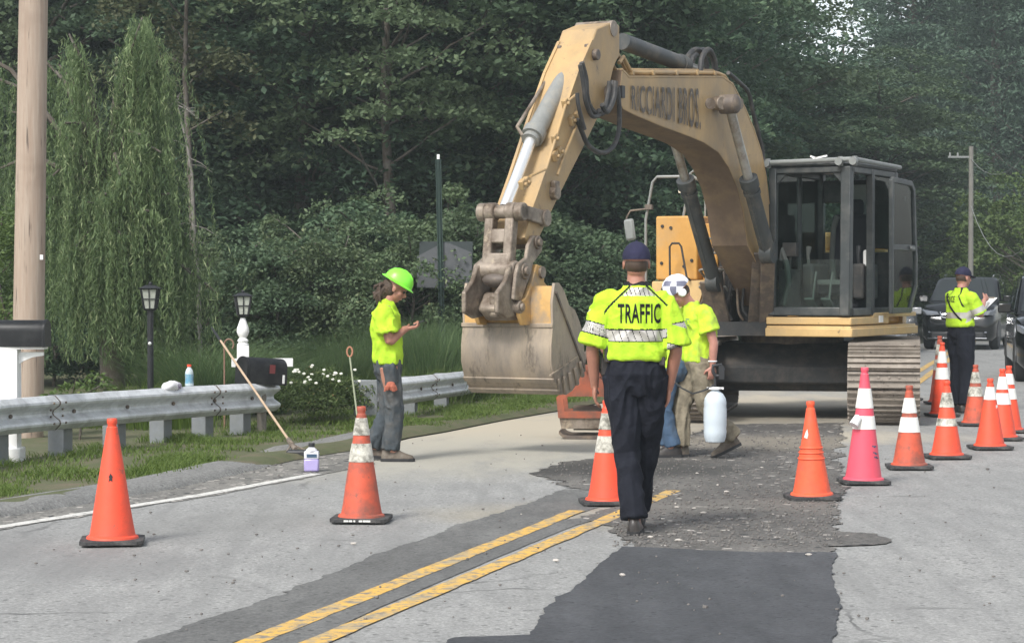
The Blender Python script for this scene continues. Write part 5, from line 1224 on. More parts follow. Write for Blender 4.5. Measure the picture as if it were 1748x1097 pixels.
# ------------------------------------------------------------------ utility poles
def wood(name, a, b):
    m, nt, bs = newmat(name); v = coords(nt, True, (6, 6, .35)); f = noise_n(nt, v, 4, 8, .7); c = mixc(nt, ramp(nt, .3, .7, f), a, b)
    v2 = coords(nt, True, (14, 14, .5)); c = mixc(nt, ramp(nt, .62, .70, noise_n(nt, v2, 3, 4, .6)), c, (.07, .05, .04)); c = mixc(nt, ramp(nt, .55, .7, noise_n(nt, coords(nt), .8, 4)), c, tuple(q * .7 for q in a))
    nt.links.new(c, bs.inputs['Base Color']); bs.inputs['Roughness'].default_value = .9; bump(nt, bs, f, .5, .02); return m
M['wood'] = wood('weathered_pole_wood', (.30, .22, .165), (.40, .33, .265))
b0 = D(46, 766, 22.6); b0.z = -.1; t0 = D(57, 0, 22.6); ext = b0 + (t0 - b0) * 2.4
mb = MB(); ll = []
for k in range(24): q = b0.lerp(ext, k / 23); ll.append(q)
mb.tube([q - b0 for q in ll], [.165 - .045 * k / 23 for k in range(24)], 26); up_ = mb.build('utility_pole', M['wood'], None, smooth=50); up_.location = b0
tag(up_, 'thick brown weathered wooden utility pole near the left edge, behind the guardrail', 'utility pole')
q = D(71, 439, 22.45) - b0; mb = MB(); mb.box(q, (.03, .03, .05)); mb.build('pole_tag', M['white'], up_)
far0 = D(1657, 500, 57); far0.z = 0; mb = MB(); mb.tube([(0, 0, 0), (0, 0, D(1655, 250, 57).z)], [.075, .06], 14); fp = mb.build('utility_pole', mat('grey_pole_wood', (.17, .165, .145), .9), None); fp.location = far0
tag(fp, 'distant slim grey utility pole standing before the trees right of the excavator cab', 'utility pole')
zt_ = D(1655, 268, 57).z; mb = MB(); mb.box((-.30, 0, zt_), (.60, .05, .05)); mb.build('crossarm', M['grey'], fp)
for x in (-.55, -.35): mb = MB(); mb.cyl((x, 0, zt_ + .02), (x, 0, zt_ + .12), .03, .02, 8); mb.build('insulator', M['grey'], fp)
mb = MB(); A = D(1657, 350, 57); B = D(1790, 350, 45); mb.tube([(A.lerp(B, k / 10) + Vector((0, 0, -1.2 * (1 - (2 * k / 10 - 1) ** 2)))) for k in range(11)], .009, 5); wr_ = mb.build('overhead_wire', M['grey'], None); tag(wr_, 'thin sagging wire running right from the distant utility pole', 'wire')
mb = MB(); A = D(1657, 270, 57); B = D(1800, 170, 45); mb.tube([(A.lerp(B, k / 10) + Vector((0, 0, -.9 * (1 - (2 * k / 10 - 1) ** 2)))) for k in range(11)], .008, 5); wr_ = mb.build('overhead_wire', M['grey'], None); tag(wr_, 'thin wire climbing right from the crossarm of the distant utility pole', 'wire')

# ------------------------------------------------------------------ mailboxes, lamps
def mailbox_shape(mb, L, w_, h, n=12):
    P = [(-w_ / 2, 0)]
    for k in range(n + 1): a = math.pi - math.pi * k / n; P.append((math.cos(a) * w_ / 2, h - w_ / 2 + math.sin(a) * w_ / 2))
    P.append((w_ / 2, 0)); mb.rings([[Vector((x * s_, y, z * s_ + (1 - s_) * h / 2)) for x, z in P] for y, s_ in ((-L / 2, .97), (-L / 2 + .012, 1), (L / 2 - .012, 1), (L / 2, .97))])
M['boxblack'] = mat('gloss_black_enamel', (.010, .011, .012), .42, dirt=(.03, .03, .03), dscale=6, spec=.25)
Zm = 19.3; A = D(17, 800, Zm); mroot = empty('mailbox_post', (A.x, A.y, 0), 0, 'thick white square mailbox post with moulded base at the left edge', 'mailbox post')
hz = D(17, 595, Zm).z
mb = MB(); mb.span((-.085, -.085, 0), (.085, .085, hz)); mb.build('post', M['white'], mroot, bevel=.006)
mb = MB(); mb.span((-.115, -.115, -.02), (.115, .115, .14)); mb.build('post_skirt', M['white'], mroot, bevel=.012)
mb = MB(); mb.prism([(.085, hz - .03), (.30, hz - .03), (.30, hz - .06), (.2, hz - .075), (.12, hz - .11), (.085, hz - .14)], -.02, .02); mb.build('bracket', M['white'], mroot)
mb = MB(); mb.span((-.25, -.09, hz - .002), (.32, .09, hz + .018)); mb.build('mount_board', M['white'], mroot)
mx = MB(); mailbox_shape(mx, .60, .20, .235); mbx = mx.build('mailbox', M['boxblack'], None, smooth=40); mbx.location = (A.x + .03, A.y, hz + .0185); mbx.rotation_euler = (0, 0, R(86)); tag(mbx, 'black mailbox with faint number 87, on the thick white post at the left edge', 'mailbox')
dr_ = MB(); mailbox_shape(dr_, .03, .212, .245); d_ = dr_.build('door', M['boxblack'], mbx, smooth=40); d_.location = (0, -.30, -.003)
dm = mat('faded_number', (.16, .16, .16), .6)
text_mesh('number', '87', dm, mbx, .075, .085, lambda u, h: Vector((.1018, -.11 - .085 + u, h + .05)))
Zp = 23.3; A = D(415, 752, Zp); pr = empty('lamp_post', (A.x, A.y, 0), R(12), 'white turned post with black lantern and cross arm, beside the guardrail end', 'lamp post', 'lantern posts behind the guardrail')
zt = D(415, 590, Zp).z; zf = D(415, 537, Zp).z
mb = MB(); mb.span((-.06, -.06, -.05), (.06, .06, zt)); mb.build('post', M['white'], pr, bevel=.005)
mb = MB(); mb.lathe([(.062, zt), (.062, zt + .02), (.045, zt + .03), (.06, zt + .055), (.045, zt + .075), (.035, zt + .085), (.052, zt + .11), (.066, zt + .15), (.062, zt + .19), (.045, zt + .235), (.02, zf - .02), (.008, zf)], seg=20); mb.build('finial', M['white'], pr)
zc = D(415, 619, Zp).z; mb = MB(); mb.span((-.12, -.03, zc - .045), (.53, .03, zc + .045)); mb.build('cross_arm', M['white'], pr, bevel=.004)
def lantern(par, z, s=1.0, x=0, y=0):
    def sq(h0, h1, z0, z1): return [[Vector((x + sx * h, y + sy * h, zz)) for sx, sy in ((-1, -1), (1, -1), (1, 1), (-1, 1))] for h, zz in ((h0, z0), (h1, z1))]
    mb = MB(); mb.rings(sq(.12 * s, .13 * s, z + .24 * s, z + .25 * s)); mb.rings(sq(.13 * s, .05 * s, z + .25 * s, z + .29 * s)); mb.lathe([(.02 * s, z + .29 * s), (.025 * s, z + .31 * s), (.008 * s, z + .33 * s)], (x, y, 0), 10); mb.rings(sq(.07 * s, .06 * s, z, z - .02)); mb.cyl((x, y, z - .05), (x, y, z), .03 * s)
    for sx, sy in ((-1, -1), (1, -1), (1, 1), (-1, 1)): mb.bar((x + sx * .065 * s, y + sy * .065 * s, z), (x + sx * .10 * s, y + sy * .10 * s, z + .24 * s), .016, .016)
    for a in range(4):
        c_, s__ = math.cos(a * math.pi / 2), math.sin(a * math.pi / 2)
        T = lambda u, v, zz: (x + (c_ * u - s__ * v), y + (s__ * u + c_ * v), zz)
        mb.bar(T(0, .068 * s, z), T(0, .10 * s, z + .24 * s), .01, .01); mb.bar(T(-.085 * s, .085 * s, z + .12 * s), T(.085 * s, .085 * s, z + .12 * s), .01, .01)
    o = mb.build('lantern', M['black'], par, smooth=0)
    mb = MB(); mb.rings(sq(.06 * s, .093 * s, z + .005, z + .235 * s)); mb.build('lantern_glass', mat('frosted_lantern_glass', (.42, .44, .38), .3), o, smooth=0)
    return o
lantern(pr, zf + .0, .80)
Zl = 24.6; A = D(257, 690, Zl); lp = empty('lamp_post', (A.x, A.y, 0), 0, 'slim black lamp post with a black four-pane lantern, before the willow', 'lamp post', 'lantern posts behind the guardrail')
zl = D(257, 527, Zl).z; mb = MB(); mb.cyl((0, 0, -.1), (0, 0, zl - .02), .035, seg=14); mb.lathe([(.06, .0), (.06, .1), (.04, .14)], seg=14); mb.build('pole', M['black'], lp)
lantern(lp, zl - .0, .92); mb = MB(); mb.ball((0, -.04, D(257, 586, Zl).z), .02); mb.build('photo_sensor', M['white'], lp)
mx = MB(); mailbox_shape(mx, .50, .21, .28); q = D(443, 656, 22.9); mb2_ = mx.build('mailbox', M['boxblack'], None, smooth=40); mb2_.location = (q.x + .02, q.y, q.z); mb2_.rotation_euler = (R(-4), 0, R(-48)); tag(mb2_, 'black round-topped mailbox with a red mark, beside the white lantern post', 'mailbox')
dr_ = MB(); mailbox_shape(dr_, .03, .222, .29); d_ = dr_.build('door', M['boxblack'], mb2_, smooth=40); d_.location = (0, -.25, -.003)
mb = MB(); mb.span((.1055, .02, .12), (.107, .09, .21)); mb.build('red_mark', mat('faded_red', (.16, .03, .03), .6), mb2_)
mb = MB(); mb.span((.106, .19, .02), (.112, .215, .11)); mb.build('flag', M['white'], mb2_)
# support of that mailbox
mb = MB(); mb.span((-.045, -.045, 0), (.045, .045, q.z - .004)); s_ = mb.build('mailbox_post', mat('old_grey_wood_post', (.20, .18, .15), .9), None, bevel=.004); s_.location = (q.x + .02, q.y + .02, 0); tag(s_, 'old grey wooden post under the round-topped mailbox, behind the guardrail end', 'mailbox post')

# ------------------------------------------------------------------ back of a road sign
Zs = 32.0; A = D(757, 600, Zs); sg = empty('road_sign', (A.x, A.y, 0), R(3), 'back of a grey road sign on a tall green steel post behind the shrubs', 'road sign')
zt = D(748, 272, Zs).z; mb = MB(); tx = D(748, 272, Zs).x - A.x; mb.bar((0, 0, -.1), (tx, 0, zt), .02, .09, up=(0, 1, 0)); mb.bar((-.035, -.012, -.1), (tx - .035, -.012, zt), .012, .03, up=(0, 1, 0)); mb.bar((.035, -.012, -.1), (tx + .035, -.012, zt), .012, .03, up=(0, 1, 0)); mb.bar((0, .0, -.1), (tx, .0, zt), .08, .012, up=(0, 1, 0))
mb.build('sign_post', mat('green_post', (.02, .045, .035), .6), sg)
mb = MB(); mb.span((tx - .02, -.025, zt), (tx + .02, -.005, zt + .07)); mb.build('post_cap', M['white'], sg)
x0, x1 = D(713, 450, Zs).x - A.x, D(806, 450, Zs).x - A.x; z0, z1 = D(750, 490, Zs).z, D(750, 412, Zs).z
mb = MB(); mb.prism([(x0, z0), (x1, z0 - .03), (x1 + .01, z1), (x0 + .03, z1)], .025, .029); mb.build('flat_panel', mat('dark_foliage_plate', (.03, .04, .04), .6), sg)  # dark plate behind the sign, stands in for the dark foliage there
mb = MB(); mb.prism([(x0 - .01, z0), (x1 - .005, z0 - .03), (x1 - .005, z1 - .16), ((x0 + x1) / 2 + .05, z1 - .02), ((x0 + x1) / 2 - .03, z1 - .02), (x0 - .01, z1 - .22)], .015, .022); mb.build('flat_panel', mat('grey_sign_back', (.085, .09, .095), .6), sg)

# ------------------------------------------------------------------ broom, bottles, stake
foot = G(508, 782); tip = D(362, 560, 24.0); mid = foot + (tip - foot) * 1.0
br = empty('squeegee_broom', (foot.x, foot.y, .0), 0, 'long-handled broom leaning on the end of the shiny guardrail', 'broom')
f0 = Vector((0, 0, .05)); tp = tip - Vector((foot.x, foot.y, 0)); d = (tp - f0)
mb = MB(); mb.tube([f0 + d * .08, f0 + d * .88], .012, 9); mb.build('handle', mat('pale_wood_handle', (.45, .33, .22), .6), br)
mb = MB(); mb.tube([f0 + d * .88, tp], .014, 9); mb.build('grip', M['black'], br)
mb = MB(); mb.tube([f0 + d * .02, f0 + d * .09], .024, 9); mb.tube([(-.10, 0, .06), f0 + d * .06], .008, 6); mb.tube([(.10, 0, .06), f0 + d * .06], .008, 6); mb.build('bracket', M['steel'], br)
mb = MB(); mb.box((.05, -.02, .045), (.30, .09, .07)); mb.build('broom_head', M['black'], br, bevel=.02)
bt = empty('bottle', tuple(base_at(532, 806, .05)), 0, 'lilac and clear plastic jug with a black cap standing on the road by the broom', 'bottle')
M['lilac'] = mat('lilac_liquid', (.36, .31, .55), .25, var=.05); M['clear'] = mat('cloudy_plastic', (.62, .62, .66), .3, var=.05)
mb = MB(); mb.box((0, 0, .055), (.125, .085, .11)); mb.build('lower_body', M['lilac'], bt, bevel=.015)
mb = MB(); mb.box((0, 0, .14), (.122, .082, .065)); mb.lathe([(.052, .17), (.045, .185), (.028, .20), (.022, .21)], seg=16); mb.build('upper_body', M['clear'], bt, bevel=.008)
mb = MB(); mb.cyl((0, 0, .205), (0, 0, .24), .027, seg=16); mb.build('cap', M['black'], bt, bevel=.003)
mb = MB(); mb.box((.005, -.0435, .135), (.085, .002, .028)); mb.build('label', M['jean'], bt)
pz, zz, t = at1(5.15); w0 = gr1.location
wb = empty('bottle', (w0.x + pz.x - .05, w0.y + pz.y + .02, zz - .002), 0, 'clear drink bottle with blue label and orange cap standing on the guardrail', 'bottle')
mb = MB(); mb.lathe([(.040, 0), (.044, .01), (.044, .03)], seg=16); mb.lathe([(.040, .12), (.042, .135), (.030, .17), (.018, .185), (.018, .20)], seg=16); mb.build('bottle_body', mat('clear_bottle', (.5, .58, .6), .15), wb)
mb = MB(); mb.lathe([(.0435, .03), (.040, .07), (.0435, .12)], seg=16); mb.build('label', mat('blue_label', (.12, .30, .42), .4, dirt=(.4, .45, .45), dscale=20), wb)
mb = MB(); mb.cyl((0, 0, .195), (0, 0, .218), .022, seg=14); mb.build('cap', M['orange'], wb)
pz, zz, t = at1(4.75); mb = MB(); mb.ball((0, 0, .03), (.19, .07, .055), 16, 10)
for v in mb.v: v.z += .02 * noise.noise(v * 14); v.x += .02 * noise.noise(v * 9 + Vector((4, 0, 0)))
rg = mb.build('cloth', mat('white_printed_cloth', (.72, .71, .72), .85, dirt=(.2, .15, .25), dscale=9, dlo=.55, dhi=.6), None, smooth=60); rg.location = (w0.x + pz.x, w0.y + pz.y + .0, zz - .02); rg.rotation_euler = (0, 0, R(75)); tag(rg, 'crumpled white cloth with dark print lying over the top of the guardrail', 'cloth')
A = D(383, 655, 23.6); mb = MB(); zt = D(383, 588, 23.6).z; P = [(0, 0, 0), (0, 0, zt)] + [(.05 - .05 * math.cos(a), 0, zt + .06 * math.sin(a)) for a in [math.pi * k / 8 for k in range(1, 11)]]; mb.tube(P, .009, 7)
st = mb.build('garden_hook', mat('rusty_pink_steel', (.22, .13, .09), .6), None); st.location = (A.x, A.y, 0); tag(st, 'thin rusty hook-topped garden stake next to the white lantern post', 'garden hook')
mb = MB(); 
for (x, y, sx) in ((300, 652, .30), (395, 648, .2)): pass

# ------------------------------------------------------------------ compactor plate (orange) waiting on the road
Zc = 22.6; A = G(1004, 749); cp_ = empty('plate_compactor', (A.x, A.y + .25, .004), R(-6), 'rusty orange compactor attachment with dark plate standing behind the TRAFFIC officer', 'compactor')
M['rust'] = mat('rusty_orange_paint', (.33, .085, .04), .7, dirt=(.16, .07, .045), dscale=5, dlo=.42, dhi=.65, bmp=.3, bscale=20)
mb = MB(); mb.rings([[Vector((x, y, z)) for y in (-.3, .3)] + [Vector((x, y, z + .03)) for y in (.3, -.3)] for x, z in ((-.27, .05), (-.23, .015), (-.18, .0), (.22, .0), (.27, .03), (.3, .08))]); mb.build('base_plate', M['steeld'], cp_)
for y in (-.24, .21):
    mb = MB(); mb.prism([(-.25, .10), (.27, .10), (.27, .21), (-.27, .21)], y, y + .03); mb.build('lower_frame', M['steel'], cp_)
mb = MB(); mb.cyl((-.14, 0, .2), (.14, 0, .2), .13, seg=18); mb.build('exciter', M['steeld'], cp_)
for y in (-.26, .23):
    P = [(-.28, .21), (.27, .21), (.26, .42), (.18, .60), (.10, .62), (.06, .74), (-.02, .74), (-.06, .62), (-.2, .52), (-.30, .42)]
    mb = MB(); I = frame2d(P, y, y + .03, .07, mb); mb.prism([(-.28, .43), (.24, .43), (.16, .60), (.05, .72), (-.02, .72), (-.06, .60), (-.2, .50)], y + .003, y + .027); mb.build('side_yoke', M['rust'], cp_, smooth=0)
mb = MB(); mb.span((-.2, -.23, .58), (.14, .23, .63)); mb.span((-.04, -.23, .66), (.06, .23, .74)); mb.build('top_mount', M['rust'], cp_)

# ------------------------------------------------------------------ vehicles (front toward -Y, x across)
M['paintblack'] = mat('black_car_paint', (.004, .0045, .005), .15, var=0, spec=.3)
M['paintgrey'] = mat('silver_car_paint', (.32, .33, .34), .25, .4, var=0)
M['chromecar'] = mat('car_chrome', (.75, .76, .78), .12, 1.0, var=0)
M['lampg'] = mat('headlamp_glass', (.22, .24, .27), .12, .2, var=.1, dscale=30)
for n_ in ('paintblack', 'paintgrey'): M[n_].node_tree.nodes['Principled BSDF'].inputs['Coat Weight'].default_value = .5
def vehicle(name, loc, rz, label, paint, W=1.86, L=4.7, H=1.70, hood=1.02, cat='car', lamps_on=False, roofrail=True):
    root = empty(name, loc, rz, label, cat); w_ = W / 2
    # stations along y from the nose: (y, half width, sill z, shoulder z)
    S = [(0.0, w_ * .70, .42, .62), (.03, w_ * .80, .30, .78), (.12, w_ * .90, .24, .90), (.35, w_ * .97, .22, hood - .04), (.8, w_, .22, hood), (1.25, w_, .22, hood + .03), (1.8, w_, .22, hood + .05), (3.2, w_, .22, hood + .06), (4.2, w_ * .98, .24, hood + .06), (L - .1, w_ * .92, .28, hood), (L, w_ * .84, .4, hood - .1)]
    rr = []
    for y, hw, z0, z1 in S:
        mzc = z1 + (.035 if .3 < y < 1.3 else .0); zz = z0 + (z1 - z0) * .62
        rr.append([Vector(p) for p in ((-hw * .9, y, z0), (-hw, y, z0 + .12), (-hw * 1.0, y, zz), (-hw * .965, y, z1 - .02), (-hw * .88, y, z1 + .012), (-hw * .45, y, mzc + .01), (0, y, mzc + .018), (hw * .45, y, mzc + .01), (hw * .88, y, z1 + .012), (hw * .965, y, z1 - .02), (hw, y, zz), (hw, y, z0 + .12), (hw * .9, y, z0))])
    mb = MB(); mb.rings(rr); body = mb.build('body', paint, root, smooth=50)
    # greenhouse
    G_ = [(1.18, .93, hood + .04, hood + .045), (1.95, .80, hood, H - .05), (2.3, .78, hood, H), (3.6, .78, hood, H - .01), (4.1, .78, hood, H - .06), (4.55, .86, hood, hood + .1)]
    rr = []
    for y, k, z0, z1 in G_:
        hb = w_ * .955; ht = w_ * k; rr.append([Vector((-hb, y, z0)), Vector((-ht, y, z1 - .05 * (z1 > hood + .2))), Vector((-ht * .86, y, z1)), Vector((0, y, z1 + .015)), Vector((ht * .86, y, z1)), Vector((ht, y, z1 - .05 * (z1 > hood + .2))), Vector((hb, y, z0))])
    mb = MB(); mb.rings(rr); mb.build('cabin', paint, root, smooth=40)
    def quad(name, pts, m, thick=.006, par=root):
        pts = [Vector(p) for p in pts]; n = (pts[1] - pts[0]).cross(pts[2] - pts[0]).normalized() * thick; k = len(pts); mb = MB(); mb.add(pts + [p + n for p in pts], [tuple(range(k)), tuple(range(2 * k - 1, k - 1, -1))] + [(i, (i + 1) % k, (i + 1) % k + k, i + k) for i in range(k)]); return mb.build(name, m, par, smooth=0)
    hb, ht = w_ * .93, w_ * .80
    quad('windshield', [(-hb * .93, 1.235, hood + .085), (hb * .93, 1.235, hood + .085), (ht * .88, 1.90, H - .07), (-ht * .88, 1.90, H - .07)][::1], M['carglass'], .012)
    for s_ in (-1, 1):
        quad('side_window', [(s_ * (w_ * .958), 1.62, hood + .08), (s_ * (w_ * .958), 2.75, hood + .10), (s_ * (w_ * .80), 2.75, H - .09), (s_ * (w_ * .815), 2.05, H - .10)][::s_], M['carglass'], .01)
        quad('side_window', [(s_ * (w_ * .958), 2.83, hood + .10), (s_ * (w_ * .958), 4.0, hood + .12), (s_ * (w_ * .80), 3.8, H - .10), (s_ * (w_ * .80), 2.83, H - .09)][::s_], M['carglass'], .01)
        mb = MB(); c_ = Vector((s_ * (w_ + .12), 1.55, hood + .14)); mb.box(c_, (.22, .09, .16)); mb.bar((s_ * w_ * .96, 1.6, hood + .08), c_, .05, .04); mb.build('side_mirror', paint, root, bevel=.025)
        mb = MB(); mb.rings([[Vector((s_ * x, y, z)) for x, z in P] for y, P in ((.02, [(.44, .73), (.74, .72), (.80, .80), (.48, .78)]), (.12, [(.46, .72), (.84, .72), (.89, .84), (.50, .80)]), (.36, [(.6, .74), (.905, .76), (.915, .87), (.62, .84)]))]); 
        for v in mb.v: v.x *= w_ / .93; v.z += hood - .98; v.y -= .02
        hl = mb.build('headlight', M['lampg'], root, smooth=30)
        mb = MB(); mb.ball((s_ * .62 * w_ / .93, .03, .75 + hood - .98), (.07, .03, .05)); mb.build('lamp_reflector', M['chromecar'], hl)
        mb = MB(); mb.ball((s_ * .66, .06, .44), (.09, .05, .05)); mb.build('fog_lamp', M['lampg'], root)
        for yw in (.86, L - .92):
            cx = s_ * (w_ - .12); mb = MB(); mb.lathe([(.20, -.11), (.30, -.115), (.345, -.10), (.36, -.06), (.36, .06), (.345, .10), (.30, .115), (.20, .11)], seg=28)
            mb.xform(Matrix.Translation((cx, yw, .36)) @ Matrix.Rotation(R(90), 4, 'Y')); wh = mb.build('wheel', M['rubber'], root, smooth=40)
            mb = MB(); mb.lathe([(.02, .095), (.20, .105), (.215, .11), (.215, .0), (.02, .0)], seg=24); 
            for a in range(5): mb.box((.11 * math.cos(a * 1.2566), .11 * math.sin(a * 1.2566), .10), (.2, .045, .02), a * 1.2566)
            mb.xform(Matrix.Translation((cx, yw, .36)) @ Matrix.Rotation(R(90 * s_), 4, 'Y')); mb.build('rim', M['chromecar'] if not lamps_on else M['grey'], wh, smooth=40)
            mb = MB(); P = [(.40 * math.cos(a), .40 * math.sin(a)) for a in [math.pi * k / 12 for k in range(13)]]
            mb.add([(s_ * (w_ + .002), yw + y, .33 + z) for y, z in P] + [(s_ * (w_ - .05), yw + y, .33 + z) for y, z in P], [tuple(range(13)), tuple(range(25, 12, -1))] + [(i, i + 1, i + 14, i + 13) for i in range(12)]); mb.build('wheel_arch', M['black'], root, smooth=0)
        if roofrail: mb = MB(); mb.tube([(s_ * w_ * .66, 2.2, H + .01), (s_ * w_ * .66, 2.35, H + .05), (s_ * w_ * .66, 3.6, H + .045), (s_ * w_ * .66, 3.75, H)], .016, 8); mb.build('roof_rail', M['chromecar'], root)
    zz = hood - .98
    mb = MB(); mb.box((0, -.005, .70 + zz), (.80, .05, .16)); g_ = mb.build('grille', M['black'], root, bevel=.02)
    mb = MB(); mb.tube([(-.42, -.03, .80 + zz), (-.36, -.04, .66 + zz), (0, -.045, .62 + zz), (.36, -.04, .66 + zz), (.42, -.03, .80 + zz)], .016, 8); mb.tube([(-.36, -.035, .74 + zz), (.36, -.035, .74 + zz)], .015, 8); mb.build('chrome_trim', M['chromecar'], g_)
    mb = MB(); mb.box((0, .0, .36), (1.3, .10, .18)); mb.build('bumper', M['black'], root, bevel=.04)
    mb = MB(); mb.box((0, -.015, .29), (1.45, .10, .035)); mb.build('skid_trim', M['chromecar'], root, bevel=.01)
    mb = MB(); mb.box((0, -.07, .45), (.31, .012, .15)); mb.build('number_plate', M['white'], root)
    return root
c1_ = G(1634, 597); vehicle('suv', (c1_.x, c1_.y, 0), R(-19), 'black suv with chrome trim facing us on the road behind the officer with the notepad', M['paintblack'], W=1.86, H=1.82, hood=1.12, cat='car')
c2_ = G(1841, 655); vehicle('suv', (c2_.x - .02, c2_.y, 0), R(-10), 'black suv cut off by the right edge, waiting beyond the cones', M['paintblack'], W=1.9, H=1.78, hood=1.06, cat='car', lamps_on=True)
c3_ = G(1480, 606); vehicle('sedan', (c3_.x, c3_.y, 0), R(-14), 'silver car glimpsed under the cab of the excavator', M['paintgrey'], W=1.8, L=4.5, H=1.35, hood=.86, cat='car', roofrail=False)
# bits of rubble on the road
rnd = random.Random(12); rubm = mat('asphalt_crumbs', (.14, .13, .12), .9, var=.3)
mb = MB()
for k in range(2600):
    if k < 2300: py = rnd.uniform(735, 935); px = rnd.uniform(940 if 790 < py < 828 else 1045, 1438)
    else: px, py = rnd.uniform(60, 1700), rnd.uniform(740, 1090)
    if k > 2500: px, py = rnd.uniform(0, 560), 0; py = 868 - px * .155 + rnd.uniform(-8, 14)
    g_ = G(px, py); s_ = rnd.uniform(.003, .010) * (1.5 if rnd.random() < .08 else 1); mb.ball((g_.x, g_.y, .008 + s_ * .4), (s_ * rnd.uniform(.8, 1.6), s_, s_ * .7), 5, 3)
o = mb.build('asphalt_crumbs', rubm, None, smooth=0, recalc=False); tag(o, 'small crumbs of broken asphalt scattered over the milled patch and lanes', 'rubble', kind='stuff')
mb = MB()
for px, py in ((1153, 862), (1156, 868), (1185, 870), (1200, 878), (1320, 880), (1110, 920), (1158, 925), (890, 880), (1062, 985), (1190, 810), (1225, 830), (604, 931), (1240, 842), (1300, 800), (950, 960), (1380, 950)):
    g_ = G(px, py); s_ = rnd.uniform(.006, .014); k0 = len(mb.v); mb.ball((g_.x, g_.y, .01 + s_ * .3), (s_ * rnd.uniform(.8, 1.9), s_, s_ * .6), 6, 4)
    for v in mb.v[k0:]: v.x += rnd.uniform(-.3, .3) * s_; v.z += rnd.uniform(-.1, .2) * s_
o = mb.build('pale_stones', mat('pale_stone', (.42, .39, .35), .8), None, smooth=0, recalc=False); tag(o, 'scattered pale stone chips lying on the dark milled patch', 'rubble', kind='stuff')
# ------------------------------------------------------------------ vegetation
def leafmat(name, a, b, trans=.35, rough=.6, c=None):
    m, nt, bs = newmat(name); at = nt.nodes.new('ShaderNodeAttribute'); at.attribute_name = 'lv'
    col = mixc(nt, at.outputs['Fac'], a, b)
    if c: col = mixc(nt, ramp(nt, .80, .98, at.outputs['Fac']), col, c)
    oi = nt.nodes.new('ShaderNodeObjectInfo'); col = mixc(nt, oi.outputs['Random'], col, mixc(nt, .5, col, (.07, .085, .035)))
    nt.links.new(col, bs.inputs['Base Color']); bs.inputs['Roughness'].default_value = rough; bs.inputs['Specular IOR Level'].default_value = .3
    tr = nt.nodes.new('ShaderNodeBsdfTranslucent'); nt.links.new(col, tr.inputs[0]); mx = nt.nodes.new('ShaderNodeMixShader'); mx.inputs[0].default_value = trans
    nt.links.new(bs.outputs[0], mx.inputs[1]); nt.links.new(tr.outputs[0], mx.inputs[2]); nt.links.new(mx.outputs[0], nt.nodes['Material Output'].inputs[0]); return m
L_ = {}
L_['wood'] = leafmat('leaf_deep_green', (.042, .086, .056), (.115, .195, .118), c=(.25, .34, .19))
L_['wood2'] = leafmat('leaf_mid_green', (.058, .108, .060), (.145, .22, .12), c=(.27, .35, .19))
L_['pine'] = leafmat('needle_blue_green', (.046, .088, .064), (.10, .165, .11), .25)
L_['shrub'] = leafmat('shrub_leaf', (.080, .13, .065), (.175, .24, .12), c=(.32, .35, .19))
L_['bright'] = leafmat('roadside_bush_leaf', (.075, .13, .035), (.15, .23, .06), c=(.24, .28, .09))
L_['willow'] = leafmat('willow_leaf', (.10, .16, .07), (.27, .36, .16), .5, c=(.40, .46, .25))
L_['grass'] = leafmat('grass_blade', (.10, .18, .025), (.20, .29, .05), .4, c=(.26, .25, .10))
L_['tallgrass'] = leafmat('tall_grass_blade', (.075, .14, .055), (.17, .25, .10), .45, c=(.30, .33, .16))
L_['flower'] = leafmat('flower_plant_leaf', (.06, .10, .03), (.12, .17, .05), .4, c=(.25, .16, .08))
M['bark'] = mat('tree_bark', (.085, .07, .055), .95, dirt=(.15, .14, .12), dscale=5, bmp=.6, bscale=12, bdist=.03)
M['petal'] = mat('white_petals', (.62, .62, .54), .6, var=.05)

def mesh_np(name, V, F, m, parent=None, lv=None, smooth=False):
    me = bpy.data.meshes.new(name); nv, nf, k = len(V), len(F), F.shape[1]
    me.vertices.add(nv); me.vertices.foreach_set('co', V.astype(np.float32).ravel()); me.loops.add(nf * k); me.loops.foreach_set('vertex_index', F.astype(np.int32).ravel())
    me.polygons.add(nf); me.polygons.foreach_set('loop_start', np.arange(0, nf * k, k, dtype=np.int32)); me.polygons.foreach_set('loop_total', np.full(nf, k, dtype=np.int32))
    me.update(calc_edges=True); me.materials.append(m)
    if lv is not None: at = me.attributes.new('lv', 'FLOAT', 'FACE'); at.data.foreach_set('value', lv.astype(np.float32))
    o = bpy.data.objects.new(name, me); COL.objects.link(o)
    if parent: o.parent = parent
    return o
def leaves(C, size, aspect, rng, upbias=.6, axis=None, jit=.35):
    """one folded-less rhombic leaf per centre; returns verts and faces"""
    n = len(C); nrm = rng.normal(size=(n, 3)); nrm[:, 2] = np.abs(nrm[:, 2]) + upbias; nrm /= np.linalg.norm(nrm, axis=1)[:, None]
    ax = rng.normal(size=(n, 3)) if axis is None else axis + rng.normal(size=(n, 3)) * jit
    ax -= nrm * (ax * nrm).sum(1)[:, None]; ax /= np.linalg.norm(ax, axis=1)[:, None] + 1e-9; bi = np.cross(nrm, ax)
    s_ = (size * rng.uniform(.6, 1.25, n))[:, None]; w_ = s_ * aspect
    V = np.stack([C - ax * s_ * .5, C + bi * w_ * .5 - ax * s_ * .05, C + ax * s_ * .5, C - bi * w_ * .5 - ax * s_ * .05], 1).reshape(-1, 3)
    return V, np.arange(4 * n).reshape(n, 4)
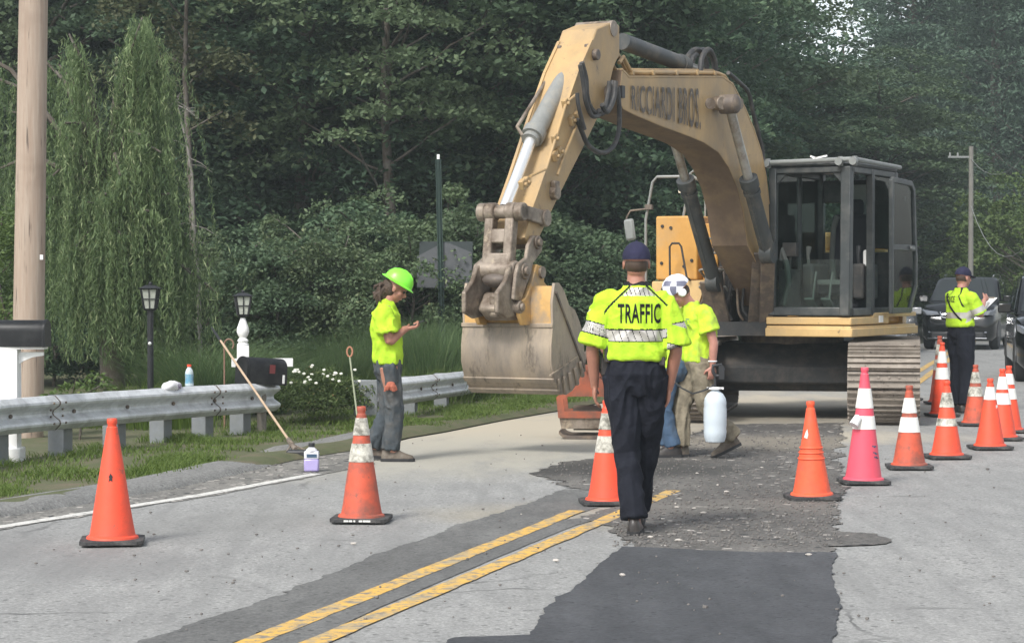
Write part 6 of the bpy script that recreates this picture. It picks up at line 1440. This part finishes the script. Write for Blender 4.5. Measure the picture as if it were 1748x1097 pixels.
def clusters_crown(rng, K, ell, base, n_per, cr, flat, shell=.55, lumpy=.25):
    """leaf centres in K flattened sprays spread through an uneven ellipsoid"""
    out_ = []; cen = []
    d = rng.normal(size=(K, 3)); d /= np.linalg.norm(d, axis=1)[:, None]
    for k in range(K):
        lump = 1 + lumpy * math.sin(d[k, 0] * 5 + d[k, 2] * 7) * math.cos(d[k, 1] * 6)
        r_ = (shell + (1 - shell) * rng.random() ** .6) * lump; c = d[k] * np.array(ell) * r_ + np.array([0, 0, base + ell[2]]); c[2] = max(c[2], .3)
        R_ = cr * rng.uniform(.6, 1.3); a = rng.random(n_per) * 2 * math.pi; q = np.sqrt(rng.random(n_per)) * R_
        dome = -(q / R_) ** 2 * R_ * flat * 1.6
        P = np.stack([np.cos(a) * q, np.sin(a) * q, dome + rng.normal(size=n_per) * R_ * flat * .5], 1)
        tilt = d[k] * .35; P[:, 2] += -(P[:, 0] * tilt[0] + P[:, 1] * tilt[1]) * .6
        out_.append(P + c); cen.append(c)
    return np.concatenate(out_), cen
def limb_mesh(mb, a, b, r0, r1, rnd, n=5, wob=.12):
    a, b = Vector(a), Vector(b); P = []
    for k in range(n + 1):
        q = a.lerp(b, k / n); 
        if 0 < k < n: q += Vector([rnd.uniform(-1, 1) for _ in range(3)]) * wob * (b - a).length / n
        P.append(q)
    mb.tube(P, [r0 + (r1 - r0) * k / n for k in range(n + 1)], 7)
def make_tree(seed, m, name, label, cat='tree', H=12, rad=2.6, base=.6, K=150, n_per=260, cr=.75, flat=.22, leaf=.12, aspect=.55, group=None, conif=False, shell=.5, trunk_r=.16, up=.6):
    rng = np.random.default_rng(seed); rnd = random.Random(seed); root = empty(name, (0, 0, 0), 0, label, cat, group)
    if conif:
        P = []; cen = []
        for k in range(K):
            t = rng.random() ** .8; z = base + t * (H - base); r_ = rad * (1 - t) ** .7 * rng.uniform(.35, 1.05); a = rng.random() * 6.283; R_ = cr * (1.2 - t * .6)
            u = rng.normal(size=(n_per, 3)) * np.array([R_ * .5, R_ * .5, R_ * flat]); u[:, 2] -= .12 * np.linalg.norm(u[:, :2], axis=1)
            c = np.array([math.cos(a) * r_, math.sin(a) * r_, z - r_ * .15]); P.append(u + c); cen.append(c)
        P = np.concatenate(P)
    else: P, cen = clusters_crown(rng, K, (rad, rad, (H - base) / 2), base, n_per, cr, flat, shell)
    V, F = leaves(P, leaf, aspect, rng, up); lv = np.clip(rng.beta(2, 3, len(F)) + .25 * (np.repeat(rng.random(K), n_per) - .5), 0, 1)
    mesh_np('crown', V, F, m, root, lv)
    mb = MB(); mb.tube([(0, 0, -.3), (.05, 0, H * .25), (-.08, .05, H * .5), (0, 0, H * .85)], [trunk_r * 1.2, trunk_r, trunk_r * .7, trunk_r * .2], 9)
    for c in cen[::3]:
        z = max(.4, c[2] - (abs(c[0]) + abs(c[1])) * .45); limb_mesh(mb, (0, 0, min(z, H * .8)), c, trunk_r * .28, .012, rnd)
    mb.build('trunk', M['bark'], root, smooth=60); return root
def put(o, px, Z, rz, s=1.0, sz=None, z=0, label=None, group=None, used=set()):
    if o.name in used: o = copy_tree(o)
    else: used.add(o.name)
    o.location = ((px - CPX) / FPX * Z, Z, z); o.rotation_euler = (0, 0, rz); o.scale = (s, s, sz or s)
    if label: o['label'] = label
    if group: o['group'] = group
    return o
GW = 'trees of the dense wood behind the guardrails'; GR = 'hazy trees at the far end of the road'
lab_w = 'dense dark green broadleaf tree in the wood behind the guardrails and shrubs'
tA = make_tree(1, L_['wood'], 'broadleaf_tree', lab_w, group=GW, H=11, rad=3.0, K=190, n_per=230, leaf=.135)
tB = make_tree(2, L_['wood2'], 'broadleaf_tree', lab_w, group=GW, H=12, rad=2.8, K=170, n_per=230, cr=.9, flat=.16, leaf=.15)
tC = make_tree(3, L_['wood'], 'broadleaf_tree', lab_w, group=GW, H=13, rad=3.2, base=.3, K=180, n_per=220, cr=.8, flat=.3, leaf=.15)
tP = make_tree(4, L_['pine'], 'pine_tree', 'tall layered dark pine tree at the far end of the road', group=GR, H=17, rad=3.6, base=.5, K=230, n_per=200, cr=1.3, flat=.10, leaf=.20, aspect=.3, conif=True, trunk_r=.22)
rnd = random.Random(77); used = set()
L_['maple'] = leafmat('light_maple_leaf', (.085, .135, .07), (.20, .27, .145), .4, c=(.34, .40, .24))
L_['olive'] = leafmat('olive_brown_leaf', (.08, .095, .05), (.16, .17, .09), .4, c=(.28, .26, .13))
tM = make_tree(5, L_['maple'], 'maple_tree', 'lighter green tree with drooping leafy sprays reaching out above the shrubs', group=None, H=9.5, rad=2.3, base=3.4, K=75, n_per=210, cr=.75, flat=.16, leaf=.13, shell=.6, trunk_r=.10)
put(tM, 665, 37.5, .6, 1.0, used=used)
tO = make_tree(6, L_['olive'], 'broadleaf_tree', 'olive brown leafed tree reaching above the willow and the dead sapling', group=None, H=10, rad=1.3, base=3.9, K=34, n_per=190, cr=.55, flat=.3, leaf=.12, shell=.5, trunk_r=.06)
put(tO, 325, 36, .2, 1.0, used=used)
rowA = [(300, 41), (400, 44), (520, 40), (640, 43), (760, 40.5), (870, 42), (960, 45), (1060, 43), (1140, 47), (190, 45), (80, 42), (-20, 44)]
for i, (px, Z) in enumerate(rowA):
    put((tA, tB, tC)[i % 3], px, Z, rnd.uniform(0, 6.28), rnd.uniform(.9, 1.1), rnd.uniform(.85, 1.1), used=used)
rowB = [(-60, 54), (60, 56), (170, 53), (290, 55), (410, 52), (530, 56), (650, 53), (770, 55), (890, 52), (1000, 56), (1110, 54), (1205, 58)]
for i, (px, Z) in enumerate(rowB):
    put((tC, tA, tB)[i % 3], px, Z, rnd.uniform(0, 6.28), rnd.uniform(1.1, 1.35), rnd.uniform(1.1, 1.3), used=used)
labr = 'mid green broadleaf tree behind the excavator cab, beside the far road'
for i, (px, Z) in enumerate([(1180, 66), (1270, 70), (1350, 66), (1430, 72), (1500, 68), (1390, 82), (1300, 84)]):
    put((tB, tC)[i % 2], px, Z, rnd.uniform(0, 6.28), rnd.uniform(1.1, 1.3), rnd.uniform(.72, .84) if px > 1250 else 1.1, used=used, label=labr, group='trees behind the excavator cab')
for i, (px, Z) in enumerate([(1560, 92), (1630, 98), (1700, 88), (1770, 96), (1590, 112), (1665, 116), (1740, 110), (1515, 104), (1820, 86)]):
    put(tP if i % 3 != 1 else tB, px, Z, rnd.uniform(0, 6.28), rnd.uniform(1.1, 1.4), rnd.uniform(1.1, 1.4), used=used, label='tall hazy layered tree at the far end of the road', group=GR)
# deep wood that closes the view (one far-off mass)
rng = np.random.default_rng(9); n = 60000
x0 = rng.uniform(-1, 1, n); Zs_ = rng.uniform(68, 80, n); px_ = rng.uniform(-250, 1250, n)
C1 = np.stack([(px_ - CPX) / FPX * Zs_, Zs_, rng.uniform(0, 1, n) ** .8 * 15.5], 1)
n2 = 42000; Z2 = rng.uniform(120, 140, n2); px2 = rng.uniform(1080, 2100, n2); C2 = np.stack([(px2 - CPX) / FPX * Z2, Z2, rng.uniform(0, 1, n2) * 25], 1)
hole = (np.abs(px2 - 1400 - (rng.normal(size=n2) * 25)) < 70) & (C2[:, 2] > 11)
C2 = C2[~hole]; n2 = len(C2)
V1, F1 = leaves(C1, .42, .6, rng, .5); V2, F2 = leaves(C2, .62, .6, rng, .5)
V = np.concatenate([V1, V2]); F = np.concatenate([F1, F2 + len(V1)])
o = mesh_np('far_wood', V, F, L_['wood'], None, np.clip(rng.beta(2, 3, len(F)), 0, 1)); tag(o, 'deep dark mass of woodland closing the view behind the trees', 'wood', kind='stuff')

# shrubs on the bank
GS = 'tangled shrubs on the bank below the wood'
sA = make_tree(11, L_['shrub'], 'shrub', 'tangled light green shrub on the bank behind the worker with the phone', 'shrub', H=2.6, rad=1.25, base=.0, K=85, n_per=230, cr=.34, flat=.35, leaf=.075, shell=.45, trunk_r=.03, up=.4, group=GS)
sB = make_tree(12, L_['wood2'], 'shrub', 'tangled light green shrub on the bank behind the worker with the phone', 'shrub', H=3.0, rad=1.2, base=.0, K=80, n_per=220, cr=.36, flat=.3, leaf=.09, shell=.45, trunk_r=.03, up=.4, group=GS)
for i, (px, Z, h) in enumerate([(350, 33, 2.2), (410, 34.5, 2.5), (470, 32.5, 2.35), (530, 34, 2.75), (590, 32.8, 2.6), (650, 34.5, 3.0), (700, 32.6, 2.6), (760, 35, 3.2), (815, 33.5, 2.9), (560, 37, 3.0), (680, 37.5, 3.2), (440, 37, 2.8), (790, 38, 3.4)]):
    put((sA, sA, sB)[i % 3], px, Z, rnd.uniform(0, 6.28), h / 2.7, h / (2.6 if (i % 3) < 2 else 3.0), used=used)
for i, (px, Z, h) in enumerate([(880, 37, 2.9), (945, 38.5, 2.6), (1010, 37.5, 2.4), (1075, 40, 2.6), (1140, 42, 2.4), (1200, 46, 2.6), (300, 36, 2.2), (240, 35, 2.0), (160, 36, 2.0), (90, 34, 2.0), (20, 35, 2.2)]):
    put(sB, px, Z, rnd.uniform(0, 6.28), h / 2.4, h / 2.8, used=used, label='low dark shrub at the foot of the wood behind the willow or the excavator', group='dark shrubs at the foot of the wood')
bb = make_tree(13, L_['bright'], 'bush', 'bright yellow green bush at the right edge beyond the parked black cars', 'bush', H=4.2, rad=2.2, base=.0, K=110, n_per=230, cr=.5, flat=.3, leaf=.13, shell=.5, trunk_r=.04, up=.5, group='bright bushes beyond the cars')
for px, Z, s_ in ((1710, 70, 1.0), (1760, 64, 1.1), (1672, 82, .8), (1790, 74, 1.3)): put(bb, px, Z, rnd.uniform(0, 6), s_, used=used)
for px, Z, s_ in ((1610, 84, .8), (1570, 86, .7)): put(bb, px, Z, rnd.uniform(0, 6), s_, used=used, label='low green bush behind the black car and the officer with the notepad')
lb = make_tree(14, L_['bright'], 'bush', 'small yellow green bush at the left edge above the black mailbox', 'bush', H=1.9, rad=.45, base=.2, K=26, n_per=170, cr=.22, flat=.4, leaf=.06, shell=.4, trunk_r=.02)
lb.location = ((4 - CPX) / FPX * 23.6, 23.6, .7)
lc = make_tree(15, L_['bright'], 'leafy_plant', 'low pale leafed plant behind the guardrail below the utility pole', 'plant', H=.75, rad=.32, base=.05, K=16, n_per=60, cr=.16, flat=.3, leaf=.06, shell=.4, trunk_r=.012)
lc.location = ((130 - CPX) / FPX * 22.2, 22.2, 0)

# --- weeping willow: limbs, then hanging leafy strands
def willow():
    rng = np.random.default_rng(31); rnd = random.Random(31); Zw = 27.6
    b = D(195, 640, Zw); root = empty('willow_tree', (b.x, Zw, 0), 0, 'weeping willow with long hanging strands behind the utility pole and lamp post', 'tree')
    o = Vector((b.x, Zw, 0)); W = lambda px, py, dz=0: D(px, py, Zw + dz) - o
    mb = MB(); trunk_top = W(185, 330)
    mb.tube([Vector((0, 0, -.2)), W(190, 600), W(185, 470), trunk_top, W(200, 160)], [.17, .15, .13, .10, .05], 10)
    apex = [(243, 30, 0, 9), (238, 45, -.5, 6), (262, 60, .3, 6), (225, 95, -.2, 5), (278, 95, -.3, 5), (285, 130, .2, 4), (118, 58, .2, 4), (130, 80, -.3, 4), (100, 110, .4, 2), (165, 225, -.4, 2), (10, 190, .3, 3), (-40, 120, .2, 3), (62, 90, .5, 2), (150, 345, -.6, 3), (300, 280, .1, 3), (320, 400, .1, 3), (352, 440, .3, 3), (290, 330, -.5, 3), (90, 300, -.5, 4), (30, 330, -.4, 3), (205, 300, -.8, 5), (240, 230, -.7, 6), (-90, 60, .4, 3), (255, 360, -.9, 4), (130, 420, -.8, 3), (180, 330, -1.0, 5), (165, 400, .0, 4), (205, 400, -.9, 4), (110, 210, -.6, 4), (215, 190, -.3, 3), (275, 260, -.6, 4), (-30, 300, -.2, 4), (60, 240, .4, 3), (330, 470, -.2, 3), (370, 500, .0, 2)]
    C = []; AX = []; LVS = []
    for (px, py, dz, wgt) in apex:
        a = W(px, py, dz); st = trunk_top if py < 330 else W(190, 470)
        mid = st.lerp(a, .6) + Vector((0, 0, .35)); P = [st, st.lerp(mid, .5), mid, a]; mb.tube([st, mid, a], [.05, .03, .012], 6)
        for k in range(int(wgt * 9)):
            # each strand starts on the outer limb, arches and hangs
            t = rnd.random() ** .7; s_ = mid.lerp(a, t) if t < .75 else a + Vector((rnd.uniform(-.12, .12), rnd.uniform(-.2, .2), rnd.uniform(-.1, .02)))
            dr = Vector((rnd.gauss(0, .65), rnd.gauss(0, .6), 0)); out_ = dr * rnd.uniform(.1, .42)
            zend = rnd.uniform(.55, 1.5) if rnd.random() < .6 else rnd.uniform(1.2, max(1.3, s_.z - .6)); L = max(.4, s_.z - zend); ns = int(L / .026); tt = np.arange(ns) / ns
            sw = rnd.uniform(-.06, .06); dx_ = rnd.gauss(0, .22) * L / 3; X = s_.x + out_.x * (1 - np.exp(-tt * 4)) + dx_ * tt + sw * np.sin(tt * 5 + k); Y = s_.y + out_.y * (1 - np.exp(-tt * 4)); Zc_ = s_.z + .12 * np.sin(np.minimum(tt * 8, math.pi)) - tt * L
            Q = np.stack([X, Y, Zc_], 1) + rng.normal(size=(ns, 3)) * .016; C.append(Q)
            ax = np.stack([rng.normal(size=ns) * .32, rng.normal(size=ns) * .32, -np.ones(ns)], 1); AX.append(ax); LVS.append(np.clip(rng.beta(2, 3, ns) + rnd.uniform(-.35, .4), 0, 1))
    C = np.concatenate(C); AX = np.concatenate(AX); V, F = leaves(C, .105, .15, rng, .0, AX, .06); mesh_np('crown', V, F, L_['willow'], root, np.concatenate(LVS))
    mb.build('trunk', M['bark'], root, smooth=60); return root
willow()
# bare branch hanging beside the willow
Zb = 30; b = D(338, 470, Zb); db = empty('dead_sapling', (b.x, b.y, 0), 0, 'thin bare dead sapling with twigs right of the willow', 'dead tree'); o_ = Vector((b.x, b.y, 0)); mb = MB()
P = [Vector((0.05, 0, -.1))] + [D(x, y, Zb) - o_ for x, y in ((338, 470), (330, 380), (328, 300), (318, 240), (303, 180), (297, 160))]
mb.tube(P, [.03, .028, .024, .02, .017, .012, .006], 7); rnd = random.Random(3)
for k in range(26):
    i = rnd.randint(1, 5); a = P[i].lerp(P[i + 1], rnd.random()); d = Vector((rnd.uniform(-1, 1), rnd.uniform(-.6, .6), rnd.uniform(-.7, .4))) * rnd.uniform(.15, .45); mb.tube([a, a + d * .5 + Vector((0, 0, .03)), a + d], [.008, .005, .002], 5)
mb.build('branch', mat('dead_grey_wood', (.20, .185, .165), .9), db)

# --- grasses
def blades(rng, C, h, wdt, lean, seg=3, dirs=None):
    n = len(C); a = rng.random(n) * 6.283 if dirs is None else dirs; h = h * rng.uniform(.5, 1.2, n); ln = lean * rng.uniform(.2, 1.3, n) * h
    d = np.stack([np.cos(a), np.sin(a), np.zeros(n)], 1); s_ = np.stack([-np.sin(a + .6), np.cos(a + .6), np.zeros(n)], 1); V = np.zeros((n, (seg + 1) * 2, 3)); F = []
    for k in range(seg + 1):
        t = k / seg; c = C + d * (ln * t * t)[:, None]; c[:, 2] += h * (t - .35 * lean * t * t); w_ = wdt * (1 - t * .92) * .5; V[:, 2 * k] = c - s_ * w_; V[:, 2 * k + 1] = c + s_ * w_
    base = np.arange(n)[:, None] * (seg + 1) * 2
    F = np.concatenate([base + np.array([2 * k, 2 * k + 1, 2 * k + 3, 2 * k + 2]) for k in range(seg)]); return V.reshape(-1, 3), F
rng = np.random.default_rng(50); nb = 52000; pts = []; hh = []
idx = rng.integers(0, len(ED), nb * 2); 
for i in idx:
    p, nn = rows[i]; d = rng.uniform(.34, 1) if rng.random() < .25 else rng.uniform(.42, 2.4); px = CPX + FPX * p.x / p.y
    if px > 1120 or px < -320: continue
    if 500 < px < 770 and d < .66 + .1 * math.sin(px): continue
    
    if px >= 770 and rng.random() < .5: d *= .45
    q = p + nn * d + Vector((rng.uniform(-.13, .13), rng.uniform(-.13, .13), 0)); k = noise.noise(Vector((q.x * 1.6, q.y * 1.1, 5)))
    if rng.random() < (.42 if px < 770 else .2) - k * 1.6: continue
    if d < .5 and k < .12 and px < 770: continue
    pts.append((q.x, q.y, vz(d, 0) + noise.noise(Vector((q.x * 1.3, q.y * 1.3, 0))) * .03)); hh.append(.03 + .022 * min(d, 1.6) + .075 * max(0, k))
C = np.array(pts); hh = np.array(hh); V, F = blades(rng, C, hh * 1.25, .011, .95, 2); lv = np.tile(np.clip(rng.beta(2, 2.5, len(C)), 0, 1), 2)
o = mesh_np('verge_grass', V, F, L_['grass'], None, lv); tag(o, 'patchy green grass on the verge between the kerb and the guardrail', 'grass', kind='stuff')
def clump(px, Z, h, n, spread, label, lean=.9, m='tallgrass', z=0, wd=.012, group=None, lbl=None):
    rng = np.random.default_rng(int(px * 7 + Z)); C = np.stack([rng.normal(size=n) * spread, rng.normal(size=n) * spread, np.zeros(n)], 1); dirs = np.arctan2(C[:, 1], C[:, 0]) + rng.normal(size=n) * .5
    V, F = blades(rng, C, np.full(n, h), wd, lean, 4, dirs); o = mesh_np('grass_clump', V, F, L_[m], None, np.tile(np.clip(rng.beta(2, 2.5, n), 0, 1), 4)); o.location = ((px - CPX) / FPX * Z, Z, z); return tag(o, label, 'ornamental grass', group)
for px, Z, h in ((300, 26.2, 1.15), (345, 25.8, 1.25), (385, 26.6, 1.2), (440, 27, 1.0)):
    clump(px, Z, h, 900, .16, 'tall arching ornamental grass clump behind the guardrail near the lantern posts', group='arching grass clumps by the lantern posts')
for px, Z, h in ((590, 29.5, 1.0), (630, 30, 1.15), (680, 30.4, 1.2), (720, 29.8, 1.25), (765, 30.6, 1.2), (545, 29.2, .9), (805, 31, 1.1)):
    clump(px, Z, h, 1300, .26, 'soft feathery grass clump on the bank behind the farther guardrail', .5, wd=.010, group='feathery grass clumps behind the farther guardrail')
for px, Z, h in ((850, 33.5, .9), (910, 34.5, .9), (700, 28.4, .6), (760, 29.4, .6), (820, 31.2, .6), (240, 25, .6), (180, 24.6, .5), (290, 24.2, .5)):
    clump(px, Z, h, 700, .27, 'low green weedy grass clump along the back of the guardrails', .7, 'grass', wd=.012, group='weedy clumps along the back of the guardrails')
# flowering plants between the two guardrails
def flower_plant(px, Z, h, seed, nf):
    rng = np.random.default_rng(seed); rnd = random.Random(seed); root = empty('flowering_plant', ((px - CPX) / FPX * Z, Z, .02), 0, 'bushy plant with small white flowers between the guardrail end and the worker with the phone', 'flowering plant', 'white flowering plants by the guardrail end')
    P, cen = clusters_crown(rng, 34, (.34, .34, h / 2), .0, 110, .13, .4, .4); V, F = leaves(P, .055, .32, rng, .3); mesh_np('foliage', V, F, L_['flower'], root, np.clip(rng.beta(2, 2.5, len(F)), 0, 1))
    for k in range(nf):
        c = Vector((rnd.uniform(-.32, .32), rnd.uniform(-.34, -.15), h * rnd.uniform(.82, 1.02))); mb = MB(); t = 0
        for q in range(6):
            a = q * 1.047 + rnd.random(); e = c + Vector((math.cos(a) * .024, math.sin(a) * .012 - .008, .012 + .016 * math.sin(a))); mb.ball(c + (e - c) * .4, (.011, .008, .008), 6, 4)
        mb.build('flower_head', M['petal'], root, smooth=0)
for i, (px, Z, h, nf) in enumerate(((482, 24.3, .52, 1), (508, 24.6, .60, 3), (535, 24.2, .58, 6), (562, 24.8, .60, 6), (573, 24.5, .56, 8), (545, 25.3, .64, 8))): flower_plant(px, Z, h, 60 + i, nf)

# ------------------------------------------------------------------ humid air
mb = MB(); mb.span((-45, -8, -1.2), (62, 165, 45)); hz_ = mb.build('haze', [], None, smooth=0) if False else None
me = bpy.data.meshes.new('haze'); me.from_pydata([tuple(v) for v in mb.v], [], mb.f); hz_ = bpy.data.objects.new('haze', me); COL.objects.link(hz_); tag(hz_, 'thin pale humid haze filling the air over the whole road scene', 'haze', kind='stuff')
m = bpy.data.materials.new('haze'); m.use_nodes = True; nt = m.node_tree; nt.nodes.clear(); o_ = nt.nodes.new('ShaderNodeOutputMaterial'); pv = nt.nodes.new('ShaderNodeVolumePrincipled')
pv.inputs['Color'].default_value = (.80, .90, .92, 1); pv.inputs['Density'].default_value = .0010; pv.inputs['Anisotropy'].default_value = .1; nt.links.new(pv.outputs[0], o_.inputs['Volume']); me.materials.append(m)
